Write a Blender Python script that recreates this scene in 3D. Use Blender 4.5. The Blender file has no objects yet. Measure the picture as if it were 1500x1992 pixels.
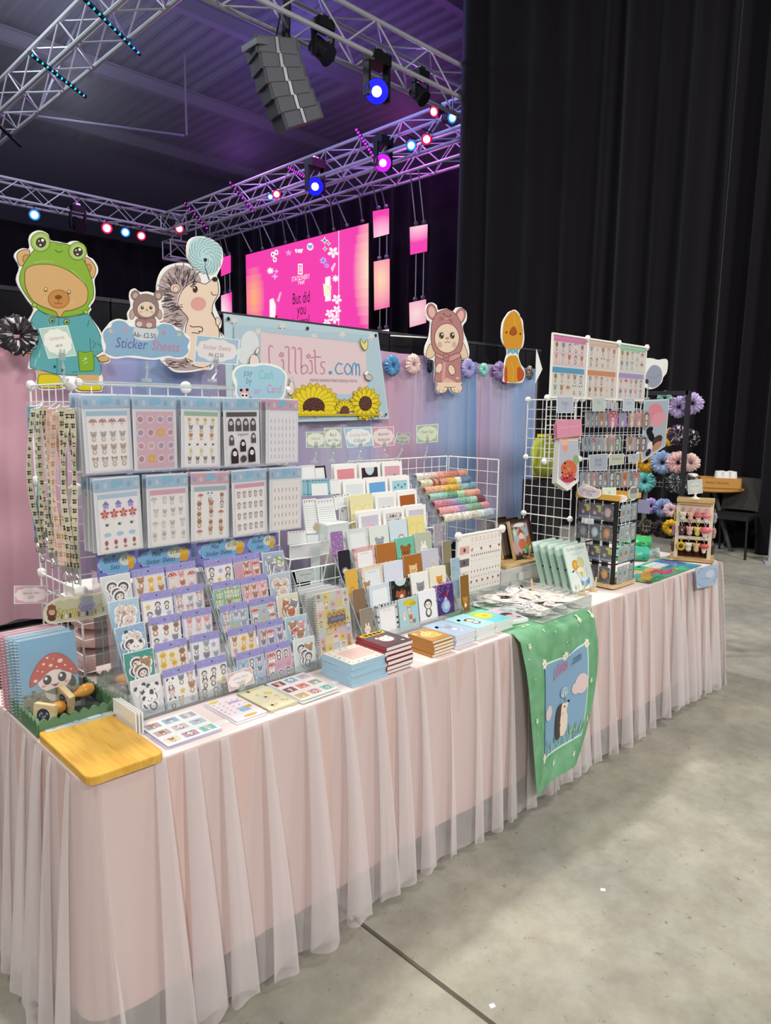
import bpy, math, random
from math import pi, sin, cos, radians
from mathutils import Vector, Matrix

random.seed(7)
SC = bpy.context.scene
COL = SC.collection

# ------------------------------------------------------------------ camera
F_PX, CX, CY = 1387.9, 750.0, 996.0
def _ray(px, py): return Vector((px - CX, -(py - CY), -F_PX))
AX = _ray(2180, 815).normalized()          # direction along the table front
AY = _ray(-624, 783).normalized()          # direction into the booth
AY = (AY - AX * AX.dot(AY)).normalized()
AZ = AX.cross(AY)
EYE = Vector((0, 0, 1.6))
cam_d = bpy.data.cameras.new('camera')
cam = bpy.data.objects.new('camera', cam_d); COL.objects.link(cam)
cam_d.sensor_fit = 'VERTICAL'; cam_d.sensor_height = 36.0; cam_d.lens = F_PX / 1992 * 36.0
cam_d.clip_start = 0.02; cam_d.clip_end = 200
_m = Matrix((AX, AY, AZ)).to_4x4(); _m.translation = EYE
cam.matrix_world = _m
SC.camera = cam
def P(px, py, x=None, y=None, z=None):
    """point of the photograph carried to the real plane x=, y= or z="""
    r = _ray(px, py); d = Vector((AX.dot(r), AY.dot(r), AZ.dot(r)))
    if z is not None: t = (z - EYE.z) / d.z
    elif x is not None: t = (x - EYE.x) / d.x
    else: t = (y - EYE.y) / d.y
    return EYE + d * t

# ------------------------------------------------------------------ render look
SC.view_settings.view_transform = 'Standard'
SC.view_settings.look = 'None'
SC.view_settings.gamma = 1.0
SC.view_settings.use_curve_mapping = False
SC.view_settings.exposure = 0.0
SC.cycles.use_denoising = True
SC.cycles.transparent_max_bounces = 24
SC.cycles.max_bounces = 7
SC.cycles.sample_clamp_indirect = 6.0

# ------------------------------------------------------------------ world and hall lamps
wd = bpy.data.worlds.new('hall_world'); SC.world = wd; wd.use_nodes = True
wd.node_tree.nodes['Background'].inputs[0].default_value = (0.55, 0.58, 0.75, 1)
wd.node_tree.nodes['Background'].inputs[1].default_value = 0.12
def area(name, loc, target, size, energy, col=(1, 1, 1), spread=None):
    l = bpy.data.lights.new(name, 'AREA'); l.size = size; l.energy = energy; l.color = col
    if spread: l.spread = spread
    o = bpy.data.objects.new(name, l); COL.objects.link(o); o.location = loc
    o.rotation_euler = (Vector(target) - Vector(loc)).to_track_quat('-Z', 'Y').to_euler()
    return o
def point(name, loc, energy, col, size=0.15):
    l = bpy.data.lights.new(name, 'POINT'); l.energy = energy; l.color = col; l.shadow_soft_size = size
    o = bpy.data.objects.new(name, l); COL.objects.link(o); o.location = loc
    return o
WARM = (1.0, 0.965, 0.90)
area('hall_lamp_light', (-4.5, -5.5, 6.4), (1.2, 2.0, 1.0), 1.2, 410, WARM)
area('hall_lamp_light', (2.5, -6.5, 6.8), (2.6, 2.0, 1.0), 1.2, 420, WARM)
area('hall_lamp_light', (1.6, 4.4, 7.4), (1.8, 1.6, 0), 0.45, 340, WARM)
area('hall_lamp_light', (6.4, -1.0, 7.0), (4.5, 1.4, 0), 0.9, 230, WARM)
area('hall_lamp_light', (-2.4, 3.4, 6.8), (0.6, 2.0, 0.7), 0.6, 200, WARM)
# stage wash thrown by the coloured fixtures
point('stage_wash', (7.4, 9.5, 7.4), 200, (0.22, 0.17, 1.0), 0.4)
point('stage_wash', (8.9, 13.5, 7.0), 110, (0.50, 0.15, 1.0), 0.4)
point('stage_wash', (9.9, 9.6, 6.7), 110, (0.85, 0.12, 0.9), 0.3)
point('stage_wash', (8.3, 8.0, 6.7), 40, (0.2, 0.3, 1.0), 0.2)
point('hall_lamp_light', (2.2, 10.5, 7.6), 430, (0.85, 0.93, 1.0), 0.4)
point('hall_lamp_light', (6.0, 15.0, 7.9), 150, (0.72, 0.78, 1.0), 0.5)

# ------------------------------------------------------------------ colours
def hx(s):
    s = s.lstrip('#')
    if len(s) == 3: s = ''.join(c * 2 for c in s)
    v = [int(s[i:i + 2], 16) / 255 for i in (0, 2, 4)]
    return tuple(c / 12.92 if c <= 0.04045 else ((c + 0.055) / 1.055) ** 2.4 for c in v)

# ------------------------------------------------------------------ materials
MATS = {}
def mat(name, col='#888888', rough=0.6, metal=0.0, spec=0.3, emit=None, estr=0.0, sheen=0.0):
    if name in MATS: return MATS[name]
    m = bpy.data.materials.new(name); m.use_nodes = True
    b = m.node_tree.nodes['Principled BSDF']
    b.inputs['Base Color'].default_value = (*hx(col), 1)
    b.inputs['Roughness'].default_value = rough
    b.inputs['Metallic'].default_value = metal
    b.inputs['Specular IOR Level'].default_value = spec
    if sheen: b.inputs['Sheen Weight'].default_value = sheen
    if emit:
        b.inputs['Emission Color'].default_value = (*hx(emit), 1)
        b.inputs['Emission Strength'].default_value = estr
    MATS[name] = m
    return m
def nodes_of(m): return m.node_tree.nodes, m.node_tree.links, m.node_tree.nodes['Principled BSDF']

def print_mat(name, rough, spec, coat=0.0):
    m = mat(name, '#ffffff', rough, 0, spec)
    n, l, b = nodes_of(m)
    a = n.new('ShaderNodeAttribute'); a.attribute_name = 'ink'
    l.new(a.outputs['Color'], b.inputs['Base Color'])
    if coat:
        b.inputs['Coat Weight'].default_value = coat; b.inputs['Coat Roughness'].default_value = 0.12
    return m
PRINT = print_mat('printed_paper', 0.55, 0.25)
GLOSS = print_mat('laminated_print', 0.35, 0.35, 0.25)
CLOTHP = print_mat('printed_cloth', 0.85, 0.1)

def clear_mat(name, tint='#ffffff', refl=0.12, rough=0.08, haze=0.0, hazecol='#ffffff'):
    """clear plastic: transparent body, surface reflection, optional milky haze"""
    m = bpy.data.materials.new(name); m.use_nodes = True
    n, l = m.node_tree.nodes, m.node_tree.links; n.clear()
    o = n.new('ShaderNodeOutputMaterial'); t = n.new('ShaderNodeBsdfTransparent'); g = n.new('ShaderNodeBsdfGlossy')
    t.inputs[0].default_value = (*hx(tint), 1); g.inputs[0].default_value = (1, 1, 1, 1); g.inputs['Roughness'].default_value = rough
    fr = n.new('ShaderNodeFresnel'); fr.inputs[0].default_value = 1.45
    mm = n.new('ShaderNodeMath'); mm.operation = 'MULTIPLY_ADD'; mm.inputs[1].default_value = 0.55; mm.inputs[2].default_value = refl * 0.25
    l.new(fr.outputs[0], mm.inputs[0])
    mx = n.new('ShaderNodeMixShader'); l.new(mm.outputs[0], mx.inputs[0]); l.new(t.outputs[0], mx.inputs[1]); l.new(g.outputs[0], mx.inputs[2])
    last = mx
    if haze:
        d = n.new('ShaderNodeBsdfDiffuse'); d.inputs[0].default_value = (*hx(hazecol), 1)
        m2 = n.new('ShaderNodeMixShader'); m2.inputs[0].default_value = haze
        l.new(mx.outputs[0], m2.inputs[1]); l.new(d.outputs[0], m2.inputs[2]); last = m2
    l.new(last.outputs[0], o.inputs[0])
    MATS[name] = m
    return m
ACRYLIC = clear_mat('clear_acrylic', '#f6fafa', 0.25, 0.04, 0.05, '#e6eef0')
SLEEVE = clear_mat('clear_sleeve', '#fdfdff', 0.12, 0.12, 0.07, '#f2f4fb')
FROST = clear_mat('frosted_plastic', '#f2f4f6', 0.2, 0.3, 0.6, '#eceeea')
CLIPM = clear_mat('clip_plastic', '#f0f6f6', 0.5, 0.08, 0.25, '#eef4f4')

WIRE = mat('white_wire', '#eef0f0', 0.35, 0, 0.5)
WPLAS = mat('white_plastic', '#f0efea', 0.45, 0, 0.4)
WHITE = mat('white_paper', '#f2f1ee', 0.6, 0, 0.2)
BLACKM = mat('black_metal', '#141416', 0.4, 0, 0.5)
CHROME = mat('chrome', '#d8d8d8', 0.2, 1.0)
GOLD = mat('gold_clasp', '#d9b75c', 0.3, 1.0)
GREYM = mat('grey_metal', '#8b8d92', 0.4, 0.6)

def wood_mat(name, c1, c2, scale=(3, 30, 30), rough=0.5, knots=False):
    m = mat(name, c1, rough, 0, 0.3); n, l, b = nodes_of(m)
    tc = n.new('ShaderNodeTexCoord'); mp = n.new('ShaderNodeMapping'); mp.inputs['Scale'].default_value = scale
    nz = n.new('ShaderNodeTexNoise'); nz.inputs['Scale'].default_value = 4.0; nz.inputs['Detail'].default_value = 6
    cr = n.new('ShaderNodeValToRGB'); cr.color_ramp.elements[0].color = (*hx(c2), 1); cr.color_ramp.elements[1].color = (*hx(c1), 1)
    cr.color_ramp.elements[0].position = 0.3; cr.color_ramp.elements[1].position = 0.6
    l.new(tc.outputs['Object'], mp.inputs[0]); l.new(mp.outputs[0], nz.inputs[0]); l.new(nz.outputs[0], cr.inputs[0]); l.new(cr.outputs[0], b.inputs['Base Color'])
    return m
WOOD = wood_mat('pine_wood', '#d3b483', '#b8935d')
LWOOD = wood_mat('beech_wood', '#dcc39a', '#c8a878')
OWOOD = wood_mat('varnished_handle', '#d29a49', '#b97c2f', (8, 8, 3), 0.25)
DWOOD = wood_mat('dark_frame_wood', '#4a3026', '#2e1c16')

def fabric(name, col, rough=0.85, bump=0.0):
    return mat(name, col, rough, 0, 0.1, sheen=0.2)

# ------------------------------------------------------------------ mesh builder
class MB:
    def __init__(s): s.v = []; s.f = []; s.c = []; s.m = []
    def face(s, pts, col=None, m=0):
        i = len(s.v); s.v.extend([tuple(p) for p in pts]); s.f.append(tuple(range(i, i + len(pts)))); s.c.append(col); s.m.append(m)
    def mesh(s, vs, fs, col=None, m=0):
        i = len(s.v); s.v.extend([tuple(p) for p in vs])
        for f in fs: s.f.append(tuple(k + i for k in f)); s.c.append(col); s.m.append(m)
    def box(s, c, d, col=None, m=0, rot=None):
        x, y, z = d[0] / 2, d[1] / 2, d[2] / 2
        vs = [Vector((a * x, b * y, e * z)) for a in (-1, 1) for b in (-1, 1) for e in (-1, 1)]
        if rot: vs = [rot @ v for v in vs]
        c = Vector(c); s.mesh([v + c for v in vs], [(0, 1, 3, 2), (4, 6, 7, 5), (0, 4, 5, 1), (2, 3, 7, 6), (0, 2, 6, 4), (1, 5, 7, 3)], col, m)
    def bx(s, x0, x1, y0, y1, z0, z1, col=None, m=0): s.box(((x0 + x1) / 2, (y0 + y1) / 2, (z0 + z1) / 2), (x1 - x0, y1 - y0, z1 - z0), col, m)
    def rod(s, a, b, r, n=6, col=None, m=0, r2=None, cap=True):
        a, b = Vector(a), Vector(b); d = b - a
        if d.length < 1e-7: return
        d.normalize(); u = d.orthogonal().normalized(); w = d.cross(u); r2 = r if r2 is None else r2
        vs = [a + (u * cos(2 * pi * k / n) + w * sin(2 * pi * k / n)) * r for k in range(n)] + [b + (u * cos(2 * pi * k / n) + w * sin(2 * pi * k / n)) * r2 for k in range(n)]
        fs = [(k, (k + 1) % n, n + (k + 1) % n, n + k) for k in range(n)]
        if cap: fs += [tuple(range(n - 1, -1, -1)), tuple(range(n, 2 * n))]
        s.mesh(vs, fs, col, m)
    def tube(s, pts, r, n=6, col=None, m=0, closed=False, flat=None):
        pts = [Vector(p) for p in pts]; N = len(pts); vs = []; u = None
        for i, p in enumerate(pts):
            a = pts[(i - 1) % N] if (closed or i > 0) else pts[i]; b = pts[(i + 1) % N] if (closed or i < N - 1) else pts[i]
            d = (b - a).normalized() if (b - a).length > 1e-9 else Vector((0, 0, 1))
            u = d.orthogonal().normalized() if u is None else (u - d * u.dot(d))
            u = u.normalized() if u.length > 1e-6 else d.orthogonal().normalized()
            w = d.cross(u); rr = r[i] if isinstance(r, (list, tuple)) else r
            for k in range(n): vs.append(p + (u * cos(2 * pi * k / n) + w * sin(2 * pi * k / n)) * rr)
        fs = []
        for i in range(N if closed else N - 1):
            for k in range(n):
                j = (i + 1) % N; fs.append((i * n + k, i * n + (k + 1) % n, j * n + (k + 1) % n, j * n + k))
        if not closed: fs += [tuple(range(n - 1, -1, -1)), tuple(range((N - 1) * n, N * n))]
        s.mesh(vs, fs, col, m)
    def lathe(s, prof, n=16, c=(0, 0, 0), col=None, m=0, rot=None):
        c = Vector(c); vs = []
        for r, z in prof:
            for k in range(n):
                v = Vector((r * cos(2 * pi * k / n), r * sin(2 * pi * k / n), z))
                vs.append((rot @ v if rot else v) + c)
        fs = [(i * n + k, i * n + (k + 1) % n, (i + 1) * n + (k + 1) % n, (i + 1) * n + k) for i in range(len(prof) - 1) for k in range(n)]
        fs += [tuple(range(n - 1, -1, -1)), tuple(range((len(prof) - 1) * n, len(prof) * n))]
        s.mesh(vs, fs, col, m)
    def ball(s, c, r, n=10, col=None, m=0, sc=(1, 1, 1)):
        k = max(4, n // 2); c = Vector(c); vs = []; 
        for i in range(k + 1):
            t = pi * i / k
            for j in range(n): vs.append(c + Vector((r * sc[0] * sin(t) * cos(2 * pi * j / n), r * sc[1] * sin(t) * sin(2 * pi * j / n), r * sc[2] * cos(t))))
        fs = [(i * n + j, i * n + (j + 1) % n, (i + 1) * n + (j + 1) % n, (i + 1) * n + j) for i in range(k) for j in range(n)]
        s.mesh(vs, fs, col, m)
    def prism(s, out, y0, y1, col=None, m=0):
        """outline in x,z carried from y0 to y1"""
        n = len(out); vs = [(p[0], y0, p[1]) for p in out] + [(p[0], y1, p[1]) for p in out]
        s.mesh(vs, [tuple(range(n)), tuple(range(2 * n - 1, n - 1, -1))] + [(k, n + k, n + (k + 1) % n, (k + 1) % n) for k in range(n)], col, m)
    def slab(s, out, z0, z1, col=None, m=0):
        n = len(out); vs = [(p[0], p[1], z0) for p in out] + [(p[0], p[1], z1) for p in out]
        s.mesh(vs, [tuple(range(n - 1, -1, -1)), tuple(range(n, 2 * n))] + [(k, (k + 1) % n, n + (k + 1) % n, n + k) for k in range(n)], col, m)
    def grid(s, fn, nu, nv, col=None, m=0):
        vs = [fn(i / nu, j / nv) for j in range(nv + 1) for i in range(nu + 1)]
        s.mesh(vs, [(j * (nu + 1) + i, j * (nu + 1) + i + 1, (j + 1) * (nu + 1) + i + 1, (j + 1) * (nu + 1) + i) for j in range(nv) for i in range(nu)], col, m)
    def add(s, o, mtx=None):
        i = len(s.v); s.v.extend([tuple(mtx @ Vector(p)) for p in o.v] if mtx else o.v)
        s.f.extend([tuple(k + i for k in f) for f in o.f]); s.c.extend(o.c); s.m.extend(o.m)
    def data(s, name, mats, smooth=False):
        me = bpy.data.meshes.new(name); me.from_pydata(s.v, [], s.f)
        if not isinstance(mats, (list, tuple)): mats = [mats]
        for m in mats: me.materials.append(m)
        if any(s.m): me.polygons.foreach_set('material_index', s.m)
        if any(c is not None for c in s.c):
            at = me.color_attributes.new('ink', 'FLOAT_COLOR', 'CORNER'); buf = []
            for f, c in zip(s.f, s.c):
                c4 = (*(hx(c) if isinstance(c, str) else (c or (1, 1, 1))), 1.0); buf.extend(c4 * len(f))
            at.data.foreach_set('color', buf)
        if smooth: me.polygons.foreach_set('use_smooth', [True] * len(s.f))
        me.update()
        return me

# ------------------------------------------------------------------ scene objects
def _tag(o, label, cat, group, kind):
    if label: o['label'] = label
    if cat: o['category'] = cat
    if group: o['group'] = group
    if kind: o['kind'] = kind
def E(name, label, cat, loc=(0, 0, 0), rot=(0, 0, 0), group=None, kind=None):
    o = bpy.data.objects.new(name, None); COL.objects.link(o); o.location = loc; o.rotation_euler = rot; o.empty_display_size = 0.05
    _tag(o, label, cat, group, kind); return o
def M(name, mb, mats, parent=None, label=None, cat=None, group=None, kind=None, loc=(0, 0, 0), rot=(0, 0, 0), smooth=False):
    me = mb if isinstance(mb, bpy.types.Mesh) else mb.data(name, mats, smooth)
    o = bpy.data.objects.new(name, me); COL.objects.link(o); o.location = loc; o.rotation_euler = rot
    if parent: o.parent = parent
    _tag(o, label, cat, group, kind); return o
def dup(root, loc=None, rot=None, label=None, group=None, parent=None):
    c = root.copy(); COL.objects.link(c)
    if parent: c.parent = parent
    if loc is not None: c.location = loc
    if rot is not None: c.rotation_euler = rot
    if label: c['label'] = label
    if group: c['group'] = group
    for ch in list(root.children): dup(ch, parent=c)
    return c

# ------------------------------------------------------------------ flat print
_txt = {}
def text_polys(s):
    if s in _txt: return _txt[s]
    cu = bpy.data.curves.new('txt', 'FONT'); cu.body = s; cu.size = 1.0; cu.resolution_u = 2; cu.align_x = 'CENTER'
    o = bpy.data.objects.new('txt', cu); COL.objects.link(o)
    me = o.to_mesh(); vs = [(v.co.x, v.co.y) for v in me.vertices]; fs = [tuple(p.vertices) for p in me.polygons]
    o.to_mesh_clear(); bpy.data.objects.remove(o); bpy.data.curves.remove(cu)
    _txt[s] = (vs, fs); return _txt[s]
def spline(pts, k=4, closed=False):
    n = len(pts); out = []
    rng = range(n) if closed else range(n - 1)
    for i in rng:
        p0 = pts[(i - 1) % n] if (closed or i > 0) else pts[0]; p1 = pts[i]; p2 = pts[(i + 1) % n]; p3 = pts[(i + 2) % n] if (closed or i + 2 < n) else pts[-1]
        for j in range(k):
            t = j / k; t2 = t * t; t3 = t2 * t
            out.append(tuple(0.5 * (2 * p1[a] + (p2[a] - p0[a]) * t + (2 * p0[a] - 5 * p1[a] + 4 * p2[a] - p3[a]) * t2 + (3 * p1[a] - p0[a] - 3 * p2[a] + p3[a]) * t3) for a in (0, 1)))
    if not closed: out.append(tuple(pts[-1]))
    return out
INK = '#4a3a33'
class Art:
    """draws flat print in (u, v); every call lies a hair above the one before"""
    def __init__(s, fn=None, y=0.0, eps=0.00005, mb=None, h=0.0):
        s.mb = mb or MB(); s.fn = fn or (lambda u, v: (u, v)); s.y = y; s.h = h; s.eps = eps
    def up(s): s.h += s.eps
    def pt(s, p):
        x, z = s.fn(p[0], p[1]); return (x, s.y - s.h, z)
    def poly(s, pts, col): s.up(); s.mb.face([s.pt(p) for p in pts], col)
    def blob(s, pts, col, k=4, ln=None, w=0): 
        q = spline(pts, k, True); s.poly(q, col)
        if ln: s.stroke(q, w, ln, closed=True)
    def rect(s, x0, y0, x1, y1, col): s.poly([(x0, y0), (x1, y0), (x1, y1), (x0, y1)], col)
    def rrect(s, x0, y0, x1, y1, r, col, n=3):
        pts = []
        for cx, cy, a in ((x1 - r, y1 - r, 0), (x0 + r, y1 - r, pi / 2), (x0 + r, y0 + r, pi), (x1 - r, y0 + r, 1.5 * pi)):
            pts += [(cx + r * cos(a + pi / 2 * k / n), cy + r * sin(a + pi / 2 * k / n)) for k in range(n + 1)]
        s.poly(pts, col)
    def ell(s, cx, cy, rx, ry, col, rot=0, n=12, ln=None, w=0, a0=0, a1=2 * pi):
        def pts(ax, ay):
            m = n + (0 if a1 - a0 > 6.28 else 1)
            return [(cx + ax * cos(t) * cos(rot) - ay * sin(t) * sin(rot), cy + ax * cos(t) * sin(rot) + ay * sin(t) * cos(rot)) for t in (a0 + (a1 - a0) * k / n for k in range(m))]
        if ln: s.poly(pts(rx + w, ry + w), ln)
        s.poly(pts(rx, ry), col)
    def stroke(s, pts, w, col, closed=False, k=0):
        if k: pts = spline(pts, k, closed)
        s.up(); n = len(pts); L = []; R = []
        for i in range(n):
            a = pts[(i - 1) % n] if (closed or i) else pts[i]; b = pts[(i + 1) % n] if (closed or i < n - 1) else pts[i]
            dx, dy = b[0] - a[0], b[1] - a[1]; q = math.hypot(dx, dy) or 1; nx, ny = -dy / q * w / 2, dx / q * w / 2
            L.append((pts[i][0] + nx, pts[i][1] + ny)); R.append((pts[i][0] - nx, pts[i][1] - ny))
        vs = [s.pt(p) for p in L] + [s.pt(p) for p in R]
        s.mb.mesh(vs, [(i, (i + 1) % n, n + (i + 1) % n, n + i) for i in range(n if closed else n - 1)], col)
    def lines(s, segs, w, col):
        h = s.h
        for g in segs: s.h = h; s.stroke(g, w, col)
    def text(s, t, x, y, size, col, shear=0.0, rot=0.0, sx=1.0, flip=False):
        s.up(); vs, fs = text_polys(t); out = []
        for (u, v) in vs:
            a = (u + v * shear) * size * sx; b = v * size * (-1 if flip else 1)
            out.append(s.pt((x + a * cos(rot) - b * sin(rot), y + a * sin(rot) + b * cos(rot))))
        s.mb.mesh(out, fs, col)
    def star(s, x, y, r, col, n=5, q=0.45, rot=pi / 2):
        s.poly([(x + (r if k % 2 == 0 else r * q) * cos(rot + pi * k / n), y + (r if k % 2 == 0 else r * q) * sin(rot + pi * k / n)) for k in range(2 * n)], col)
    def heart(s, x, y, r, col):
        s.poly([(x + r * 16 * sin(t) ** 3 / 17, y + r * (13 * cos(t) - 5 * cos(2 * t) - 2 * cos(3 * t) - cos(4 * t)) / 17) for t in (2 * pi * k / 14 for k in range(14))], col)
    def flower(s, x, y, r, col, cc='#f0c040', n=5, ln=None):
        h = s.h
        for k in range(n):
            s.h = h; a = 2 * pi * k / n + 0.3
            s.ell(x + r * 0.6 * cos(a), y + r * 0.6 * sin(a), r * 0.42, r * 0.3, col, a, 7)
        s.h = h + s.eps; s.ell(x, y, r * 0.28, r * 0.28, cc, n=7)
    def cloud(s, x, y, w, h, col, n=11, ln=None, lw=0, ph=0.0):
        """scalloped cloud outline"""
        def pts(g):
            out = []
            for k in range(n):
                a = 2 * pi * k / n + ph
                cx, cy = x + w / 2 * 0.82 * cos(a), y + h / 2 * 0.78 * sin(a); rr = (min(w, h) * 0.17 + g)
                for j in range(-2, 3):
                    t = a + j * 0.42; out.append((cx + (rr + (w - h) * 0.02) * cos(t), cy + rr * sin(t)))
            return out
        if ln: s.poly(pts(lw), ln)
        s.poly(pts(0), col)
    def scribble(s, x, y, w, hgt, col, lw):
        """one line of small handwriting"""
        n = max(4, int(w / hgt * 1.5)); pts = []
        for k in range(n * 2 + 1): pts.append((x - w / 2 + w * k / (n * 2), y + (hgt * (0.2 + 0.3 * random.random()) if k % 2 else -hgt * (0.2 + 0.3 * random.random()))))
        s.stroke(pts, lw, col)

def critter(a, x, y, s, kind='bear', c=None, border=None, n=9):
    """a small sticker animal about s tall"""
    base = {'bear': '#b98a5e', 'bunny': '#e6d3c4', 'panda': '#f4f2ee', 'penguin': '#4b5058', 'fox': '#c9743a', 'cat': '#8f8f98', 'hedge': '#5a4a48', 'duck': '#e8bf3c',
            'deer': '#a8764e', 'mush': '#c8504a', 'girl': '#3a2c34', 'pig': '#e3a6a6', 'frog': '#8db765', 'elephant': '#a9aeb8', 'mouse': '#b89a98'}
    c = c or base.get(kind, '#b98a5e'); h0 = a.h
    if border: 
        a.ell(x, y - 0.2 * s, 0.34 * s, 0.34 * s, border, n=n); a.h = h0; a.ell(x, y + 0.2 * s, 0.40 * s, 0.36 * s, border, n=n)
    h1 = a.h
    light = '#f3e6d6'
    if kind == 'mush':
        a.ell(x, y - 0.12 * s, 0.17 * s, 0.34 * s, light, n=n); a.ell(x, y + 0.12 * s, 0.42 * s, 0.36 * s, c, n=n, a0=0, a1=pi)
        h = a.h
        for dx, dy in ((-.2, .22), (.05, .36), (.22, .2)): a.h = h; a.ell(x + dx * s, y + dy * s, .06 * s, .05 * s, '#fff5f0', n=6)
    else:
        if kind in ('bunny',):
            for q in (-1, 1): a.h = h1; a.ell(x + q * .12 * s, y + .48 * s, .07 * s, .2 * s, c, -q * .2, n)
        elif kind in ('fox', 'cat'):
            for q in (-1, 1): a.h = h1; a.poly([(x + q * .3 * s, y + .52 * s), (x + q * .04 * s, y + .4 * s), (x + q * .28 * s, y + .2 * s)], c)
        elif kind == 'deer':
            for q in (-1, 1): a.h = h1; a.stroke([(x + q * .08 * s, y + .4 * s), (x + q * .16 * s, y + .55 * s), (x + q * .26 * s, y + .6 * s)], .04 * s, '#6a4a34')
        elif kind not in ('penguin', 'duck', 'girl', 'hedge'):
            for q in (-1, 1): a.h = h1; a.ell(x + q * .23 * s, y + .42 * s, .12 * s, .12 * s, '#3c3a3c' if kind == 'panda' else c, n=n)
        a.h = h1 + a.eps
        a.ell(x, y - .24 * s, .23 * s, .25 * s, '#47454a' if kind == 'panda' else c, n=n); a.ell(x, y - .22 * s, .14 * s, .17 * s, light, n=n)
        a.h = h1 + 2 * a.eps
        a.ell(x, y + .2 * s, .3 * s, .26 * s, c, n=n)
        if kind in ('penguin', 'girl', 'hedge', 'mouse', 'frog'): a.ell(x, y + .15 * s, .21 * s, .18 * s, '#f6e7da', n=n)
    h = a.h
    for q in (-1, 1): a.h = h; a.ell(x + q * .1 * s, y + (.17 if kind != 'mush' else -.02) * s, .035 * s, .045 * s, '#2e2628', n=6)
    a.h = h; a.ell(x, y + (.09 if kind != 'mush' else -.1) * s, .035 * s, .025 * s, '#d08a3a' if kind in ('penguin', 'duck') else '#5a3f3a', n=5)
KINDS = ['bear', 'bunny', 'panda', 'penguin', 'fox', 'cat', 'deer', 'mush', 'girl', 'pig', 'elephant', 'mouse']

def loc2(v, dx=0, dy=0, dz=0): return (v.x + dx, v.y + dy, v.z + dz)
TZ = 0.755          # table cloth surface

# ================================================================== floor, ceiling, walls
def concrete():
    m = mat('concrete', '#a3a095', 0.75, 0, 0.25); n, l, b = nodes_of(m)
    tc = n.new('ShaderNodeTexCoord')
    def noise(sc, det, ro=0.55):
        z = n.new('ShaderNodeTexNoise'); z.inputs['Scale'].default_value = sc; z.inputs['Detail'].default_value = det; z.inputs['Roughness'].default_value = ro
        l.new(tc.outputs['Object'], z.inputs[0]); return z
    def ramp(src, p0, c0, p1, c1):
        r = n.new('ShaderNodeValToRGB'); r.color_ramp.elements[0].position = p0; r.color_ramp.elements[0].color = (*hx(c0), 1)
        r.color_ramp.elements[1].position = p1; r.color_ramp.elements[1].color = (*hx(c1), 1); l.new(src.outputs[0], r.inputs[0]); return r
    a = ramp(noise(1.3, 5), 0.32, '#94938b', 0.68, '#b3afa2')
    c = ramp(noise(7, 9, 0.7), 0.35, '#d9d6cf', 0.62, '#ffffff')
    d = ramp(noise(26, 4, 0.7), 0.27, '#8a857c', 0.38, '#ffffff')
    g = ramp(noise(0.8, 3), 0.45, '#ffffff', 0.75, '#e9eae0')
    last = a
    for k in (c, d, g):
        mx = n.new('ShaderNodeMix'); mx.data_type = 'RGBA'; mx.blend_type = 'MULTIPLY'; mx.inputs[0].default_value = 0.75
        l.new(last.outputs[0] if last is a else last.outputs[2], mx.inputs[6]); l.new(k.outputs[0], mx.inputs[7]); last = mx
    l.new(last.outputs[2], b.inputs['Base Color'])
    bp = n.new('ShaderNodeBump'); bp.inputs['Strength'].default_value = 0.12; bp.inputs['Distance'].default_value = 0.01
    l.new(noise(40, 8).outputs[0], bp.inputs['Height']); l.new(bp.outputs[0], b.inputs['Normal'])
    return m
CONC = concrete()
mb = MB(); mb.bx(-9, 15, -8, 23, -0.12, -0.012)
floor = M('floor', mb, mat('joint_filler', '#6b5f55', 0.9), label='grey concrete hall floor with dark slab joints', kind='structure')
xs = [-9, -4.36, 1.386, 7.13, 15]; ys = [-8, 23]
for i in range(4):
    mb = MB(); mb.bx(xs[i] + 0.008, xs[i + 1] - 0.008, -8, 23, -0.1, 0.0)
    M('slab', mb, CONC, parent=floor)
for px, py in ((955, 1963), (1168, 1733), (677, 1784)):
    p = P(px, py, z=0.0); mb = MB(); mb.slab([(0, 0), (0.016, -0.004), (0.02, 0.008), (0.006, 0.012)], 0, 0.0012, '#fbfaf5')
    M('paper_scrap', mb, PRINT, label='tiny white scrap of paper lying on the concrete floor', cat='scrap', group='paper scraps on the floor', loc=(p.x, p.y, 0.0003), rot=(0, 0, px))

# ceiling of ribbed sheet on purlins and rafters
CEIL = mat('ceiling_sheet', '#4b4d58', 0.8, 0, 0.2)
mb = MB()
n = 240
prof = []
for k in range(n + 1):
    x = -6 + 21 * k / n; prof.append((x, 9.5 + (0.05 if k % 4 in (1, 2) else 0.0)))
vs = [(x, -6, z) for x, z in prof] + [(x, 23, z) for x, z in prof]
mb.mesh(vs, [(k, k + 1, n + 2 + k, n + 1 + k) for k in range(n)])
mb.bx(-6, 15, -6, 23, 9.62, 9.7)
ceiling = M('ceiling', mb, CEIL, label='dark ribbed sheet ceiling of the hall', kind='structure')
BEAM = mat('beam_paint', '#50525d', 0.7, 0.0)
for k, y in enumerate((9.5, 13.2, 16.9, 20.6)):
    mb = MB(); mb.bx(-6, 15, y - 0.09, y + 0.09, 9.28, 9.31); mb.bx(-6, 15, y - 0.09, y + 0.09, 9.0, 9.03); mb.bx(-6, 15, y - 0.02, y + 0.02, 9.02, 9.29)
    M('rafter', mb, BEAM, parent=ceiling)
for x in (4.6, 7.2, 9.8, 12.4):
    mb = MB(); mb.bx(x - 0.06, x + 0.06, -6, 23, 9.32, 9.48); M('purlin', mb, BEAM, parent=ceiling)
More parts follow.
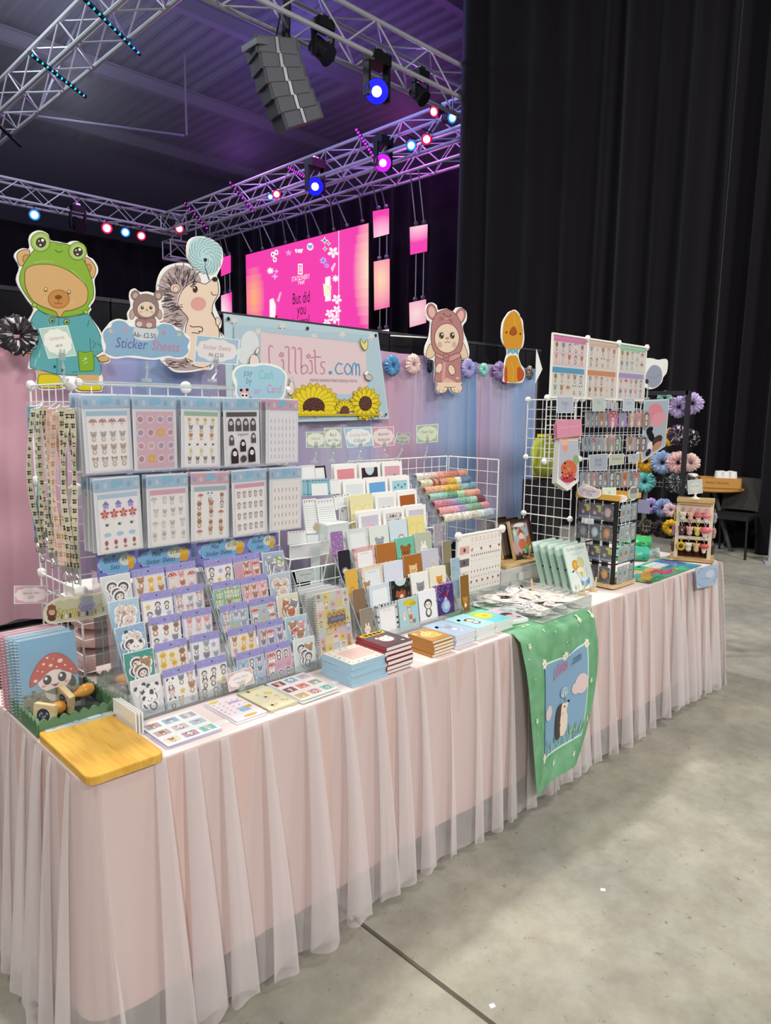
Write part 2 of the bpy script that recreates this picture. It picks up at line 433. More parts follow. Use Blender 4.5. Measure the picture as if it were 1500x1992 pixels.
for a, b in (((6.2, 14.6, 9.2), (5.6, 15.8, 7.3)), ((8.6, 15.2, 9.3), (8.6, 15.2, 7.6)), ((4.6, 16, 7.25), (8.2, 14.6, 7.35))):
    mb = MB(); mb.rod(a, b, 0.025); M('brace_rod', mb, BEAM, parent=ceiling)
WALLM = mat('hall_wall', '#3a3a44', 0.9)
mb = MB(); mb.bx(-9, 15, 22.8, 23, 0, 9.6); M('wall_back', mb, WALLM, label='dark back wall of the hall', kind='structure')
mb = MB(); mb.bx(14.8, 15, -8, 22.8, 0, 9.6); M('wall_right', mb, WALLM, label='dark side wall of the hall behind the stage', kind='structure')

# ------------------------------------------------------------------ black drapes
def curtain(name, path, z0, z1, label, m, amp=0.09, pitch=0.33, seed=1):
    """folded drape along a floor path"""
    rnd = random.Random(seed)
    pts = [Vector((*p, 0)) for p in path]; seg = []; L = 0
    for a, b in zip(pts, pts[1:]): seg.append((L, a, b)); L += (b - a).length
    ph = [0.0]; wv = []
    s = 0
    edges = [0.0]
    while s < L: s += pitch * (0.45 + rnd.random() * 1.1); edges.append(s)
    amps = [0.35 + 0.9 * rnd.random() for _ in edges]
    N = int(L / 0.035); cols = []
    for i in range(N + 1):
        s = L * i / N
        for l0, a, b in seg:
            if s <= l0 + (b - a).length + 1e-6: break
        d = (b - a).normalized(); nrm = Vector((-d.y, d.x, 0)); base = a + d * (s - l0)
        k = max(j for j, e in enumerate(edges) if e <= s); k = min(k, len(edges) - 2)
        t = (s - edges[k]) / (edges[k + 1] - edges[k])
        off = amp * amps[k] * (sin(pi * t) ** 0.7) * (1 if k % 2 else -0.6)
        cols.append((base, nrm, off, d))
    rows = 9; mb = MB(); vs = []
    for r in range(rows):
        t = r / (rows - 1); z = z1 + (z0 - z1) * t
        for i, (b, nm, off, d) in enumerate(cols):
            p = b + nm * off * (0.45 + 0.75 * t) + d * 0.03 * sin(i * 0.21 + t * 2.3) * t; vs.append((p.x, p.y, z))
    w = len(cols)
    mb.mesh(vs, [(r * w + i, r * w + i + 1, (r + 1) * w + i + 1, (r + 1) * w + i) for r in range(rows - 1) for i in range(w - 1)])
    return M(name, mb, m, label=label, cat='curtain', smooth=True)
CURT = mat('black_drape', '#18161c', 0.95, 0, 0.05, sheen=0.15)
curtain('black_curtain', [(8.3, 0.2), (8.75, 2.5), (9.2, 3.5), (8.95, 5.0), (8.3, 7.02)], 0.02, 10.0, 'huge black folded curtain hanging behind the cafe table and chair', CURT, 0.12, 0.2, 3)
curtain('stage_curtain', [(11.2, 6.6), (11.2, 18.6)], 0.02, 6.3, 'black curtain hanging behind the glowing stage screen', CURT, 0.07, 0.3, 5)
curtain('rear_curtain', [(11.2, 18.7), (1.5, 18.7)], 0.02, 5.9, 'dark curtain under the far truss with round coloured lamps', CURT, 0.07, 0.3, 8)
pp = P(1494, 1076, z=0)
mb = MB(); mb.bx(-0.1, 0.1, -0.03, 0.03, 0, 0.62); mb.bx(-0.14, 0.14, -0.12, 0.12, 0, 0.02)
M('floor_panel', mb, mat('pale_panel', '#a9abb0', 0.6), label='pale low panel standing at the hem of the black curtain', cat='panel', loc=(8.40, 2.44, 0), rot=(0, 0, 2.0))

# ------------------------------------------------------------------ booth partition
PART = mat('partition_black', '#1b1a1f', 0.75, 0, 0.2); EDGE = mat('partition_edge', '#3c3b42', 0.5)
wall = E('wall_booth', 'black booth partition of narrow panels behind the pastel drapes', None, (0, 0, 0), kind='structure')
bx_ = [-0.9, 0.1, 0.75, 1.367, 1.913, 2.448, 3.061, 3.383, 3.893, 4.122, 4.464, 4.66]
for a, b in zip(bx_, bx_[1:]):
    mb = MB(); mb.bx(a + 0.004, b - 0.004, 3.10, 3.14, 0.0, 2.05); M('panel', mb, PART, parent=wall)
    mb = MB(); mb.bx(a + 0.002, b - 0.002, 3.095, 3.145, 2.05, 2.066); M('panel_cap', mb, EDGE, parent=wall)
mb = MB(); o = P(1046, 690, y=3.05); mb.prism([(0.0, 0.04), (0.085, -0.1), (0.0, -0.21)], 0, 0.004, '#f4f4f4')
M('paper_corner', mb, PRINT, label='white triangular paper corner sticking out beside the duck cutout', cat='paper', loc=(o.x, 3.06, o.z))

# ------------------------------------------------------------------ pastel backdrop drapes
def ramp_mat(name, stops, x0, x1, rough=0.5):
    m = mat(name, '#bbaacc', rough, 0, 0.25, sheen=0.25); n, l, b = nodes_of(m)
    tc = n.new('ShaderNodeTexCoord'); sp = n.new('ShaderNodeSeparateXYZ'); mr = n.new('ShaderNodeMapRange')
    mr.inputs['From Min'].default_value = x0; mr.inputs['From Max'].default_value = x1
    cr = n.new('ShaderNodeValToRGB'); cr.color_ramp.interpolation = 'EASE'
    l.new(tc.outputs['Object'], sp.inputs[0]); l.new(sp.outputs[0], mr.inputs['Value']); l.new(mr.outputs[0], cr.inputs[0]); l.new(cr.outputs[0], b.inputs['Base Color'])
    e = cr.color_ramp.elements
    for i, (x, c) in enumerate(stops):
        p = (x - x0) / (x1 - x0)
        k = e[i] if i < 2 else e.new(min(max(p, 0), 1))
        k.position = min(max(p, 0), 1); k.color = (*hx(c), 1)
    return m
def tulle_mat(name, col, alpha, trans=0.4):
    m = bpy.data.materials.new(name); m.use_nodes = True; n, l = m.node_tree.nodes, m.node_tree.links; n.clear()
    o = n.new('ShaderNodeOutputMaterial'); t = n.new('ShaderNodeBsdfTransparent'); d = n.new('ShaderNodeBsdfDiffuse'); tr = n.new('ShaderNodeBsdfTranslucent')
    d.inputs[0].default_value = tr.inputs[0].default_value = (*hx(col), 1)
    a = n.new('ShaderNodeMixShader'); a.inputs[0].default_value = trans; l.new(d.outputs[0], a.inputs[1]); l.new(tr.outputs[0], a.inputs[2])
    lw = n.new('ShaderNodeLayerWeight'); lw.inputs[0].default_value = 0.35
    ma = n.new('ShaderNodeMath'); ma.operation = 'MULTIPLY_ADD'; ma.inputs[1].default_value = 0.55; ma.inputs[2].default_value = alpha; ma.use_clamp = True
    l.new(lw.outputs['Facing'], ma.inputs[0])
    b = n.new('ShaderNodeMixShader'); l.new(ma.outputs[0], b.inputs[0]); l.new(t.outputs[0], b.inputs[1]); l.new(a.outputs[0], b.inputs[2]); l.new(b.outputs[0], o.inputs[0])
    MATS[name] = m; return m
TULLE = tulle_mat('white_tulle', '#e6e2ee', 0.13)
def drape(label, x0, x1, ztop, stops, seed, name='backdrop_drape'):
    rnd = random.Random(seed)
    root = E(name, label, 'drape', (x0, 3.02, 0))
    ph = [rnd.random() * 6 for _ in range(4)]
    def fn(u, v):
        x = (x1 - x0) * u; zt = ztop(x0 + x); z = zt + (0.74 - zt) * v
        y = (0.010 + 0.016 * v) * (sin(x * 21 + ph[0]) + 0.6 * sin(x * 47 + ph[1] + v)) + 0.004 * sin(v * 9 + x * 4)
        return (x + 0.01 * v * sin(x * 14 + ph[2]), y, z)
    mb = MB(); mb.grid(fn, int((x1 - x0) / 0.012), 16)
    M('satin', mb, ramp_mat('satin_' + str(seed), [(s - x0, c) for s, c in stops], 0, x1 - x0), parent=root, smooth=True)
    pl = []; s = 0
    while s < x1 - x0: pl.append(s); s += 0.07 + 0.16 * rnd.random()
    def f2(u, v):
        x = (x1 - x0) * u; zt = ztop(x0 + x) - 0.085; z = zt + (0.745 - zt) * v
        y = -0.034 - 0.008 * sin(x * 17 + ph[3]); sh = 0
        for k, q in enumerate(pl):
            d = (x - q - 0.05 * (v - .5) * sin(k * 2.1)) / 0.014
            if abs(d) < 3: y -= 0.018 * math.exp(-d * d) * (0.6 + 0.4 * sin(k + v * 3)); sh += 0.012 * d * math.exp(-d * d)
        return (x - sh, y, z)
    mb = MB(); mb.grid(f2, int((x1 - x0) / 0.006), 12)
    M('tulle_overlay', mb, TULLE, parent=root, smooth=True)
    return root
def px_x(px, py=800): return P(px, py, y=3.02).x
drape('pink to lilac to blue backdrop drape behind the bear cutout', 0.05, 1.93, lambda x: 1.875 + 0.05 * max(0, x - 1.2),
      [(0.3, '#cf9aac'), (px_x(20), '#d8a5b4'), (px_x(110), '#d3abc0'), (px_x(175), '#a894bc'), (px_x(250), '#8d95c8'), (px_x(300), '#7897c4'), (px_x(350), '#5676ac'), (px_x(400), '#8d90bb'), (1.9, '#a99cbc')], 11)
drape('lilac to pink to blue backdrop drape hanging below the shop banner', 1.93, 3.79, lambda x: 1.945 - 0.018 * max(0, x - 2.6),
      [(1.95, '#a99cbc'), (px_x(600), '#a297ba'), (px_x(650), '#b5b0cb'), (px_x(710), '#aab2d8'), (px_x(755), '#cb9cb6'), (px_x(795), '#c09fbc'), (px_x(840), '#a29dc8'), (px_x(875), '#82a5ce'), (px_x(915), '#638fbf')], 12)
drape('narrow lilac to blue backdrop drape at the open end of the partition', 3.80, 4.47, lambda x: 1.917 - 0.006 * (x - 3.8),
      [(3.81, '#b791b0'), (px_x(950), '#aa9bc1'), (px_x(985), '#a5a5ca'), (px_x(1000), '#7399c8'), (4.46, '#608cbe')], 13)

# ================================================================== tables and cloths
TX0, TX1, TY0, TY1 = 0.575, 4.26, 1.545, 2.28
TABM = mat('table_laminate', '#cfcac2', 0.5)
for k, (a, b) in enumerate(((TX0 + .01, 2.41), (2.42, TX1 - .01))):
    t = E('trestle_table', ('folding trestle table under the pink skirt with the sticker stands', 'folding trestle table under the pink skirt with the pin spinner')[k], 'table', ((a + b) / 2, 1.91, 0))
    w = (b - a) / 2; mb = MB(); mb.bx(-w, w, -0.35, 0.355, 0.715, 0.745); M('table_top', mb, TABM, parent=t)
    for sx in (-1, 1):
        for sy in (-1, 1):
            mb = MB(); mb.rod((sx * (w - .12), sy * .26, 0.0), (sx * (w - .12), sy * .26, .716), 0.014, 8); M('leg', mb, GREYM, parent=t)
SKIRT = tulle_mat('sheer_skirt', '#f5eeef', 0.33, 0.3)
LINING = mat('skirt_lining', '#d3b8b3', 0.9, 0, 0.05)
CLOTH = mat('cloth_top', '#e6d6d3', 0.85, 0, 0.1, sheen=0.2)
def skirt_path(x0, x1, left, right):
    r = 0.05; pts = []
    if left:
        pts += [(x0, TY1 - 0.01), (x0, TY0 + r)]
        pts += [(x0 + r - r * cos(a), TY0 + r - r * sin(a)) for a in (pi / 8, pi / 4, 3 * pi / 8)]
        pts += [(x0 + r, TY0)]
    else: pts += [(x0, TY0)]
    if right:
        pts += [(x1 - r, TY0)] + [(x1 - r + r * sin(a), TY0 + r - r * cos(a)) for a in (pi / 8, pi / 4, 3 * pi / 8)] + [(x1, TY0 + r), (x1, TY1 - 0.01)]
    else: pts += [(x1, TY0)]
    return pts
def skirt(path, ztop, zhem, step, pleat, amp0, amp1, flare, seed, rows=14, hemvar=0.012, over=0.3):
    rnd = random.Random(seed); pts = [Vector((p[0], p[1], 0)) for p in path]; L = sum((b - a).length for a, b in zip(pts, pts[1:]))
    N = int(L / step); samples = []; i = 0; l0 = 0
    for k in range(N + 1):
        s = L * k / N
        while i < len(pts) - 2 and s > l0 + (pts[i + 1] - pts[i]).length: l0 += (pts[i + 1] - pts[i]).length; i += 1
        d = (pts[i + 1] - pts[i]).normalized(); samples.append((pts[i] + d * (s - l0), d, Vector((d.y, -d.x, 0)), s))
    for _ in range(6):   # soften the turn of the normals
        samples = [(p, d, (samples[max(0, j - 2)][2] + n * 1.0 + samples[min(N, j + 2)][2]).normalized(), s) for j, (p, d, n, s) in enumerate(samples)]
    ph = 0; phs = []; amps = []; a_now = 1; target = 1; w = pleat
    kk = 0
    for k in range(N + 1):
        if int(ph / (2 * pi)) != kk: kk = int(ph / (2 * pi)); w = pleat * (0.55 + 1.1 * rnd.random()); target = 0.45 + 0.95 * rnd.random()
        a_now += (target - a_now) * 0.04; phs.append(ph); amps.append(a_now); ph += 2 * pi * (L / N) / w
    h1 = [rnd.random() * 6.28 for _ in range(3)]
    vs = []
    for r in range(rows):
        t = r / (rows - 1); zz = ztop + (zhem - ztop) * t
        A = amp0 + (amp1 - amp0) * (t ** 0.7)
        for k, (p, d, n, s) in enumerate(samples):
            f = phs[k] + 0.35 * sin(3.1 * t + s * 1.7)
            q = 0.5 + 0.5 * sin(f) + 0.16 * sin(2.7 * f + 1.0) * t
            off = A * amps[k] * q + flare * t + (0.012 if r == 0 else 0.004) * 0
            sh = over * pleat * (0.55 + 0.45 * t) * cos(f) * amps[k] * 0.5
            v = p + n * (off + 0.003) + d * sh
            vs.append((v.x, v.y, zz + (hemvar * sin(s * 6 + h1[0]) * t + 0.006 * sin(f) * t)))
    w = N + 1; mb = MB(); mb.mesh(vs, [(r * w + k, r * w + k + 1, (r + 1) * w + k + 1, (r + 1) * w + k) for r in range(rows - 1) for k in range(N)])
    return mb
for k, (a, b, lf, rt, lb) in enumerate(((TX0, 2.42, True, False, 'pale pink tablecloth with sheer pleated skirt under the sticker sheet stands'),
                                        (2.42, TX1, False, True, 'pale pink tablecloth with sheer pleated skirt under the pin spinner and keychains'))):
    t = E('skirted_tablecloth', lb, 'tablecloth', (0, 0, 0))
    pth = skirt_path(a, b, lf, rt)
    out = [p for p in pth] + ([(b, TY1)] if not rt else []) + ([(a, TY1)] if not lf else [])
    mb = MB(); mb.slab(out, TZ - 0.0105, TZ); M('top_cover', mb, CLOTH, parent=t)
    M('lining', skirt(pth, TZ - 0.004, 0.15, 0.02, 0.21, 0.001, 0.010, 0.012, 40 + k, 8, 0.006, 0.0), LINING, parent=t, smooth=True)
    M('sheer_skirt', skirt(pth, TZ - 0.001, 0.035, 0.004, 0.100, 0.008, 0.050, 0.028, 50 + k, 16, 0.014, 1.3), SKIRT, parent=t, smooth=True)

# ------------------------------------------------------------------ green fabric runner with hedgehog panel
RX0 = 2.20
def run_pt(u, t, off=0.0):
    """u across, t: -1..0 on the table, 0..1 hanging"""
    if t <= 0:
        x = RX0 + 0.545 * u; return Vector((x, 1.535 - t * 0.36, TZ + 0.0016 + off + 0.001 * sin(u * 9 + t * 11)))
    xr = 2.748 - 0.03 * t - 0.15 * t ** 3; xl = RX0 + 0.02 * t + 0.02 * t * t
    x = xl + (xr - xl) * u
    belly = 0.020 * math.exp(-((u - 0.52 - 0.25 * t) / 0.10) ** 2) * math.exp(-((t - 0.05) / 0.2) ** 2)
    y = 1.505 - 0.015 * min(1, t * 5) - 0.014 * sin(u * 7 + 0.7 + t * 1.5) * min(1, t * 3) - belly - 0.055 * t + 0.07 * max(0, u - 0.8) * t
    z = TZ - 0.006 - 0.60 * t - (0.028 * (1 - u) + 0.01 * sin(u * 6)) * t
    if t < 0.03: y = 1.535 + (y - 1.535) * (t / 0.03); z = TZ - (TZ - z) * (t / 0.03) ** 1.5
    d = Vector((0, -1, 0)) * off
    return Vector((x, y, z)) + d
rn = E('fabric_runner', 'green fabric runner with a hedgehog picture hanging over the table front', 'runner', (0, 0, 0))
GREEN = mat('green_cotton', '#57a968', 0.9, 0, 0.08); n_, l_, b_ = nodes_of(GREEN)
nz = n_.new('ShaderNodeTexNoise'); nz.inputs['Scale'].default_value = 9; cr = n_.new('ShaderNodeValToRGB')
cr.color_ramp.elements[0].color = (*hx('#679f75'), 1); cr.color_ramp.elements[1].color = (*hx('#82b590'), 1); cr.color_ramp.elements[0].position = .3; cr.color_ramp.elements[1].position = .7
l_.new(nz.outputs[0], cr.inputs[0]); l_.new(cr.outputs[0], b_.inputs['Base Color'])
mb = MB(); mb.grid(lambda u, v: run_pt(u, -1 + 2 * v), 40, 70); M('cloth', mb, GREEN, parent=rn, smooth=True)
class RunArt(Art):
    def pt(s, p): return run_pt(p[0], p[1], 0.0012 + s.h)
mb = MB(); mb.grid(lambda u, v: run_pt(0.235 + 0.60 * u - 0.02 * v, 0.20 + 0.60 * v + 0.02 * sin(u * 5) * (1 - v), 0.0014), 24, 30, '#86a9c6')
M('picture_panel', mb, CLOTHP, parent=rn, smooth=True)
a = RunArt(eps=0.00004); a.h = 0.0004
U = lambda u: 0.235 + 0.60 * u
a.stroke([(0.235, 0.20), (0.40, 0.215), (0.55, 0.22), (0.7, 0.20), (0.835, 0.185)], 0.012, '#cfeee4', k=4); a.stroke([(0.835, 0.19), (0.835, 0.5), (0.815, 0.80)], 0.012, '#cfeee4', k=4)
a.stroke([(0.235, 0.2), (0.225, 0.5), (0.215, 0.80)], 0.012, '#3b6f86', k=4); a.stroke([(0.215, 0.80), (0.5, 0.81), (0.815, 0.80)], 0.012, '#cfeee4', k=5)
for (u, t) in ((0.235, 0.2), (0.83, 0.19), (0.215, 0.8), (0.53, 0.215)): a.flower(u, t, 0.035, '#f3efdc', '#d8c27a', 6)
rnd = random.Random(4)
for k in range(46):
    u, t = rnd.random() * .94 + .03, rnd.random() * 1.15 - .2
    if .18 < u < .87 and .15 < t < .84: continue
    if k % 3: a.ell(u, t, .006, .005, '#d8edcf', n=6)
    else: a.flower(u, t, .022, '#cfe8c4', '#e3e7c0', 5)
for (u, t, w) in ((.75, .45, .085), (.29, .53, .06), (.68, .47, .05)): a.ell(u, t, w, w * .8, '#dcc8c8', n=14)
for k in range(60):
    u, t = U(rnd.random() * .96), .70 + .09 * rnd.random(); a.poly([(u - .006, t + .012), (u + .006, t + .012), (u + rnd.uniform(-.008, .008), t - .035)], rnd.choice(['#8fbf8e', '#6fa874', '#b7d9b2', '#7fae7a']))
a.text('Lillbits', .475, .325, .12, '#d977a3', 0.25, -0.18, 0.62, True); a.text('.com', .68, .29, .095, '#56707f', 0.2, -0.1, 0.7, True)
# hedgehog with dandelion
a.ell(.53, .46, .05, .035, '#b9d3dd', n=16)
for k in range(14): a.lines([[(.53, .46), (.53 + .05 * cos(k * .449), .46 + .035 * sin(k * .449))]], .003, '#3c5360')
a.stroke([(.53, .46), (.54, .52)], .006, '#33302e')
a.blob([(.455, .53), (.42, .57), (.405, .65), (.415, .73), (.46, .745), (.50, .70), (.49, .6), (.51, .53)], '#544a48')
a.blob([(.50, .53), (.475, .58), (.475, .66), (.47, .72), (.52, .74), (.565, .71), (.575, .63), (.56, .585), (.585, .535), (.55, .535)], '#e8d4c6')
a.ell(.585, .532, .014, .009, '#2b2626', n=8); a.ell(.535, .556, .011, .008, '#2b2626', n=8); a.ell(.52, .60, .022, .015, '#e2b3a8', n=9); a.stroke([(.52, .65), (.545, .655), (.54, .665)], .006, '#4a3f3a')
M('picture_print', a.mb, CLOTHP, parent=rn)

# ================================================================== stage: trusses
ALU = mat('truss_aluminium', '#c6c8d0', 0.4, 0.25)
_br = {}
def truss(label, start, axis, length, w=0.42, bay=0.5, mats=ALU):
    """box truss; start is the lower corner centre line, axis 'x' or 'y'"""
    t = E('lighting_truss', label, 'truss', start, (0, 0, 0 if axis == 'x' else pi / 2))
    h = w / 2; key = ('c', length)
    mb = MB(); mb.rod((0, 0, 0), (length, 0, 0), 0.03, 8); me = mb.data('chord', mats)
    for sy in (-1, 1):
        for sz in (-1, 1): M('chord', me, None, parent=t, loc=(0, sy * h, sz * h))
    n = int(length / bay)
    for up in (0, 1):
        if (w, up) not in _br:
            mb = MB(); a, b = ((0, -h, -h), (bay, -h, h)) if up else ((0, -h, h), (bay, -h, -h)); mb.rod(a, b, 0.012, 5, cap=False); _br[(w, up)] = mb.data('brace', mats)
    for k in range(n):
        for r in range(4):
            M('brace', _br[(w, (k + r) % 2)], None, parent=t, loc=(k * bay, 0, 0), rot=(r * pi / 2, 0, 0))
    for x in (0, length):
        mb = MB(); mb.tube([(x, -h, -h), (x, -h, h), (x, h, h), (x, h, -h)], 0.02, 6, closed=True); M('end_frame', mb, mats, parent=t)
    return t
truss('silver truss nearest the line array speaker', (3.7, 7.3, 6.25), 'x', 5.5)
truss('silver truss carrying cyan light bars over the hall', (4.1, 7.5, 6.25), 'y', 10.0)
truss('silver truss carrying magenta light bars and moving heads', (9.32, 7.5, 6.22), 'y', 10.0)
truss('silver truss behind, holding the screen slings', (10.3, 7.0, 6.22), 'y', 10.5)
truss('far truss with round lamps above the dark curtain', (3.7, 17.5, 6.25), 'x', 6.0)
truss('short far truss below the corner of the stage frame', (9.3, 17.6, 5.64), 'x', 1.5)
for x in (9.36, 9.6): mb = MB(); mb.rod((x - 9.3, -.2, .2), (x - 9.3, -.2, .4), .02); M('drop_rod', mb, ALU, parent=bpy.data.objects['lighting_truss.005'])

# ------------------------------------------------------------------ lamps
def glow(name, col, s):
    if name in MATS: return MATS[name]
    m = mat(name, '#000000', 0.5, emit=col, estr=s); return m
LAMPB = mat('lamp_body', '#16161b', 0.5)
COREW = glow('lamp_core', '#eef4ff', 5)
def moving_head(label, p, ztop, ring, ringname, s=1.0, lit=True, aim=None):
    t = E('moving_head_light', label, 'stage light', p)
    mb = MB(); mb.bx(-.13 * s, .13 * s, -.1 * s, .1 * s, .26 * s, .38 * s); M('base', mb, LAMPB, parent=t)
    hz = ztop - p.z
    mb = MB(); mb.rod((0, 0, .37 * s), (0, 0, max(hz, .4 * s)), .02, 6); mb.box((0, 0, max(hz, .4 * s)), (.1, .1, .06)); M('clamp', mb, CHROME, parent=t)
    for q in (-1, 1):
        mb = MB(); mb.box((q * .15 * s, 0, .1 * s), (.035 * s, .09 * s, .36 * s)); M('yoke_arm', mb, LAMPB, parent=t)
    d = (EYE - Vector(p)).normalized() if aim is None else Vector(aim).normalized(); q = d.to_track_quat('Z', 'Y').to_matrix()
    mb = MB(); mb.lathe([(.06 * s, -.2 * s), (.12 * s, -.16 * s), (.125 * s, .0), (.135 * s, .1 * s), (.135 * s, .12 * s)], 16, rot=q); M('head', mb, LAMPB, parent=t, smooth=False)
    if lit:
        mb = MB(); mb.lathe([(.128 * s, .121 * s), (.05 * s, .126 * s)], 16, rot=q); M('glow_ring', mb, glow(ringname, ring, 1.0), parent=t)
        mb = MB(); mb.lathe([(.055 * s, .127 * s), (.03 * s, .14 * s), (.001, .145 * s)], 12, rot=q); M('lens', mb, COREW, parent=t)
    return t
moving_head('large moving head lamp with blue glow hung from the near truss', P(733, 178, y=7.15), 6.05, '#1b1bff', 'glow_blue', 1.15)
moving_head('moving head lamp with magenta glow on the stage truss', P(745, 317, x=9.05), 6.0, '#e01cff', 'glow_magenta', 1.1)
moving_head('moving head lamp with blue glow on the stage truss', P(613, 363, x=9.05), 6.0, '#1b1bff', 'glow_blue', 1.25)
moving_head('unlit moving head lamp hung from the far truss', P(152, 438, y=17.3), 6.04, '#4020ff', 'glow_violet', 1.1, False, (0.2, -1, -0.6))
moving_head('unlit moving head lamp hung beside the line array speaker', P(628, 100, y=7.2), 6.05, '#4020ff', 'glow_violet', 0.9, False, (0.5, -1, -1))
moving_head('unlit lamp hung where the near truss meets the curtain', P(817, 185, y=7.2), 6.05, '#4020ff', 'glow_violet', 0.8, False, (0.3, -1, -1))
def par(label, p, ztop, col, nm, s=1.0, aim=None):
    t = E('par_lamp', label, 'stage light', p, group=None)
    d = (EYE - Vector(p)).normalized() if aim is None else Vector(aim).normalized(); q = d.to_track_quat('Z', 'Y').to_matrix()
    mb = MB(); mb.lathe([(.05 * s, -.2 * s), (.09 * s, -.15 * s), (.085 * s, .02), (.085 * s, .04 * s)], 12, rot=q); M('can', mb, LAMPB, parent=t)
    mb = MB(); mb.lathe([(.083 * s, .041 * s), (.05 * s, .05 * s)], 12, rot=q); M('rim', mb, glow(nm, col, 1.0), parent=t)
    mb = MB(); mb.lathe([(.056 * s, .051 * s), (.001, .065 * s)], 12, rot=q); M('lens', mb, glow(nm + '_core', {'r': '#ffd0e4', 'b': '#c8f0ff', 'p': '#ffd0ff'}[nm[5]], 4.0), parent=t)
    mb = MB(); mb.rod((0, 0, .08 * s), (0, 0, ztop - p.z), .014); mb.tube([(-.12 * s, 0, 0), (-.12 * s, 0, .13 * s), (.12 * s, 0, .13 * s), (.12 * s, 0, 0)], .01, 5); M('bracket', mb, LAMPB, parent=t)
par('round pink lamp beside a cyan lamp low on the stage truss', P(538, 378, x=9.0), 6.03, '#ff1c5c', 'glow_r')
par('round cyan lamp beside a pink lamp low on the stage truss', P(526, 383, x=9.0), 6.03, '#1c9cff', 'glow_b', .7)
par('round cyan lamp on the stage truss beside the curtain', P(800, 283, x=9.0), 6.03, '#1c9cff', 'glow_b')
par('round red lamp on the stage truss beside the curtain', P(830, 271, x=9.0), 6.03, '#ff1c5c', 'glow_r')
par('pink lamp at the far corner of the stage truss', P(349, 445, x=9.2), 6.03, '#ff1c5c', 'glow_r', 1.3)
par('red lamp turned aside at the truss corner by the curtain', P(847, 216, x=9.0), 6.4, '#ff1c5c', 'glow_r', 1, (-.9, -.1, -.5))
par('cyan lamp turned aside at the truss corner by the curtain', P(877, 229, x=9.05), 6.4, '#1c9cff', 'glow_b', 1, (-.3, -1, -.3))
par('pale blue lamp alone at the end of the far truss', P(67, 418, y=17.3), 6.06, '#1c9cff', 'glow_b', 1.4)
par('pink lamp next to the unlit head on the far truss', P(208, 444, y=17.3), 6.06, '#ff1c5c', 'glow_r', 1.5)
par('blue lamp between two pink lamps on the far truss', P(244, 452, y=17.3), 6.06, '#1c60ff', 'glow_b', 1.3)
par('pink lamp nearest the corner on the far truss', P(275, 459, y=17.3), 6.06, '#ff1c5c', 'glow_r', 1.3)

def led_bar(label, a, b, mname, col, n, r=0.02):
    t = E('led_bar', label, 'light bar', a); d = b - a
    mb = MB(); mb.rod((0, 0, 0), d, .03, 6); M('housing', mb, LAMPB, parent=t)
    for k in range(n):
        p = d * ((k + .5) / n); o = p + (EYE - a).normalized() * .03
        mb = MB(); mb.ball(o, r, 6); M('led', mb, glow(mname, col, 2.5), parent=t)
led_bar('cyan light bar crossing the truss near the ceiling lamp glare', P(166, 0, z=5.98), P(272, 105, z=5.98), 'led_cyan', '#19d6ff', 11, .018)
led_bar('cyan light bar crossing the middle of the overhead truss', P(57, 103, z=5.98), P(166, 188, z=5.98), 'led_cyan', '#19d6ff', 12, .018)
led_bar('dim blue light bar at the lower end of the overhead truss', P(-6, 240, z=5.98), P(40, 284, z=5.98), 'led_blue', '#1c7cff', 8, .012)
for k, (q, w, lb) in enumerate((((358, 393), (405, 447), 'magenta light bar by the far corner of the stage truss'), ((446, 353), (494, 414), 'magenta light bar between the far corner and the paired lamps'),
                                ((560, 325), (597, 347), 'violet light bar beside the blue moving head'), ((692, 250), (727, 305), 'magenta light bar beside the magenta moving head'))):
    led_bar(lb, P(*q, x=9.05), P(*w, x=9.05), 'led_magenta', '#d92cff', 10, .022)

# ------------------------------------------------------------------ line array speaker
la = E('line_array_speaker', 'curved grey line array speaker hanging from the near truss', 'speaker', P(540, 60, y=7.4))
o0 = la.location.copy(); SPK = mat('speaker_cabinet', '#4a4b52', 0.6); GRL = mat('speaker_grille', '#5d5f68', 0.7)
for k in range(6):
    cl, ct = (240 + 19 * k + k * k * 2.0), 300 + 78 * k
    c = P(450 + cl / 3, ct / 3, y=7.4) - o0; roll = radians(-8 - 3.5 * k)
    rt = Matrix.Rotation(roll, 3, 'Y') @ Matrix.Rotation(radians(-18), 3, 'Z')
    mb = MB(); mb.box(c, (.52, .36, .185), rot=rt); cb = M('cabinet', mb, SPK, parent=la)
    mb = MB(); mb.box(c + rt @ Vector((-.13, -.185, 0)), (.2, .012, .16), rot=rt); mb.box(c + rt @ Vector((.13, -.185, 0)), (.2, .012, .16), rot=rt); M('grille', mb, GRL, parent=cb)
    mb = MB(); mb.box(c + rt @ Vector((0, -.185, 0)), (.035, .016, .165), rot=rt); M('handle_bar', mb, GREYM, parent=cb)
mb = MB(); c = P(527, 92, y=7.4) - o0; mb.box(c, (.62, .3, .06), rot=Matrix.Rotation(radians(-14), 3, 'Y')); M('fly_frame', mb, GREYM, parent=la)
mb = MB()
for px in (535, 553): mb.rod(P(px, 85, y=7.4) - o0, P(px + 12, 18, y=7.4) - o0, .012)
mb.rod(P(556, 80, y=7.4) - o0, P(558, 0, y=7.4) - o0, .05, 8); M('hoist_chain', mb, BLACKM, parent=la)

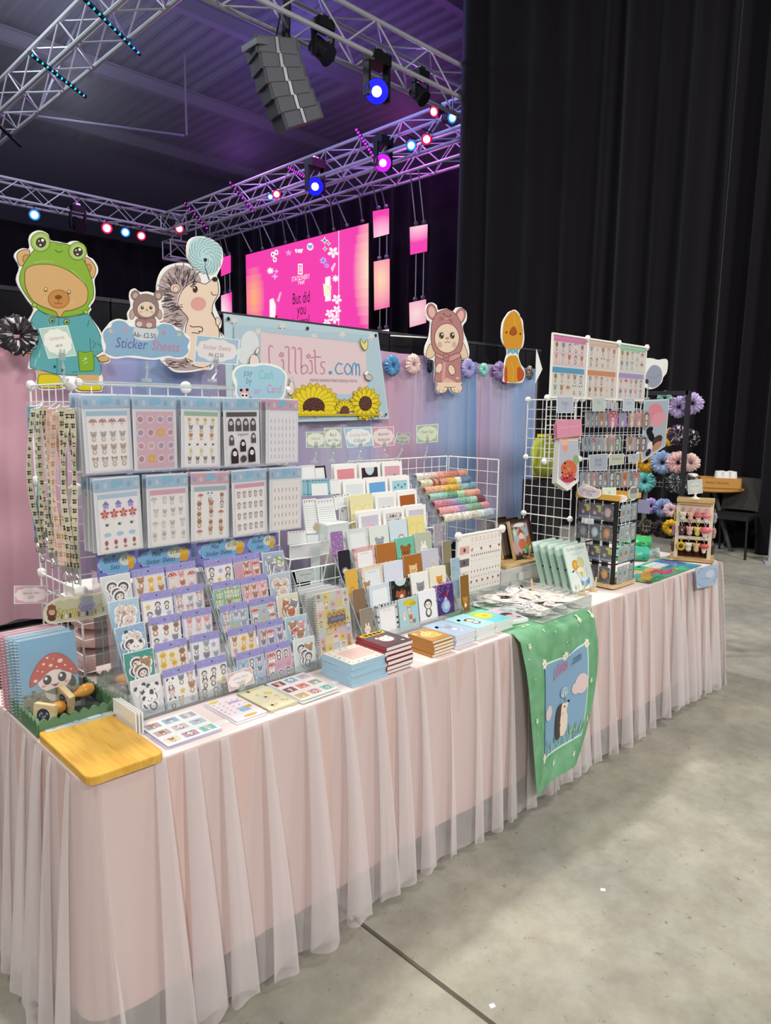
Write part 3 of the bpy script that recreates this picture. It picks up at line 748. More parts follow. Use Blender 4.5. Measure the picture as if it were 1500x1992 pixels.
# ------------------------------------------------------------------ LED screen and hanging panels
def screen_mat():
    m = bpy.data.materials.new('led_screen'); m.use_nodes = True; n, l, b = m.node_tree.nodes, m.node_tree.links, m.node_tree.nodes['Principled BSDF']
    a = n.new('ShaderNodeAttribute'); a.attribute_name = 'ink'; b.inputs['Base Color'].default_value = (0.01, 0.01, 0.01, 1); b.inputs['Roughness'].default_value = .6
    l.new(a.outputs['Color'], b.inputs['Emission Color']); b.inputs['Emission Strength'].default_value = 1.0; return m
SCR = screen_mat()
SX = 10.25
def scr_fn(o): return lambda px, py: (o.y - P(px, py, x=SX).y, P(px, py, x=SX).z - o.z)
def lerp(a, b, t): return tuple(x + (y - x) * t for x, y in zip(a, b))
def gradquad(a, quad, cf, nu, nv):
    """quad TL,TR,BR,BL in pixels, colour cf(u,v)"""
    a.up()
    def q(u, v):
        t = lerp(quad[0], quad[1], u); b = lerp(quad[3], quad[2], u); return lerp(t, b, v)
    for i in range(nu):
        for j in range(nv):
            a.mb.face([a.pt(q(i / nu, j / nv)), a.pt(q((i + 1) / nu, j / nv)), a.pt(q((i + 1) / nu, (j + 1) / nv)), a.pt(q(i / nu, (j + 1) / nv))], cf((i + .5) / nu, (j + .5) / nv))
PINK, PALE, ORG = hx('#f53fae'), hx('#ffd9e6'), hx('#ffb37a')
bg = lambda u, v: PINK
def glowspot(u0, v0, r, c): return lambda u, v: lerp(PINK, c, max(0, 1 - math.hypot((u - u0) / r[0], (v - v0) / r[1])) ** 0.8)
so = P(597, 700, x=SX)
sw = E('stage_screen', 'large pink LED stage screen with journal slogan and doodles', 'screen', (SX, so.y, so.z), (0, 0, -pi / 2))
f = scr_fn(so)
# edges of the wall of LED tiles: left strip, centre, right strip
for nm, quad, cf in (('side_screen', ((478, 496), (520, 485), (524, 720), (482, 720)), glowspot(.35, .38, (.5, .28), ORG)), ('centre_screen', ((520, 485), (662, 448), (662, 720), (524, 720)), bg),
                     ('side_screen', ((662, 448), (717, 434), (717, 720), (662, 720)), glowspot(1.0, .32, (.55, .42), hx('#ffe2c0')))):
    a = Art(f, 0.0); pts = [f(*q) for q in quad]
    a.mb.prism([(p[0], p[1]) for p in (pts[3], pts[2], pts[1], pts[0])], 0.004, 0.09, '#000000'); gradquad(a, quad, cf, 16, 16); M(nm, a.mb, SCR, parent=sw)
a = Art(f, -0.003, 0.0004)
D = '#3c0f2c'; W = '#fff6fb'
tl = math.atan2(f(662, 448)[1] - f(520, 485)[1], f(662, 448)[0] - f(520, 485)[0])
def st(t, px, py, size, col, sx=1.0, sh=0):
    x, z = f(px, py); b = Art(None, -0.003, 0.0004, mb=a.mb, h=a.h); b.text(t, x, z, size, col, sh, 0, sx); a.h = b.h
st('But did', 586, 590, .36, D, .62); st('you', 587, 612, .36, D, .62); st('journal', 586, 636, .36, D, .62)
st('STATIONERY', 585, 545, .15, W, .75); st('Fest', 586, 553, .16, W, .9, .3)
M('slogan', a.mb, SCR, parent=sw); a = Art(f, -0.003, 0.0004)
a.rect(580, 513, 589, 534, W); a.rect(582, 516, 587, 531, '#f0388f'); a.rect(583, 518, 586, 529, '#ffd0e4')
for x, y in ((531, 495), (538, 491), (535, 505)): a.ell(x, y, 4, 5.5, W, n=10); a.ell(x, y, 1.6, 2.2, '#7a1030', n=6)
a.star(562, 492, 7, '#f29be0', rot=-pi / 2)
for k in (-1, 0, 1): a.poly([(579 + k * 5, 486 - abs(k)), (584 + k * 6, 484), (583 + k * 5, 492), (580 + k * 4, 492)], W)
a.ell(604, 480, 6.5, 7.5, W, n=12); a.heart(604, 480, -5.5, '#8aa8e8')
for x, y, r in ((632, 468, 8), (640, 474, 5), (633, 484, 5.5)): a.star(x, y, r, W, 4, .4); a.star(x, y, r * .6, '#2d9c8c', 4, .4)
for x, y, r in ((649, 491, 9), (643, 548, 0), (656, 582, 8), (656, 603, 7), (642, 610, 7), (652, 620, 8), (637, 627, 6)):
    if r: a.flower(x, y, r * 1.25, W, '#f3c6d8', 5)
a.star(654, 542, 8, W, 8, .5); a.star(527, 527, 8, W, 8, .5); a.flower(630, 507, 7, '#c7a4f0', '#6a6ae0', 6); a.flower(637, 517, 5, '#c7a4f0', '#6a6ae0', 6)
a.star(539, 528, 5, '#e9b7f2', 4, .4); a.star(536, 538, 7, '#e9b7f2', 4, .4)
a.poly([(645, 522), (652, 511), (655, 513), (648, 530)], '#f7c4e6'); a.poly([(540, 585), (546, 568), (549, 569), (544, 588)], '#f8b7d6')
a.poly([(634, 540), (644, 537), (645, 585), (634, 587)], W); a.poly([(630, 552), (646, 556), (645, 578), (632, 576)], '#fbf3d8'); a.stroke([(638, 560), (642, 556), (645, 568)], 1, '#d8b060')
a.poly([(526, 583), (533, 580), (538, 594), (537, 622), (526, 621)], W); a.star(539, 616, 4, '#8e1040')
a.stroke([(660.5, 449), (660.5, 645)], 1.2, W)
M('doodles', a.mb, SCR, parent=sw)
tops = [(483, 491), (500, 485), (517, 480), (535, 475), (552, 471), (570, 466), (590, 461), (614, 455), (655, 446), (700, 432)]
for k, (px, py) in enumerate([(486, 488), (508, 483), (528, 478), (553, 471), (572, 467), (598, 460), (621, 454), (647, 446), (673, 438), (703, 430)]):
    p1 = P(px, py, x=SX); bot = (so.y - p1.y, .04, p1.z - so.z); q = P(px + (-12 if k % 2 == 0 else 5), py - 46, x=SX)
    mb = MB(); top = (so.y - q.y, -.16, 6.02 - so.z); mb.rod(bot, top, .016); mb.ball(bot, .045, 6); M('sling', mb, GREYM, parent=sw)
PANELS = [(((725, 411), (757, 405), (757, 455), (727, 463)), 'small pink hanging screen tile above the tall orange one', glowspot(.5, 1.1, (1.2, .9), PALE), 346),
          (((727, 509), (758, 503), (758, 597), (728, 604)), 'tall hanging screen tile with orange and pink glow', glowspot(.45, .4, (1.1, .7), hx('#ffd8b0')), 456),
          (((728, 645), (757, 640), (757, 700), (728, 705)), 'pale hanging screen tile partly hidden by the partition', lambda u, v: PALE, 597),
          (((797, 442), (832, 436), (831, 489), (798, 496)), 'plain pink hanging screen tile beside the dark curtain', glowspot(.5, -.1, (1.2, .7), PALE), 320),
          (((796, 589), (829, 582), (829, 628), (797, 637)), 'pale pink hanging screen tile above the mouse hood cutout', glowspot(.4, .5, (1.3, 1.1), hx('#f6dcd8')), 488),
          (((429, 502), (449, 496), (449, 530), (430, 538)), 'pink hanging screen tile behind the dandelion', glowspot(2, 2, (1, 1), PALE), 420),
          (((430, 575), (451, 568), (452, 650), (431, 655)), 'white and pink hanging screen tile beside the hedgehog', glowspot(0, .6, (1.1, .8), hx('#ffffff')), 530)]
for quad, lb, cf, ytop in PANELS:
    o = P(*quad[3], x=SX); t = E('hanging_screen_tile', lb, 'screen', (SX, o.y, o.z), (0, 0, -pi / 2)); f2 = scr_fn(o)
    a = Art(f2, 0.0); pts = [f2(*q) for q in quad]; a.mb.prism([pts[3], pts[2], pts[1], pts[0]], .004, .07, '#000000'); gradquad(a, quad, cf, 10, 14); M('lit_face', a.mb, SCR, parent=t)
    for u in (.3, .75):
        pq = lerp(quad[0], quad[1], u); b = f2(*pq); top = f2(pq[0], ytop)
        mb = MB(); mb.rod((b[0], .03, b[1] - .02), (b[0], -.16 if ytop < 430 else .03, 6.02 - o.z if ytop < 430 else top[1]), .014); mb.ball((b[0], .03, b[1] + .05), .05, 6); M('hanger', mb, GREYM, parent=t)

# thin stage haze drifting under the roof, above the trusses
hm = bpy.data.materials.new('stage_haze'); hm.use_nodes = True; n, l = hm.node_tree.nodes, hm.node_tree.links; n.clear()
vo = n.new('ShaderNodeVolumeScatter'); vo.inputs['Density'].default_value = 0.022; vo.inputs['Anisotropy'].default_value = 0.2; ou = n.new('ShaderNodeOutputMaterial'); l.new(vo.outputs[0], ou.inputs['Volume'])
mb = MB(); mb.bx(2.0, 14.7, 7.2, 22.7, 6.56, 8.98); M('stage_haze', mb, hm, label='thin haze drifting under the hall roof above the trusses', cat='haze', kind='stuff')

# ================================================================== cut-out figures, banner, scrunchies on the backdrop
def pxfn(ox, oy, s, Y, org, X=None):
    if X is not None: return lambda u, v: (org.y - P(ox + u * s, oy + v * s, x=X).y, P(ox + u * s, oy + v * s, x=X).z - org.z)
    return lambda u, v: (P(ox + u * s, oy + v * s, y=Y).x - org.x, P(ox + u * s, oy + v * s, y=Y).z - org.z)
def cutout(name, label, cat, ox, oy, s, Y, outline, draw, base, th=0.008, k=3, edge='#f6f5f1', group=None):
    org = P(ox + base[0] * s, oy + base[1] * s, y=Y); f = pxfn(ox, oy, s, Y, org)
    t = E(name, label, cat, (org.x, Y, org.z), group=group)
    q = spline(outline, k, True) if k else outline
    mb = MB(); mb.prism([f(*p) for p in q], -th / 2, th / 2, edge); M('board', mb, GLOSS, parent=t)
    a = Art(f, -th / 2 - 0.0002); draw(a); M('print', a.mb, GLOSS, parent=t)
    return t

L1 = '#5b4a2e'
def draw_bear(a):
    w = 7; skin = '#d8ae74'
    a.blob([(160, 350), (175, 305), (225, 280), (285, 290), (270, 370), (220, 430), (185, 430)], skin, ln=L1, w=w)
    a.ell(250, 370, 30, 40, '#c39659', n=12, ln=L1, w=6)
    a.blob([(820, 360), (875, 380), (925, 450), (920, 520), (890, 560), (850, 480)], skin, ln=L1, w=w); a.ell(855, 460, 24, 40, '#c39659', n=12, ln=L1, w=6)
    # hood
    hood = [(190, 520), (230, 420), (290, 330), (340, 270), (420, 210), (500, 205), (600, 220), (680, 240), (760, 300), (820, 400), (880, 540), (905, 660), (900, 750), (850, 830), (870, 850), (820, 895), (740, 915), (590, 935), (470, 910), (380, 870), (310, 800), (230, 690), (190, 600)]
    a.blob(hood, '#8ab536', ln='#4d6a1c', w=w)
    for cx, cy, r in ((390, 205, 92), (750, 295, 85)):
        a.ell(cx, cy, r, r, '#9fc45a', n=20, ln='#4d6a1c', w=6); a.ell(cx + 2, cy + 4, r * .78, r * .78, '#b9d080', n=18); a.ell(cx + 4, cy + 6, r * .56, r * .56, '#3e3420', n=16)
        a.ell(cx + 20, cy - 16, 14, 14, '#fff', n=8); a.ell(cx - 16, cy - 8, 8, 8, '#f5f0e0', n=7); a.ell(cx - 2, cy + 30, 11, 8, '#fff', n=7)
    a.stroke([(530, 282), (560, 302), (590, 300), (607, 292)], 7, '#4d6a1c', k=3); a.ell(557, 232, 5, 5, '#4d6a1c', n=6); a.ell(588, 238, 5, 5, '#4d6a1c', n=6)
    a.stroke([(320, 410), (420, 392), (520, 400)], 8, '#b7d672', k=3); a.stroke([(690, 480), (760, 540), (820, 610)], 8, '#b7d672', k=3)
    a.blob([(235, 560), (250, 470), (330, 430), (480, 425), (620, 465), (740, 540), (830, 630), (850, 720), (820, 810), (700, 865), (620, 880), (590, 930), (560, 925), (530, 880), (400, 830), (310, 770), (250, 660)], skin, ln='#7a5a2c', w=w)
    for cx, cy in ((440, 668), (665, 692)): a.ell(cx, cy, 17, 24, '#6a4a22', n=12); a.ell(cx, cy - 4, 10, 14, '#f6e2a8', n=10)
    a.ell(566, 760, 100, 86, '#c88a48', n=22, ln='#8a5a28', w=6); a.ell(562, 742, 36, 22, '#7a4a20', n=14); a.stroke([(562, 765), (562, 795)], 6, '#7a4a20')
    a.stroke([(525, 795), (545, 808), (562, 795), (580, 808), (600, 795)], 6, '#7a4a20', k=3)
    for x, y in ((430, 750), (420, 770), (445, 772), (700, 778), (715, 795), (690, 795)): a.ell(x, y, 6, 5, '#f1dcaa', n=6)
    for x, y in ((330, 818), (828, 885)): a.ell(x, y, 22, 16, '#a9c94e', .5, 10, ln='#4d6a1c', w=5)
    # coat
    coat = [(345, 880), (300, 960), (265, 1060), (250, 1180), (300, 1250), (290, 1420), (430, 1460), (560, 1490), (760, 1500), (975, 1495), (945, 1340), (920, 1310), (985, 1270), (1000, 1240), (960, 1090), (900, 980), (850, 905), (740, 925), (590, 945), (460, 920), (380, 875)]
    a.poly(spline(coat, 2, True), '#5ea9ae'); a.stroke(spline(coat, 2, True), 6, '#35606a', True)
    a.stroke([(566, 945), (556, 1100), (548, 1480)], 6, '#35606a'); a.stroke([(870, 1140), (875, 1260), (905, 1310), (960, 1330)], 6, '#35606a', k=2); a.stroke([(300, 1000), (340, 1150), (345, 1240), (300, 1255)], 6, '#35606a', k=2)
    a.stroke([(375, 1110), (360, 1210)], 6, '#35606a'); a.stroke([(900, 1240), (925, 1180)], 6, '#35606a'); a.stroke([(845, 1030), (858, 965)], 6, '#35606a')
    for pts in ([(330, 1410), (350, 1340)], [(370, 1330), (382, 1260)], [(895, 1185), (905, 1160)], [(940, 1190), (985, 1225)], [(690, 1470), (745, 1468)]): a.stroke(pts, 5, '#cfe9e6' if pts[0][0] < 600 else '#35606a')
    for x, y in ((500, 968), (640, 982)): a.ell(x, y, 24, 24, '#9fb65a', n=12, ln='#2d4a40', w=6); a.ell(x + 3, y + 4, 13, 13, '#2d4a40', n=8)
    for x, y in ((525, 1418), (602, 1452)): a.ell(x, y, 13, 17, '#2d4a50', n=9)
    pk = [(755, 1265), (820, 1280), (895, 1265), (908, 1360), (905, 1455), (830, 1462), (770, 1462), (757, 1360)]; a.poly(pk, '#86b22f'); a.stroke(pk, 6, '#4d6a1c', True); a.heart(825, 1340, -16, '#d5e6a2')
    for x, y in ((805, 1358), (815, 1385), (835, 1375)): a.ell(x, y, 6, 8, '#d5e6a2', n=6)
    # paws, legs, boots
    a.blob([(945, 1330), (1000, 1305), (1045, 1325), (1055, 1355), (1000, 1372), (965, 1365)], skin, ln=L1, w=6); a.blob([(220, 1265), (300, 1258), (300, 1288), (230, 1288)], skin, ln=L1, w=6)
    a.poly([(350, 1445), (520, 1490), (510, 1510), (362, 1500)], skin); a.poly([(745, 1497), (955, 1497), (950, 1590), (750, 1590)], skin)
    bl = [(370, 1505), (430, 1490), (540, 1498), (585, 1530), (610, 1590), (590, 1618), (470, 1625), (380, 1618), (362, 1580)]; a.blob(bl, '#dccb12', ln='#5e5a10', w=6, k=3)
    br = [(730, 1575), (800, 1560), (900, 1570), (960, 1590), (978, 1625), (960, 1645), (800, 1648), (745, 1630)]; a.blob(br, '#dccb12', ln='#5e5a10', w=6, k=3)
    a.stroke([(520, 1605), (580, 1603)], 8, '#4a4a18'); a.stroke([(370, 1595), (395, 1600)], 8, '#4a4a18')
bear_out = [(135, 350), (160, 295), (215, 265), (285, 268), (278, 180), (300, 125), (350, 95), (410, 98), (465, 130), (490, 188), (560, 200), (645, 218), (690, 197), (760, 200), (830, 255), (850, 340), (900, 370), (945, 440), (948, 505), (915, 575), (925, 680), (915, 770), (875, 830), (885, 862), (862, 905), (920, 990), (985, 1090), (1020, 1250), (1068, 1330), (1060, 1375), (1005, 1388), (972, 1385), (985, 1490), (998, 1530), (992, 1640), (960, 1660), (760, 1664), (715, 1632), (600, 1635), (480, 1645), (390, 1640), (345, 1600), (358, 1530), (335, 1442), (272, 1432), (295, 1300), (225, 1295), (170, 1260), (200, 1170), (240, 1020), (325, 868), (270, 780), (185, 650), (155, 560), (185, 450)]
cutout('bear_cutout', 'flat cutout of a bear in a green frog hood and teal raincoat', 'cutout', 0, 430, .2, 2.93, bear_out, draw_bear, (660, 1660))

def draw_hedge(a):
    rnd = random.Random(5); cream = '#f1d9c4'; dk = '#332a30'
    back = [(860, 430), (760, 450), (690, 510), (650, 580), (640, 680), (690, 720), (690, 800), (690, 900), (690, 1000), (760, 1030), (700, 1345), (730, 1400), (800, 1450), (920, 1455), (1020, 1440), (1060, 1420), (900, 1330), (880, 1050), (925, 950), (870, 870), (820, 820), (830, 720), (900, 640), (1000, 590), (1050, 600), (1040, 540), (980, 480), (920, 440)]
    body = [(1040, 600), (1090, 615), (1130, 590), (1165, 565), (1205, 575), (1220, 650), (1215, 720), (1170, 800), (1160, 880), (1190, 960), (1225, 1060), (1225, 1140), (1180, 1330), (1140, 1400), (1060, 1425), (960, 1400), (900, 1330), (900, 1050), (925, 950), (870, 880), (825, 820), (845, 720), (900, 640), (980, 595)]
    a.blob(back, '#b9a5a5', k=2); 
    a.blob(body, cream, ln=dk, w=7, k=3)
    def spike(x, y, ang, ln): 
        a.stroke([(x, y), (x + ln * .5 * cos(ang) + 4, y + ln * .5 * sin(ang)), (x + ln * cos(ang), y + ln * sin(ang))], 5.5, rnd.choice([dk, dk, '#50424a', '#d9c8c6']))
    h = a.h
    for k in range(300):
        t = rnd.random(); 
        if t < .55: th = rnd.uniform(2.55, 5.35); r = rnd.uniform(.1, 1); cx, cy = 900, 720; x, y = cx + (90 + 150 * r) * cos(th), cy + (60 + 200 * r) * sin(th); ang = th + .2
        elif t < .85: x, y = rnd.uniform(700, 880), rnd.uniform(780, 1030); ang = rnd.uniform(2.6, 3.4)
        else: x, y = rnd.uniform(720, 990), rnd.uniform(1350, 1430); ang = rnd.uniform(3.0, 3.5)
        if t < .55 and x > 1040: continue
        a.h = h + rnd.random() * .0004; spike(x, y, ang, rnd.uniform(50, 80) * (.7 if t > .85 else 1))
    a.h = h + .0005
    a.ell(800, 655, 48, 44, '#e3c3b4', n=16, ln=dk, w=6); a.ell(805, 665, 24, 26, '#efd3c6', n=12, ln=dk, w=4)
    a.ell(993, 665, 25, 34, '#4a3326', n=14); a.ell(985, 650, 8, 8, '#fff', n=7); a.stroke([(945, 640), (952, 625)], 6, dk)
    a.ell(1025, 805, 75, 66, '#e3a8a0', n=18); a.ell(1185, 568, 28, 24, '#2b2426', n=12)
    a.stroke([(1150, 690), (1160, 715), (1185, 722), (1205, 715)], 6, dk, k=3); a.stroke([(1150, 890), (1190, 960), (1225, 1050), (1255, 1120)], 7, dk, k=2)
    a.stroke([(940, 1015), (970, 1030), (1040, 1028), (1065, 1045), (1060, 1075), (1025, 1070)], 7, dk, k=3); a.stroke([(1030, 1070), (1035, 1090), (1000, 1090), (960, 1085)], 6, dk, k=2)
    a.stroke([(1065, 1425), (1080, 1445), (1120, 1440), (1150, 1400)], 7, dk, k=3); a.ell(1100, 1435, 40, 14, cream, n=10)
    a.blob([(1195, 940), (1225, 945), (1240, 980), (1215, 1020), (1195, 1000)], cream, ln=dk, w=5)
    # dandelion clock
    pts = [(935, 270), (945, 215), (985, 170), (1040, 160), (1120, 175), (1200, 220), (1245, 280), (1245, 380), (1215, 460), (1180, 515), (1130, 520), (1060, 500), (960, 430), (930, 340)]
    a.blob(pts, '#bfe0e4', k=3); h = a.h
    for k in range(130):
        th = k * 2.39996; r = 25 + 150 * math.sqrt(k / 130); cx, cy = 1090 + .0 * r, 375
        x, y = cx + r * .95 * cos(th), cy + r * 1.0 * sin(th) - r * .18
        if not (935 < x < 1240 and 170 < y < 510): continue
        b = th + .9; a.h = h; a.stroke([(x, y), (x + 14 * cos(b), y + 14 * sin(b)), (x + 30 * cos(b + .5), y + 30 * sin(b + .5))], 4, '#456672')
    a.h = h + .0004; a.ell(1090, 380, 19, 19, '#24303a', n=10); a.stroke([(1090, 380), (1088, 455)], 5, '#2a2a2e'); a.stroke([(1090, 460), (1130, 575)], 8, '#2a2a2e')
hedge_out = [(1010, 470), (930, 380), (912, 300), (920, 220), (960, 165), (1030, 148), (1110, 160), (1200, 205), (1255, 270), (1265, 380), (1235, 470), (1205, 535), (1225, 575), (1238, 660), (1230, 730), (1185, 800), (1215, 900), (1250, 970), (1245, 1030), (1230, 1060), (1280, 1130), (1230, 1150), (1200, 1330), (1160, 1440), (1060, 1450), (940, 1470), (800, 1468), (720, 1410), (660, 1350), (720, 1300), (700, 1100), (675, 1000), (660, 800), (620, 680), (635, 560), (680, 470), (750, 425), (850, 405), (940, 420), (1000, 470)]
cutout('hedgehog_cutout', 'flat cutout of a spiky hedgehog holding a pale blue dandelion', 'cutout', 180, 430, .2, 2.95, hedge_out, draw_hedge, (950, 1465))

def draw_mouse(a):
    rose, dr, cr, ln, w = '#b98583', '#a06e6c', '#eed6bd', '#6a4645', 5
    for pts in ([(425, 480), (395, 540), (388, 590), (410, 605), (450, 590), (470, 540)], [(700, 470), (735, 530), (745, 590), (715, 612), (685, 590), (665, 530)]): a.blob(pts, '#e8cfae', ln=ln, w=w)
    for cx, cy, rt in ((437, 205, -.2), (682, 240, .25)): a.ell(cx, cy, 40, 66, rose, rt, 18, ln=ln, w=w); a.ell(cx, cy + 4, 28, 48, '#e7b9ad', rt, 16)
    hood = [(430, 380), (440, 290), (480, 220), (560, 185), (630, 215), (680, 290), (705, 390), (700, 490), (670, 560), (560, 590), (470, 560), (435, 480)]
    a.blob(hood, rose, ln=ln, w=w)
    a.ell(566, 432, 104, 124, cr, n=24, ln=ln, w=w); a.ell(505, 488, 20, 28, '#d9b49c', n=10); a.ell(628, 488, 20, 28, '#d9b49c', n=10)
    for x in (519, 612): a.ell(x, 412, 20, 26, '#43302a', n=14); a.ell(x + 5, 402, 7, 8, '#fff', n=7); a.ell(x - 6, 424, 4, 5, '#e8c9a8', n=6); a.stroke([(x - 24, 400), (x - 16, 388), (x, 382), (x + 18, 388)], 4, '#43302a', k=2)
    a.ell(569, 433, 12, 8, '#d99a8c', n=8, ln=ln, w=3); a.stroke([(545, 465), (560, 470), (570, 458), (582, 470), (597, 465)], 4, ln, k=2)
    a.stroke([(545, 232), (575, 248), (597, 240)], 4, ln, k=2); a.ell(538, 222, 5, 8, ln, n=6); a.ell(594, 236, 5, 8, ln, n=6); a.ell(562, 266, 8, 6, '#e7b9ad', n=7)
    a.lines([[(500, 255), (535, 262)], [(498, 275), (535, 272)], [(585, 268), (620, 278)], [(583, 276), (615, 300)]], 3, ln)
    # coat
    coat = [(470, 580), (470, 700), (462, 800), (540, 805), (640, 808), (690, 808), (685, 700), (690, 620), (670, 570), (560, 590)]; a.poly(spline(coat, 3, True), rose); a.stroke(spline(coat, 3, True), w, ln, True)
    a.poly([(528, 640), (555, 640), (548, 800), (522, 800)], '#d9a19c'); a.blob([(470, 560), (560, 592), (660, 560), (680, 590), (600, 630), (560, 620), (520, 610), (475, 590)], '#d59d98', ln=ln, w=w)
    a.ell(560, 598, 22, 28, '#c98f8b', n=14, ln=ln, w=w); a.ell(560, 600, 9, 11, '#b27b78', n=9, ln=ln, w=3)
    for cx, cy, rt in ((497, 690, .3), (605, 705, -.3)): a.ell(cx, cy, 26, 45, cr, rt, 14, ln=ln, w=w); a.stroke([(cx - 14, cy + 30), (cx, cy + 44), (cx + 18, cy + 30)], 4, ln, k=2)
    a.poly([(520, 805), (590, 850), (640, 808), (560, 770)], '#e3b3ab'); a.heart(655, 775, -14, '#f0c4bd')
    for cx in (520, 648): a.ell(cx, 860, 48, 42, cr, n=16, ln=ln, w=w); a.stroke([(cx - 22, 872), (cx - 20, 892)], 4, ln); a.stroke([(cx + 14, 872), (cx + 16, 892)], 4, ln)
    a.poly([(480, 810), (685, 812), (680, 850), (590, 850), (490, 850)], cr)
    a.stroke([(540, 850), (590, 858), (640, 850)], 4, ln)
mouse_out = [(388, 200), (400, 145), (440, 126), (480, 150), (492, 190), (560, 178), (622, 200), (650, 172), (695, 168), (735, 210), (735, 280), (705, 325), (712, 380), (745, 470), (760, 560), (740, 615), (685, 620), (690, 700), (695, 810), (688, 830), (692, 890), (660, 910), (610, 900), (580, 862), (556, 895), (500, 908), (475, 880), (480, 815), (460, 800), (460, 640), (420, 612), (380, 580), (384, 500), (415, 420), (425, 300), (395, 270)]
cutout('mouse_hood_cutout', 'flat cutout of a bunny in a dusty pink mouse hood and coat', 'cutout', 740, 560, .22667, 2.95, mouse_out, draw_mouse, (585, 905))
def draw_duck(a):
    o, d = '#d99a35', '#b8741f'
    a.blob([(1045, 400), (1055, 300), (1085, 240), (1120, 205), (1150, 200), (1185, 235), (1205, 290), (1220, 380), (1215, 470), (1190, 530), (1130, 545), (1075, 520), (1050, 460)], o, k=4)
    a.blob([(1075, 620), (1100, 585), (1130, 580), (1165, 585), (1190, 640), (1215, 720), (1200, 800), (1080, 803), (1065, 700)], o, k=4)
    for pts in ([(1130, 205), (1145, 260), (1150, 320)], [(1120, 640), (1140, 720), (1130, 790)], [(1170, 640), (1180, 720)]): a.stroke(pts, 5, '#e6b458', k=3)
    a.blob([(1105, 385), (1125, 345), (1145, 335), (1160, 360), (1165, 390), (1140, 408), (1115, 402)], '#a85a2c', k=3, ln='#7a3e1c', w=4); a.ell(1078, 382, 6, 11, '#3a241a', n=8); a.ell(1196, 395, 6, 11, '#3a241a', n=8)
    a.stroke([(1075, 325), (1092, 315)], 3, d); a.stroke([(1185, 325), (1198, 335)], 3, d)
    a.poly([(1090, 515), (1128, 540), (1085, 575)], '#6fb3cc'); a.poly([(1180, 515), (1140, 540), (1178, 578)], '#6fb3cc'); a.ell(1133, 545, 16, 18, '#83c3d8', n=10, ln='#457f98', w=3)
    a.blob([(1172, 690), (1190, 680), (1215, 700), (1232, 740), (1215, 790), (1180, 800), (1170, 760)], '#c05a30', k=3); a.blob([(1062, 690), (1080, 680), (1085, 800), (1060, 800)], '#c05a30', k=3)
duck_out = [(1035, 400), (1045, 300), (1080, 235), (1105, 205), (1130, 195), (1145, 188), (1165, 195), (1190, 225), (1195, 245), (1218, 280), (1225, 350), (1232, 430), (1220, 500), (1195, 530), (1182, 585), (1205, 660), (1222, 680), (1240, 740), (1225, 795), (1195, 815), (1060, 810), (1050, 770), (1055, 690), (1075, 600), (1085, 570), (1078, 520), (1045, 470)]
cutout('duck_cutout', 'flat cutout of an orange duckling wearing a blue bow tie', 'cutout', 740, 560, .22667, 2.95, duck_out, draw_duck, (1130, 812))

# ------------------------------------------------------------------ banner
bY = 2.96; bo = P(595, 815, y=bY); bf = pxfn(420, 400, .29333, bY, bo)
bn = E('shop_banner', 'pale blue and pink vinyl shop banner with sunflowers and eyelets', 'banner', (bo.x, bY, bo.z))
mb = MB()
def bq(u, v):
    t = lerp((50, 715), (1075, 840), u); b = lerp((75, 1450), (1150, 1415), u); return lerp(t, b, v)
a = Art(bf); 
mb.grid(lambda u, v: (*[(x) for x in (bf(*bq(u, v))[0],)], 0.004 * sin(u * 7) - 0.002, bf(*bq(u, v))[1]), 24, 4, '#bdd5df'); mb.grid(lambda u, v: (bf(*bq(u, v))[0], 0.004 * sin(u * 7) + 0.001, bf(*bq(u, v))[1]), 24, 4, '#e8eef0')
M('vinyl_sheet', mb, GLOSS, parent=bn)
a = Art(bf, -0.0075); a.poly([bq(.06, .1), bq(.985, .045), bq(.985, .955), bq(.04, .97)], '#b4ccd8')
a.ell(220, 920, 60, 90, '#dfe6e6', n=16); a.ell(185, 990, 45, 60, '#dfe6e6', n=14)
for x, y in ((115, 765), (275, 835), (435, 800), (645, 868), (832, 855), (1025, 868), (1080, 1385)): a.flower(x, y, 24, '#dfdcd6', '#e9e2d0', 5)
a.poly([(288, 838), (985, 915), (1005, 1250), (288, 1262)], '#e4ced3'); a.stroke([(288, 838), (985, 915), (1005, 1250)], 4, '#b7c3cc')
pk, bl = '#c78b9e', '#5f9fc2'
for pts in ([(372, 940), (355, 930), (345, 955), (348, 1060), (340, 1110), (330, 1128), (375, 1120), (420, 1126)], [(425, 1030), (440, 1025), (442, 1090), (455, 1112)], [(450, 945), (466, 935), (477, 960), (477, 1090), (490, 1112)],
            [(495, 950), (510, 940), (520, 965), (520, 1092), (533, 1113)], [(536, 955), (550, 945), (560, 970), (560, 1098), (575, 1115), (598, 1100), (600, 1070), (580, 1058), (562, 1075)], [(612, 1035), (626, 1030), (632, 1095), (620, 1115), (608, 1105)],
            [(640, 965), (650, 970), (654, 1095), (668, 1114)], [(625, 1012), (655, 1004), (690, 1006)], [(718, 1040), (695, 1038), (690, 1062), (712, 1085), (706, 1114), (682, 1114)]): a.stroke(pts, 9, pk, k=4)
a.flower(428, 990, 20, pk, '#e4ced3', 6); a.flower(607, 1000, 18, pk, '#e4ced3', 6); a.ell(752, 1108, 13, 13, bl, n=10)
for pts in ([(832, 1056), (806, 1046), (786, 1082), (802, 1116), (836, 1110)], [(880, 1060), (862, 1050), (846, 1085), (862, 1118), (882, 1112), (892, 1085), (880, 1060)], [(897, 1126), (900, 1060), (918, 1048), (924, 1126)], [(924, 1068), (936, 1050), (944, 1075), (946, 1130)]): a.stroke(pts, 9, bl, k=4)
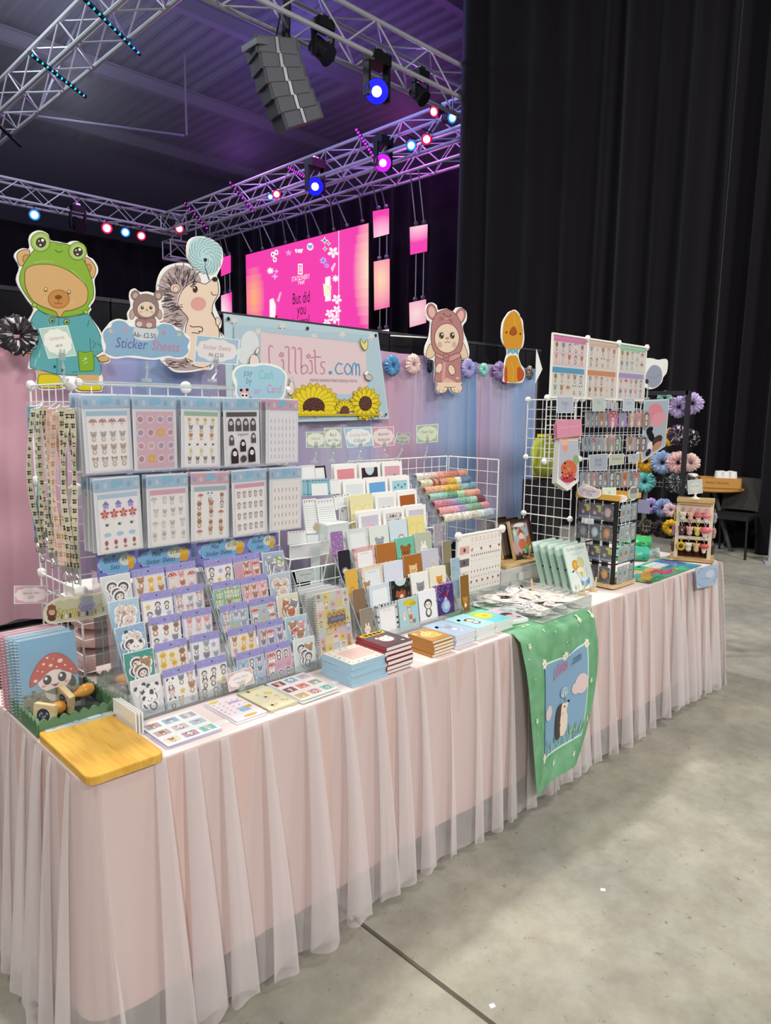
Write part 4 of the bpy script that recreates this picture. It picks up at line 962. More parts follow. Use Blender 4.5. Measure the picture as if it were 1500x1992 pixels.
def btext(t, px, py, size, col, sx=1):
    x, z = bf(px, py); b = Art(None, a.y, a.eps, mb=a.mb, h=a.h); b.text(t, x, z, size, col, 0, .02, sx); a.h = b.h
btext('CREATING HANDMADE TRINKETS ESPECIALLY FOR YOU', 778, 1170, .021, '#8f8390', .62)
def sunflower(cx, cy, rx, ry, a0, a1, n):
    for ring, c in ((1.0, '#d9bf1c'), (.8, '#ecd524')):
        for k in range(n):
            t = a0 + (a1 - a0) * (k + (.5 if ring < 1 else 0)) / n; x, y = cx + rx * .68 * ring * cos(t), cy + ry * .68 * ring * sin(t); r = math.atan2(ry * sin(t), rx * cos(t))
            a.ell(x, y, rx * .34, rx * .12, c, r, 9, ln='#8f7c14', w=3)
    a.ell(cx, cy, rx * .42, ry * .42, '#4e2c24', n=20); h = a.h
    for k in range(26): th = k * 2.4; r = .38 * math.sqrt(k / 26); a.h = h; a.ell(cx + rx * r * cos(th), cy + ry * r * sin(th), 4, 4, '#8a6048', n=5)
    a.h = h + a.eps
sunflower(640, 1335, 175, 150, -pi - .25, .25, 13); sunflower(980, 1312, 105, 118, 0, 2 * pi, 13); sunflower(842, 1362, 70, 82, -pi, 0, 8)
for k in range(11): a.ell(548 + k * 22, 1372 + 6 * (k % 2), 22, 14, '#ecd524', .5 - .1 * k, 8, ln='#8f7c14', w=2)
a.poly([(515, 1385), (1075, 1378), (1078, 1392), (515, 1398)], '#c9b022')
a.blob([(945, 880), (968, 915), (990, 890), (992, 940), (975, 960), (950, 930)], '#e6dc8a', ln='#5e5a3a', w=3); a.ell(1000, 1140, 24, 18, '#c9c3b8', .4, 10, ln='#4a463f', w=3); a.ell(985, 1110, 18, 12, '#eef0ee', -.8, 9, ln='#8a8a86', w=2)
a.blob([(210, 1030), (225, 990), (262, 1000), (275, 1040), (262, 1075), (215, 1070)], '#ede3da', ln='#4a4040', w=3); a.ell(262, 965, 10, 22, '#ede3da', .4, 9, ln='#4a4040', w=3)
a.blob([(472, 1180), (490, 1165), (505, 1190), (500, 1245), (470, 1250)], '#e8dcd2', ln='#4a4040', w=3); a.ell(490, 1150, 16, 18, '#c9cfd2', n=9); a.lines([[(460, 1280), (480, 1260)], [(455, 1260), (475, 1285)]], 4, '#c9b022')
M('banner_print', a.mb, GLOSS, parent=bn)
for x, y in ((75, 752), (600, 815), (1052, 862), (1120, 1385), (652, 1397)):
    c = bf(x, y); mb = MB(); mb.lathe([(.004, -.001), (.0045, .002), (.0095, .002), (.0095, -.001)], 12, (c[0], -.009, c[1]), rot=Matrix.Rotation(pi / 2, 3, 'X')); M('eyelet', mb, CHROME, parent=bn)
o = P(760, 653, y=3.0); mb = MB(); p2 = P(830, 657, y=3.0)
mb.rod((0, 0, 0), (p2.x - o.x, 0, p2.z - o.z), .004); M('banner_cord', mb, WPLAS, parent=None, label='white cord tying the banner to the partition top', cat='cord', loc=o)

# ------------------------------------------------------------------ scrunchies
_scr = {}
def scrunchie(label, loc, R, cols, rot=(0, 0, 0), seed=1, group=None, squash=1.0):
    key = (tuple(cols), seed)
    if key not in _scr:
        rnd = random.Random(seed); nu, nv = 84, 8; vs = []; mb = MB(); nf = rnd.choice((19, 21, 23))
        for i in range(nu):
            t = 2 * pi * i / nu; ru = sin(nf * t + .7 * sin(3 * t)) + rnd.uniform(-.5, .5); rm = .56 + .02 * ru
            for j in range(nv):
                p = 2 * pi * j / nv; rr = .40 * (1 + .13 * ru + rnd.uniform(-.05, .05))
                q = t + .10 * sin(p * 2 + i)
                vs.append(((rm + rr * cos(p)) * cos(q), .75 * rr * sin(p), (rm + rr * cos(p)) * sin(q)))
        n0 = len(mb.v); mb.v.extend(vs)
        for i in range(nu):
            for j in range(nv):
                a, b = (i + 1) % nu, (j + 1) % nv; mb.f.append((i * nv + j, a * nv + j, a * nv + b, i * nv + b)); mb.c.append(cols[0] if rnd.random() > .42 * (len(cols) > 1) else rnd.choice(cols)); mb.m.append(0)
        _scr[key] = mb.data('scrunchie', SATIN, True)
    o = M('scrunchie', _scr[key], None, label=label, cat='scrunchie', group=group, loc=loc, rot=rot); o.scale = (R * squash, R, R)
    return o
SATIN = print_mat('scrunchie_satin', 0.55, 0.3)
scrunchie("black and white speckled scrunchie on the bear cutout's arm", P(33, 652, y=2.9), .075, ('#2b262c', '#d9d4d6', '#4a434c', '#8d8790'), seed=2)
for px, py, R, cols, lb, sd, sq in ((763, 711, .062, ('#4c8bc2', '#7fb4dd'), 'shiny blue scrunchie pinned beside the banner', 3, .95), (804, 709, .062, ('#e3c4bf', '#f1dcd6'), 'pale pink scrunchie pinned on the backdrop top', 4, 1),
                                (836, 712, .042, ('#1d1e36', '#2d2f52'), 'dark navy scrunchie half behind the mouse hood cutout', 5, .45), (911, 717, .064, ('#9d98cf', '#b9b4e2'), 'lavender scrunchie between the mouse hood cutout and the mint one', 6, .95),
                                (941, 719, .045, ('#86cfc0', '#a9e2d3'), 'small mint green scrunchie on the backdrop top', 7, .9), (971, 721, .064, ('#8f7aa8', '#6f5b88', '#b9a8c9'), 'mauve scrunchie tucked behind the duck cutout', 8, .9),
                                (981, 735, .046, ('#a8527a', '#7a4a8a'), 'plum scrunchie below the mauve one at the duck', 9, .8), (1030, 725, .05, ('#6b5a55', '#2b2526', '#d6c9c2'), 'brown and black patterned scrunchie at the drape end', 10, .8)):
    scrunchie(lb, P(px, py, y=2.965), R, cols, seed=sd, squash=sq)

# ================================================================== shared builders for the stall
def grid_panel(label, org, axis, nw, nh, cw, ch, wires=6, rr=0.0018, rf=0.0032, conn=True, group=None, name='wire_grid_panel', skip=(), cr=.017):
    """white wire grid of nw x nh square modules; axis 'x' or 'y'"""
    t = E(name, label, 'grid panel', org, (0, 0, 0 if axis == 'x' else pi / 2), group=group)
    W, H = nw * cw, nh * ch
    mb = MB(); mb.rod((0, 0, 0), (0, 0, H), rf, 6); vf = mb.data('frame_bar', WIRE); mb = MB(); mb.rod((0, 0, 0), (W, 0, 0), rf, 6); hf = mb.data('frame_bar', WIRE)
    mb = MB(); mb.rod((0, 0, 0), (0, 0, H), rr, 5, cap=False); vw = mb.data('wire', WIRE); mb = MB(); mb.rod((0, 0, 0), (W, 0, 0), rr, 5, cap=False); hw = mb.data('wire', WIRE)
    for i in range(nw + 1): M('frame_bar', vf, None, parent=t, loc=(i * cw, 0, 0))
    for j in range(nh + 1): M('frame_bar', hf, None, parent=t, loc=(0, 0, j * ch))
    for i in range(nw):
        for k in range(1, wires): M('wire', vw, None, parent=t, loc=(i * cw + cw * k / wires, .002, 0))
    for j in range(nh):
        for k in range(1, wires): M('wire', hw, None, parent=t, loc=(0, -.002, j * ch + ch * k / wires))
    if conn:
        mb = MB(); mb.lathe([(.004, -.011), (cr * .85, -.009), (cr, -.002), (cr, .003), (cr * .7, .011), (.003, .013)], 14, rot=Matrix.Rotation(pi / 2, 3, 'X')); cm = mb.data('connector', WPLAS, True)
        for i in range(nw + 1):
            for j in range(nh + 1):
                if (i, j) in skip: continue
                M('connector', cm, None, parent=t, loc=(i * cw, -.002, j * ch))
    return t
def clip_parts(t, top, foot, y=0.0):
    """clear spring clip holding a sign: top (x,z) and foot (x,z) in the sign's own frame"""
    mb = MB(); mb.box((top[0], y, top[1] - .004), (.016, .01, .018)); mb.box((top[0] - .005, y - .006, top[1] + .004), (.004, .003, .022)); mb.box((top[0] + .005, y - .006, top[1] + .004), (.004, .003, .022)); M('clip', mb, CLIPM, parent=t)
    mb = MB(); mb.tube([(top[0], y, top[1] - .012), (top[0] + .006, y + .004, (top[1] + foot[1]) / 2), (foot[0], y + .004, foot[1] + .008)], .003, 6); mb.ball((top[0] + .003, y + .002, (top[1] * .55 + foot[1] * .45)), .006, 8); M('stem', mb, CLIPM, parent=t)
    mb = MB(); mb.box((foot[0], y + .004, foot[1] + .004), (.022, .02, .01)); M('clamp_foot', mb, CLIPM, parent=t)
def quad_sign(label, quad, Y, bg, inner, lines, foot=None, name='price_sign', th=.002, fold=None, extra=None, rim='#dfe9ea'):
    """flat sign with corners TL TR BR BL on plane y=Y"""
    c = lerp(lerp(quad[0], quad[1], .5), lerp(quad[3], quad[2], .5), .5); org = P(*c, y=Y); qf = lambda u, v: lerp(lerp(quad[0], quad[1], u), lerp(quad[3], quad[2], u), v)
    f = lambda u, v: (P(*qf(u, v), y=Y).x - org.x, P(*qf(u, v), y=Y).z - org.z)
    t = E(name, label, 'sign', (org.x, Y, org.z)); mb = MB(); mb.prism([f(0, 1), f(1, 1), f(1, 0), f(0, 0)], -th / 2, th / 2, rim)
    a = Art(f, -th / 2, mb=mb); e = .03; a.poly([(e, e), (1 - e, e), (1 - e, 1 - e), (e, 1 - e)], bg)
    if inner: a.cloud(.5, .5, .86, .78, inner, 10)
    p0, p1, p2 = f(0, .5), f(1, .5), f(.5, 0); ang = math.atan2(p1[1] - p0[1], p1[0] - p0[0]); W = math.hypot(p1[0] - p0[0], p1[1] - p0[1])
    b = Art(None, a.y, mb=mb, h=a.h)
    for (s, v, fr, col, sh) in lines:
        x, z = f(.5, v); n = max(3, len(s)); b.text(s, x, z, W * fr, col, sh, ang, .85)
    if extra: extra(a, b, f)
    M('card', mb, GLOSS, parent=t)
    if foot:
        fp = P(*foot, y=Y); clip_parts(t, f(.5, .92), (fp.x - org.x, fp.z - org.z), 0)
    return t
def card_mesh(w, h, th, draw, body='#f4f3ef', mats=None, eps=.00013, back=None):
    """paper rectangle standing on z=0, face toward -y, print drawn in metres"""
    mb = MB(); mb.bx(-w / 2, w / 2, -th / 2, th / 2, 0, h, body); a = Art(None, -th / 2, eps, mb=mb)
    if draw: draw(a, w, h)
    return mb
def stand_card(name, label, cat, loc, w, h, draw, lean=0.0, th=.003, body='#f4f3ef', rz=0.0, group=None, roll=0.0, m=None):
    return M(name, card_mesh(w, h, th, draw, body), m or GLOSS, label=label, cat=cat, group=group, loc=loc, rot=(-lean, roll, rz))
def sleeve_part(t, w, h, y, z0=0.0, d=.004, nm='sleeve'):
    mb = MB(); mb.face([(-w / 2, y, z0), (w / 2, y, z0), (w / 2, y, z0 + h), (-w / 2, y, z0 + h)]); return M(nm, mb, SLEEVE, parent=t)

# ================================================================== left end: wire rack with hanging sticker sheets
MOD = .3035
rack = grid_panel('white wire grid carrying the two rows of hanging sticker sheets', (.80, 2.10, TZ), 'x', 2, 3, .36, MOD, 6, cr=.02)
side = grid_panel('white wire side grid hung with letter lanyards', (.80, 2.10, TZ), 'y', 1, 3, .33, MOD, 6, cr=.017)
def rail(label, a, b, r=.006):
    a, b = Vector(a), Vector(b); t = E('clear_rail', label, 'rail', a); mb = MB(); mb.rod((0, 0, 0), b - a, r, 10); M('tube', mb, CLIPM, parent=t)
    for p in (Vector((0, 0, 0)), b - a): mb = MB(); mb.ball(p, .012, 8); M('end_cap', mb, WPLAS, parent=t)
rail('clear rail along the top of the sticker sheet grid', (.80, 2.04, 1.668), (1.52, 2.04, 1.668))
rail('clear rail above the lower row of sticker sheets', (.80, 2.06, 1.415), (1.52, 2.06, 1.415))

HB, HP, HG = '#a9c6dc', '#dba9b8', '#a9c4b0'
def head_pat(a, w, h, col, z0):
    a.rect(-w / 2, z0, w / 2, z0 + h, col); hh = a.h
    for k in range(6): a.h = hh; a.ell(-w * .42 + w * .168 * k, z0 + h * .45, w * .045, h * .26, '#c9d6dd' if k % 2 else '#8fb2cc', n=7)
    a.rrect(-w * .13, z0 + h * .3, w * .13, z0 + h * .95, h * .2, '#8fc4dc')
def grid_art(rows, bgc='#f6f2f0', top=None):
    """rows: list of (kind, count, colour)"""
    def d(a, w, h):
        a.rect(-w / 2, 0, w / 2, h, bgc)
        if top: a.rect(-w / 2, h * .92, w / 2, h, top)
        n = len(rows); hh = a.h
        for r, (kind, cnt, col) in enumerate(rows):
            y = h * (.90 - .86 * (r + .5) / n)
            for k in range(cnt):
                a.h = hh; x = -w / 2 + w * (k + .5) / cnt * .94 + w * .03; s = min(h * .82 / n, w * .95 / cnt)
                if kind == 'flower': a.flower(x, y + s * .1, s * .5, col or '#c8464e', '#e8a25a', 5); a.stroke([(x, y - s * .2), (x, y - s * .5)], s * .06, '#7a9a70')
                elif kind == 'tulip': a.ell(x, y + s * .2, s * .2, s * .28, '#b0304a', n=8); a.stroke([(x, y), (x, y - s * .4)], s * .06, '#6a8a5a'); a.ell(x, y - s * .38, s * .22, s * .14, '#c0704a', n=7)
                elif kind == 'house': a.poly([(x - s * .4, y), (x, y + s * .45), (x + s * .4, y)], '#7f78c0'); a.rect(x - s * .28, y - s * .38, x + s * .28, y, '#a9a0da')
                elif kind == 'bee': a.ell(x, y, s * .2, s * .16, '#4a4338', n=7); a.ell(x + s * .2, y + s * .1, s * .14, s * .1, '#cfd8d0', n=6)
                elif kind == 'cloud': a.ell(x, y, s * .42, s * .24, '#a9cfe6', n=9)
                elif kind == 'word': 
                    a.stroke([(x, y - s * .42), (x + s * .03, y - s * .2), (x - s * .02, y), (x + s * .03, y + s * .2), (x, y + s * .42)], s * .16, col or '#8a6a5a')
                elif kind == 'tick': a.stroke([(x, y + s * .4), (x, y - s * .2), (x + s * .12, y - s * .4)], s * .12, '#9a98a0'); a.ell(x, y - s * .3, s * .1, s * .08, '#b5a8a4', n=5)
                else: critter(a, x, y, s, kind, col, n=8)
    return d
def girls_art(a, w, h):
    a.rect(-w / 2, 0, w / 2, h, '#efecee'); a.rect(-w / 2, h * .91, w / 2, h, '#3a3238')
    def doll(x, y, s, q=1.0):
        a.ell(x, y, s * .28, s * .5, '#2c262c', n=12); a.rect(x - s * .28, y - s * .5, x + s * .28, y, '#2c262c'); a.ell(x, y + s * .12 * q, s * .17, s * .17, '#ead9d6', n=9)
        hh = a.h
        for q2 in (-1, 1): a.h = hh; a.ell(x + q2 * s * .08, y + s * .12 * q, s * .03, s * .04, '#2b2226', n=5)
    for k in range(4): doll(-w * .36 + w * .24 * k, h * .76, h * .25)
    doll(-w * .36, h * .47, h * .2); doll(w * .36, h * .5, h * .2); doll(0, h * .36, h * .24); doll(-w * .28, h * .17, h * .3, 1); doll(w * .28, h * .18, h * .3, 1)
    a.ell(0, h * .1, w * .1, w * .1, '#4a4248', n=10); a.text('Imaginette', 0, h * .56, h * .06, '#3a3238', .3); 
def pink_art(a, w, h):
    a.rect(-w / 2, 0, w / 2, h, '#dcb6c4'); rnd = random.Random(3); hh = a.h
    for k in range(16):
        x, y = -w * .4 + w * .27 * (k % 4), h * (.86 - .23 * (k // 4)); a.h = hh
        if k in (6, 13): a.star(x, y, w * .12, '#dcb13a', 9, .7); a.ell(x, y, w * .07, w * .07, '#e6bf4a', n=8)
        else: a.ell(x, y, w * .1, h * .075, '#efdcdf', rnd.random() * 3, 9); a.ell(x, y, w * .07, h * .055, rnd.choice(['#c79aa6', '#b88892', '#d0b4a8', '#a9a0b8']), rnd.random() * 3, 8)
def mixed_art(seed, bgc='#f4f1ee', top=None, n=14, kinds=KINDS, grey=None, border=None):
    def d(a, w, h):
        rnd = random.Random(seed); a.rect(-w / 2, 0, w / 2, h, bgc); t0 = .9 if top else .97
        if top: a.rect(-w / 2, h * .91, w / 2, h, top)
        cols = 3 if n < 16 else 4; rows = -(-n // cols); hh = a.h; s = min(h * .9 / rows, w * .95 / cols)
        for k in range(n):
            a.h = hh; x = -w / 2 + w * ((k % cols) + .5) / cols + rnd.uniform(-.03, .03) * w; y = h * (t0 - (t0 - .04) * ((k // cols) + .5) / rows) + rnd.uniform(-.02, .02) * h
            critter(a, x, y, s * rnd.uniform(.8, 1.0), rnd.choice(kinds), grey, border, 8)
    return d
SHEETS = [  # x, row, header colour, art, short name
    (.847, 0, HB, grid_art([('mush', 4, '#b07a78'), ('bear', 4, '#b9b0ac'), ('bear', 4, '#c2a894'), ('mouse', 4, '#a89a90')], top='#a9c9dc'), 'rows of little bears'),
    (.985, 0, HB, pink_art, 'pink background and yellow sunflowers'),
    (1.132, 0, HB, grid_art([('duck', 4, '#d8c07a'), ('elephant', 3, '#8d9096'), ('fox', 3, '#c58a4e'), ('bee', 4, None), ('bunny', 3, '#e3d6a8'), ('cat', 4, '#7f8082')], top='#9fbfa6'), 'green strip and rows of foxes and rabbits'),
    (1.282, 0, HB, girls_art, 'black haired dolls'),
    (1.438, 0, HP, grid_art([('tick', 7, None)] * 6, '#efedf0'), 'tiny grey ticks under a pink header'),
    (.868, 1, HB, grid_art([('house', 3, None), ('flower', 4, None), ('bee', 3, None), ('cloud', 3, None), ('tulip', 4, None)], top='#b5cfe0'), 'purple houses and red flowers'),
    (1.018, 1, HB, mixed_art(21, n=16, top='#dba9b8', grey='#c4bfbc'), 'grey line drawn animals'),
    (1.158, 1, HP, mixed_art(22, n=15, top='#a8b8bf', kinds=['deer', 'penguin', 'panda', 'mush', 'bear', 'deer']), 'deer, pandas and mushrooms'),
    (1.308, 1, HB, grid_art([('hedge', 5, None)] * 4, top='#dba2b2'), 'rows of small dark hedgehogs'),
    (1.450, 1, HB, grid_art([('word', 7, '#a08068')] * 5, '#f2efec'), 'columns of tiny handwritten words')]
for i, (x, row, hc, art, nm) in enumerate(SHEETS):
    w, h = .118, .165; z = (1.425, 1.195)[row]; y0 = 1.965
    t = E('sticker_sheet_pack', f'front hanging sticker sheet with {nm}', 'sticker sheet', (x, y0, z), (0, radians((i * 37 % 5 - 2) * .7), radians(3)))
    M('printed_sheet', card_mesh(w, h, .001, art), PRINT, parent=t)
    mb = MB(); mb.bx(-.069, .069, .0005, .0025, -.004, h + .045, '#e6e9ee'); a = Art(None, -.0008, mb=mb); head_pat(a, .138, .034, hc, h + .008); M('header_card', mb, GLOSS, parent=t)
    sleeve_part(t, .14, h + .05, -.004, -.006)
    for k in range(1, 4):
        dup(t, (x - .003 * k, y0 + .022 * k, z + .001 * k), (0, radians((i * 31 + k * 17) % 5 - 2) * .5, radians(3)), f'sticker sheet pack hanging behind the one with {nm}', f'spare packs of the sheet with {nm}')
    mb = MB(); mb.tube([(0, 0, 0), (0, -.125, 0), (0, -.132, .01)], .0022, 6); M('display_hook', mb, CHROME, label=f'wire hook holding the sticker sheets with {nm}', cat='hook', loc=(x, 2.098, z + h + .03))

# ------------------------------------------------------------------ lanyards
def lanyard(label, p, L, cols, seed, sway):
    rnd = random.Random(seed); t = E('lanyard', label, 'lanyard', p, (0, 0, radians(-55 + rnd.uniform(-12, 12)))); mb = MB(); w = .017
    for sgn, off in ((-1, 0), (1, .004)):
        n = 34; pts = []
        for k in range(n + 1):
            v = k / n; pts.append((sgn * (.004 + .013 * sin(pi * min(1, v * 1.15)) * (1 if v < .87 else max(0, (1 - v) / .13))) + sway * sin(v * 3) * .012, off + .006 * sin(v * 5 + seed), -L * v))
        for k in range(n):
            a, b = pts[k], pts[k + 1]; tw = .35 * sin(k * .3 + seed)
            c = cols[0] if k % 2 == 0 else cols[1 + (k // 2) % (len(cols) - 1)]
            dx, dy = w / 2 * cos(tw), w / 2 * sin(tw)
            mb.face([(a[0] - dx, a[1] - dy, a[2]), (a[0] + dx, a[1] + dy, a[2]), (b[0] + dx, b[1] + dy, b[2]), (b[0] - dx, b[1] - dy, b[2])], cols[0])
            if len(cols) > 1:
                xm = (a[0] + b[0]) / 2; ym = (a[1] + b[1]) / 2 - .0012; zc = (a[2] + b[2]) / 2; dz = a[2] - b[2]
                for u0, u1, z0, z1 in ((-.35, -.05, -.5, .5), (.3, .5, -.4, .3), (-.7, .8, .28, .46), (-.6, .7, -.32, -.14)):
                    if rnd.random() < .85: mb.face([(xm + dx * u0, ym + dy * u0, zc + dz * z0), (xm + dx * u1, ym + dy * u1, zc + dz * z0), (xm + dx * u1, ym + dy * u1, zc + dz * z1), (xm + dx * u0, ym + dy * u0, zc + dz * z1)], c)
    M('strap', mb, CLOTHP, parent=t)
    mb = MB(); mb.box((0, 0, -L - .008), (.016, .006, .018)); M('crimp', mb, CHROME, parent=t)
    mb = MB(); mb.tube([(0, 0, -L - .016), (.007, 0, -L - .028), (.006, 0, -L - .045), (-.006, 0, -L - .045), (-.007, 0, -L - .03), (0, 0, -L - .018)], .0022, 6); M('clasp', mb, CHROME, parent=t)
    mb = MB(); mb.tube([(-.0, 0, .0), (0, .03, .002), (0, .05, .012)], .0018, 5); M('hook', mb, WIRE, parent=t)
CRM, BLK = '#dcd6bf', '#2c2826'
LAN = [(2.30, .40, ('#7db7cf', '#7db7cf', '#8a4a44'), 'blue lanyard with brown bear faces'), (2.26, .42, (CRM, BLK, BLK), 'cream lanyard with black ladder letters at the rail end'), (2.22, .36, ('#dfe6d2', '#5a5648', BLK), 'pale green edged lanyard with dark letters'),
       (2.18, .43, (CRM, BLK, '#6a5a4a'), 'cream lanyard with brown and black letters'), (2.13, .41, ('#eccabb', '#f0dccb', '#d9b08a'), 'peach floral lanyard with autumn motifs'), (2.085, .44, ('#efd9cf', '#e3b5a5', '#c9a04a'), 'pale pink lanyard with yellow flowers'),
       (2.045, .45, (CRM, BLK, '#7a5238'), 'cream lanyard with black letters and amber marks'), (2.0, .44, (CRM, BLK, BLK, '#4a5a54'), 'long black lettered lanyard nearest the sticker sheets')]
for k, (y, L, cols, lb) in enumerate(LAN): lanyard(lb, (.752, y, 1.60 - .006 * (k % 3)), L, cols, k + 1, (-1) ** k * .6)

# ------------------------------------------------------------------ signs on the rack
quad_sign('green framed lanyards price sign clipped before the bear cutout', ((75, 639), (131, 632), (149, 692), (94, 698)), 2.06, '#b7d6c6', '#eef1ea', [('Lanyards', .42, .17, '#c98a92', .25), ('£8.00', .66, .13, '#5a5a5a', 0)], (125, 742))
def cloud_sign(a):
    a.h += .0002
    a.blob([(110, 1160), (100, 1100), (130, 1050), (180, 1030), (190, 990), (250, 968), (320, 985), (380, 1030), (600, 1030), (680, 1000), (770, 1015), (810, 1060), (870, 1070), (900, 1120), (940, 1160), (920, 1220), (930, 1270), (880, 1320), (800, 1325), (740, 1310), (640, 1325), (560, 1330), (420, 1310), (330, 1310), (230, 1320), (180, 1310), (120, 1280), (130, 1220)], '#8fb3d0', k=3)
    a.blob([(395, 1060), (430, 1030), (600, 1040), (640, 1080), (600, 1150), (480, 1165), (400, 1130)], '#cfd6dc', k=3)
    for x, y, c in ((175, 1070, '#c9c4a0'), (320, 1060, '#c99ab0'), (690, 1085, '#c98aa6'), (840, 1105, '#c9c4a0')): a.star(x, y, 26, c, 5, .6)
    x, z = a.fn(505, 1135); b = Art(None, a.y, a.eps, mb=a.mb, h=a.h); b.text('A6- £2.50', x, z, .021, '#4a4a50', 0, 0, .85); x, z = a.fn(528, 1250)
    x1, z1 = a.fn(372, 1245); b.text('Sticker', x1, z, .042, '#6a6aa8', .25, 0, .82); x2, z2 = a.fn(706, 1245); b.text('Sheets', x2, z, .042, '#cf7f9c', .25, 0, .82); a.h = b.h
    ln = '#5f4a48'
    for cx in (412, 635): a.ell(cx, 722, 40, 46, '#937d7a', n=14, ln=ln, w=4); a.ell(cx + 2, 728, 24, 28, '#c9aca4', n=10)
    a.ell(385, 905, 26, 50, '#c0a49c', .2, 12, ln=ln, w=4); a.ell(645, 905, 26, 50, '#c0a49c', -.2, 12, ln=ln, w=4)
    a.blob([(395, 870), (400, 780), (450, 725), (520, 710), (590, 735), (635, 800), (635, 880), (600, 935), (520, 955), (430, 930)], '#937d7a', ln=ln, w=4); a.ell(520, 860, 88, 76, '#e6d2b8', n=20, ln=ln, w=4)
    for x in (480, 563): a.ell(x, 843, 16, 19, '#4a3c34', n=10); a.ell(x + 3, 836, 5, 6, '#fff', n=6); a.ell(x - (14 if x < 500 else -10), 885, 14, 12, '#d9b09c', n=8)
    a.ell(523, 858, 7, 5, ln, n=6); a.stroke([(508, 875), (523, 868), (540, 875)], 4, ln)
    a.blob([(430, 950), (510, 955), (600, 945), (610, 1000), (590, 1040), (440, 1030), (415, 1000)], '#a87f80', ln=ln, w=4); a.ell(508, 952, 18, 18, '#8f6668', n=10)
    for x, y in ((450, 1003), (545, 1013)): a.ell(x, y, 32, 27, '#dcc2b4', n=12, ln=ln, w=4)
cl_out = [(85, 1150), (95, 1080), (140, 1020), (180, 975), (250, 950), (340, 965), (335, 900), (370, 830), (355, 740), (365, 680), (410, 655), (460, 690), (530, 685), (600, 700), (640, 685), (680, 730), (665, 800), (690, 890), (680, 960), (650, 985), (740, 995), (830, 1040), (900, 1090), (945, 1140), (945, 1250), (905, 1325), (830, 1345), (740, 1330), (600, 1350), (430, 1335), (330, 1325), (220, 1340), (130, 1310), (100, 1240)]
t = cutout('cloud_price_sign', 'blue cloud price sign for A6 sticker sheets with a small hooded mouse', 'sign', 180, 430, .2, 2.055, cl_out, cloud_sign, (530, 1335), .003)
fp = P(180 + 540 * .2, 430 + 1560 * .2, y=2.055); clip_parts(t, (0, .01), (fp.x - t.location.x, fp.z - t.location.z), .006)
quad_sign('blue rectangular A6 sticker sheets sign on a clear clip', ((381, 651), (467, 661), (462, 710), (376, 705)), 2.055, '#a4bfd6', '#e2dfe0', [('Sticker Sheets', .48, .13, '#c98a96', .25), ('A6 £2.50', .74, .11, '#555a62', 0)], (414, 742))
def pay_art(a):
    a.blob([(640, 190), (615, 130), (650, 75), (720, 55), (790, 60), (860, 45), (940, 55), (985, 70), (1030, 90), (1065, 140), (1062, 200), (1055, 280), (1030, 330), (960, 355), (860, 355), (760, 350), (680, 340), (640, 300)], '#a6cfe3', k=3)
    x, z = a.fn(735, 140); b = Art(None, a.y, a.eps, mb=a.mb, h=a.h); S = .03
    b.text('pay', x, z, S, '#7a86b8', .15, 0, .8); x, z = a.fn(742, 212); b.text('by', x, z, S, '#7a86b8', .15, 0, .8); x, z = a.fn(892, 170); b.text('Cash', x, z, S * 1.4, '#7cc6be', .2, 0, .72)
    x, z = a.fn(815, 300); b.text('or', x, z, S, '#c78fb0', .2, 0, .9); x, z = a.fn(960, 292); b.text('Card', x, z, S * 1.3, '#d58fb2', .2, 0, .75); a.h = b.h
    a.ell(705, 290, 52, 40, '#e3b3c0', n=14); a.ell(675, 268, 14, 14, '#2c2a2e', n=8); a.ell(728, 265, 14, 14, '#2c2a2e', n=8); a.ell(705, 320, 36, 28, '#f2efec', n=12)
    for q in (-1, 1): a.ell(705 + q * 16, 315, 11, 10, '#2c2a2e', q * .5, 8)
    a.ell(690, 352, 14, 12, '#2c2a2e', n=7); a.ell(757, 338, 12, 10, '#4a4a52', n=7)
cutout('cloud_payment_sign', 'blue cloud sign about paying by cash or card with a panda', 'sign', 320, 700, .22, 1.99, [(605, 190), (600, 120), (640, 65), (700, 40), (790, 40), (860, 28), (950, 38), (1010, 60), (1060, 100), (1082, 150), (1075, 220), (1065, 300), (1040, 345), (970, 368), (860, 368), (740, 368), (660, 355), (622, 310), (628, 250)], pay_art, (840, 366), .003)

# ------------------------------------------------------------------ spiral notebooks, tray, stamps, board
def spiral_book(name, label, loc, w, h, cover, coil, draw, lean=.1, th=.012, rz=0.0):
    t = E(name, label, 'notebook', loc, (-lean, 0, rz)); mb = card_mesh(w, h, .0015, draw, cover); M('front_cover', mb, GLOSS, parent=t, loc=(0, -th / 2, 0))
    mb = MB(); mb.bx(-w / 2 + .004, w / 2 - .003, -th / 2 + .001, th / 2, .002, h - .002, '#f3f1ea'); M('page_block', mb, PRINT, parent=t)
    mb = MB(); mb.bx(-w / 2, w / 2, th / 2, th / 2 + .0015, 0, h, cover); M('back_cover', mb, PRINT, parent=t)
    n = int(h / .0085); mb = MB(); mb.tube([(.008 * cos(2 * pi * k / 10), .0085 * sin(2 * pi * k / 10), .0) for k in range(10)], .0011, 5, closed=True); rg = mb.data('coil_ring', coil)
    for k in range(n): M('coil_ring', rg, None, parent=t, loc=(-w / 2 + .001, 0, .006 + k * .0085), rot=(0, .15, 0))
    sleeve_part(t, w + .02, h + .008, -th / 2 - .006, 0)
    return t
COILB = mat('blue_coil', '#a9cbe0', .35, .2); COILP = mat('pink_coil', '#e0a0aa', .35, .2); COILW = mat('white_coil', '#e6e8ea', .35, .2)
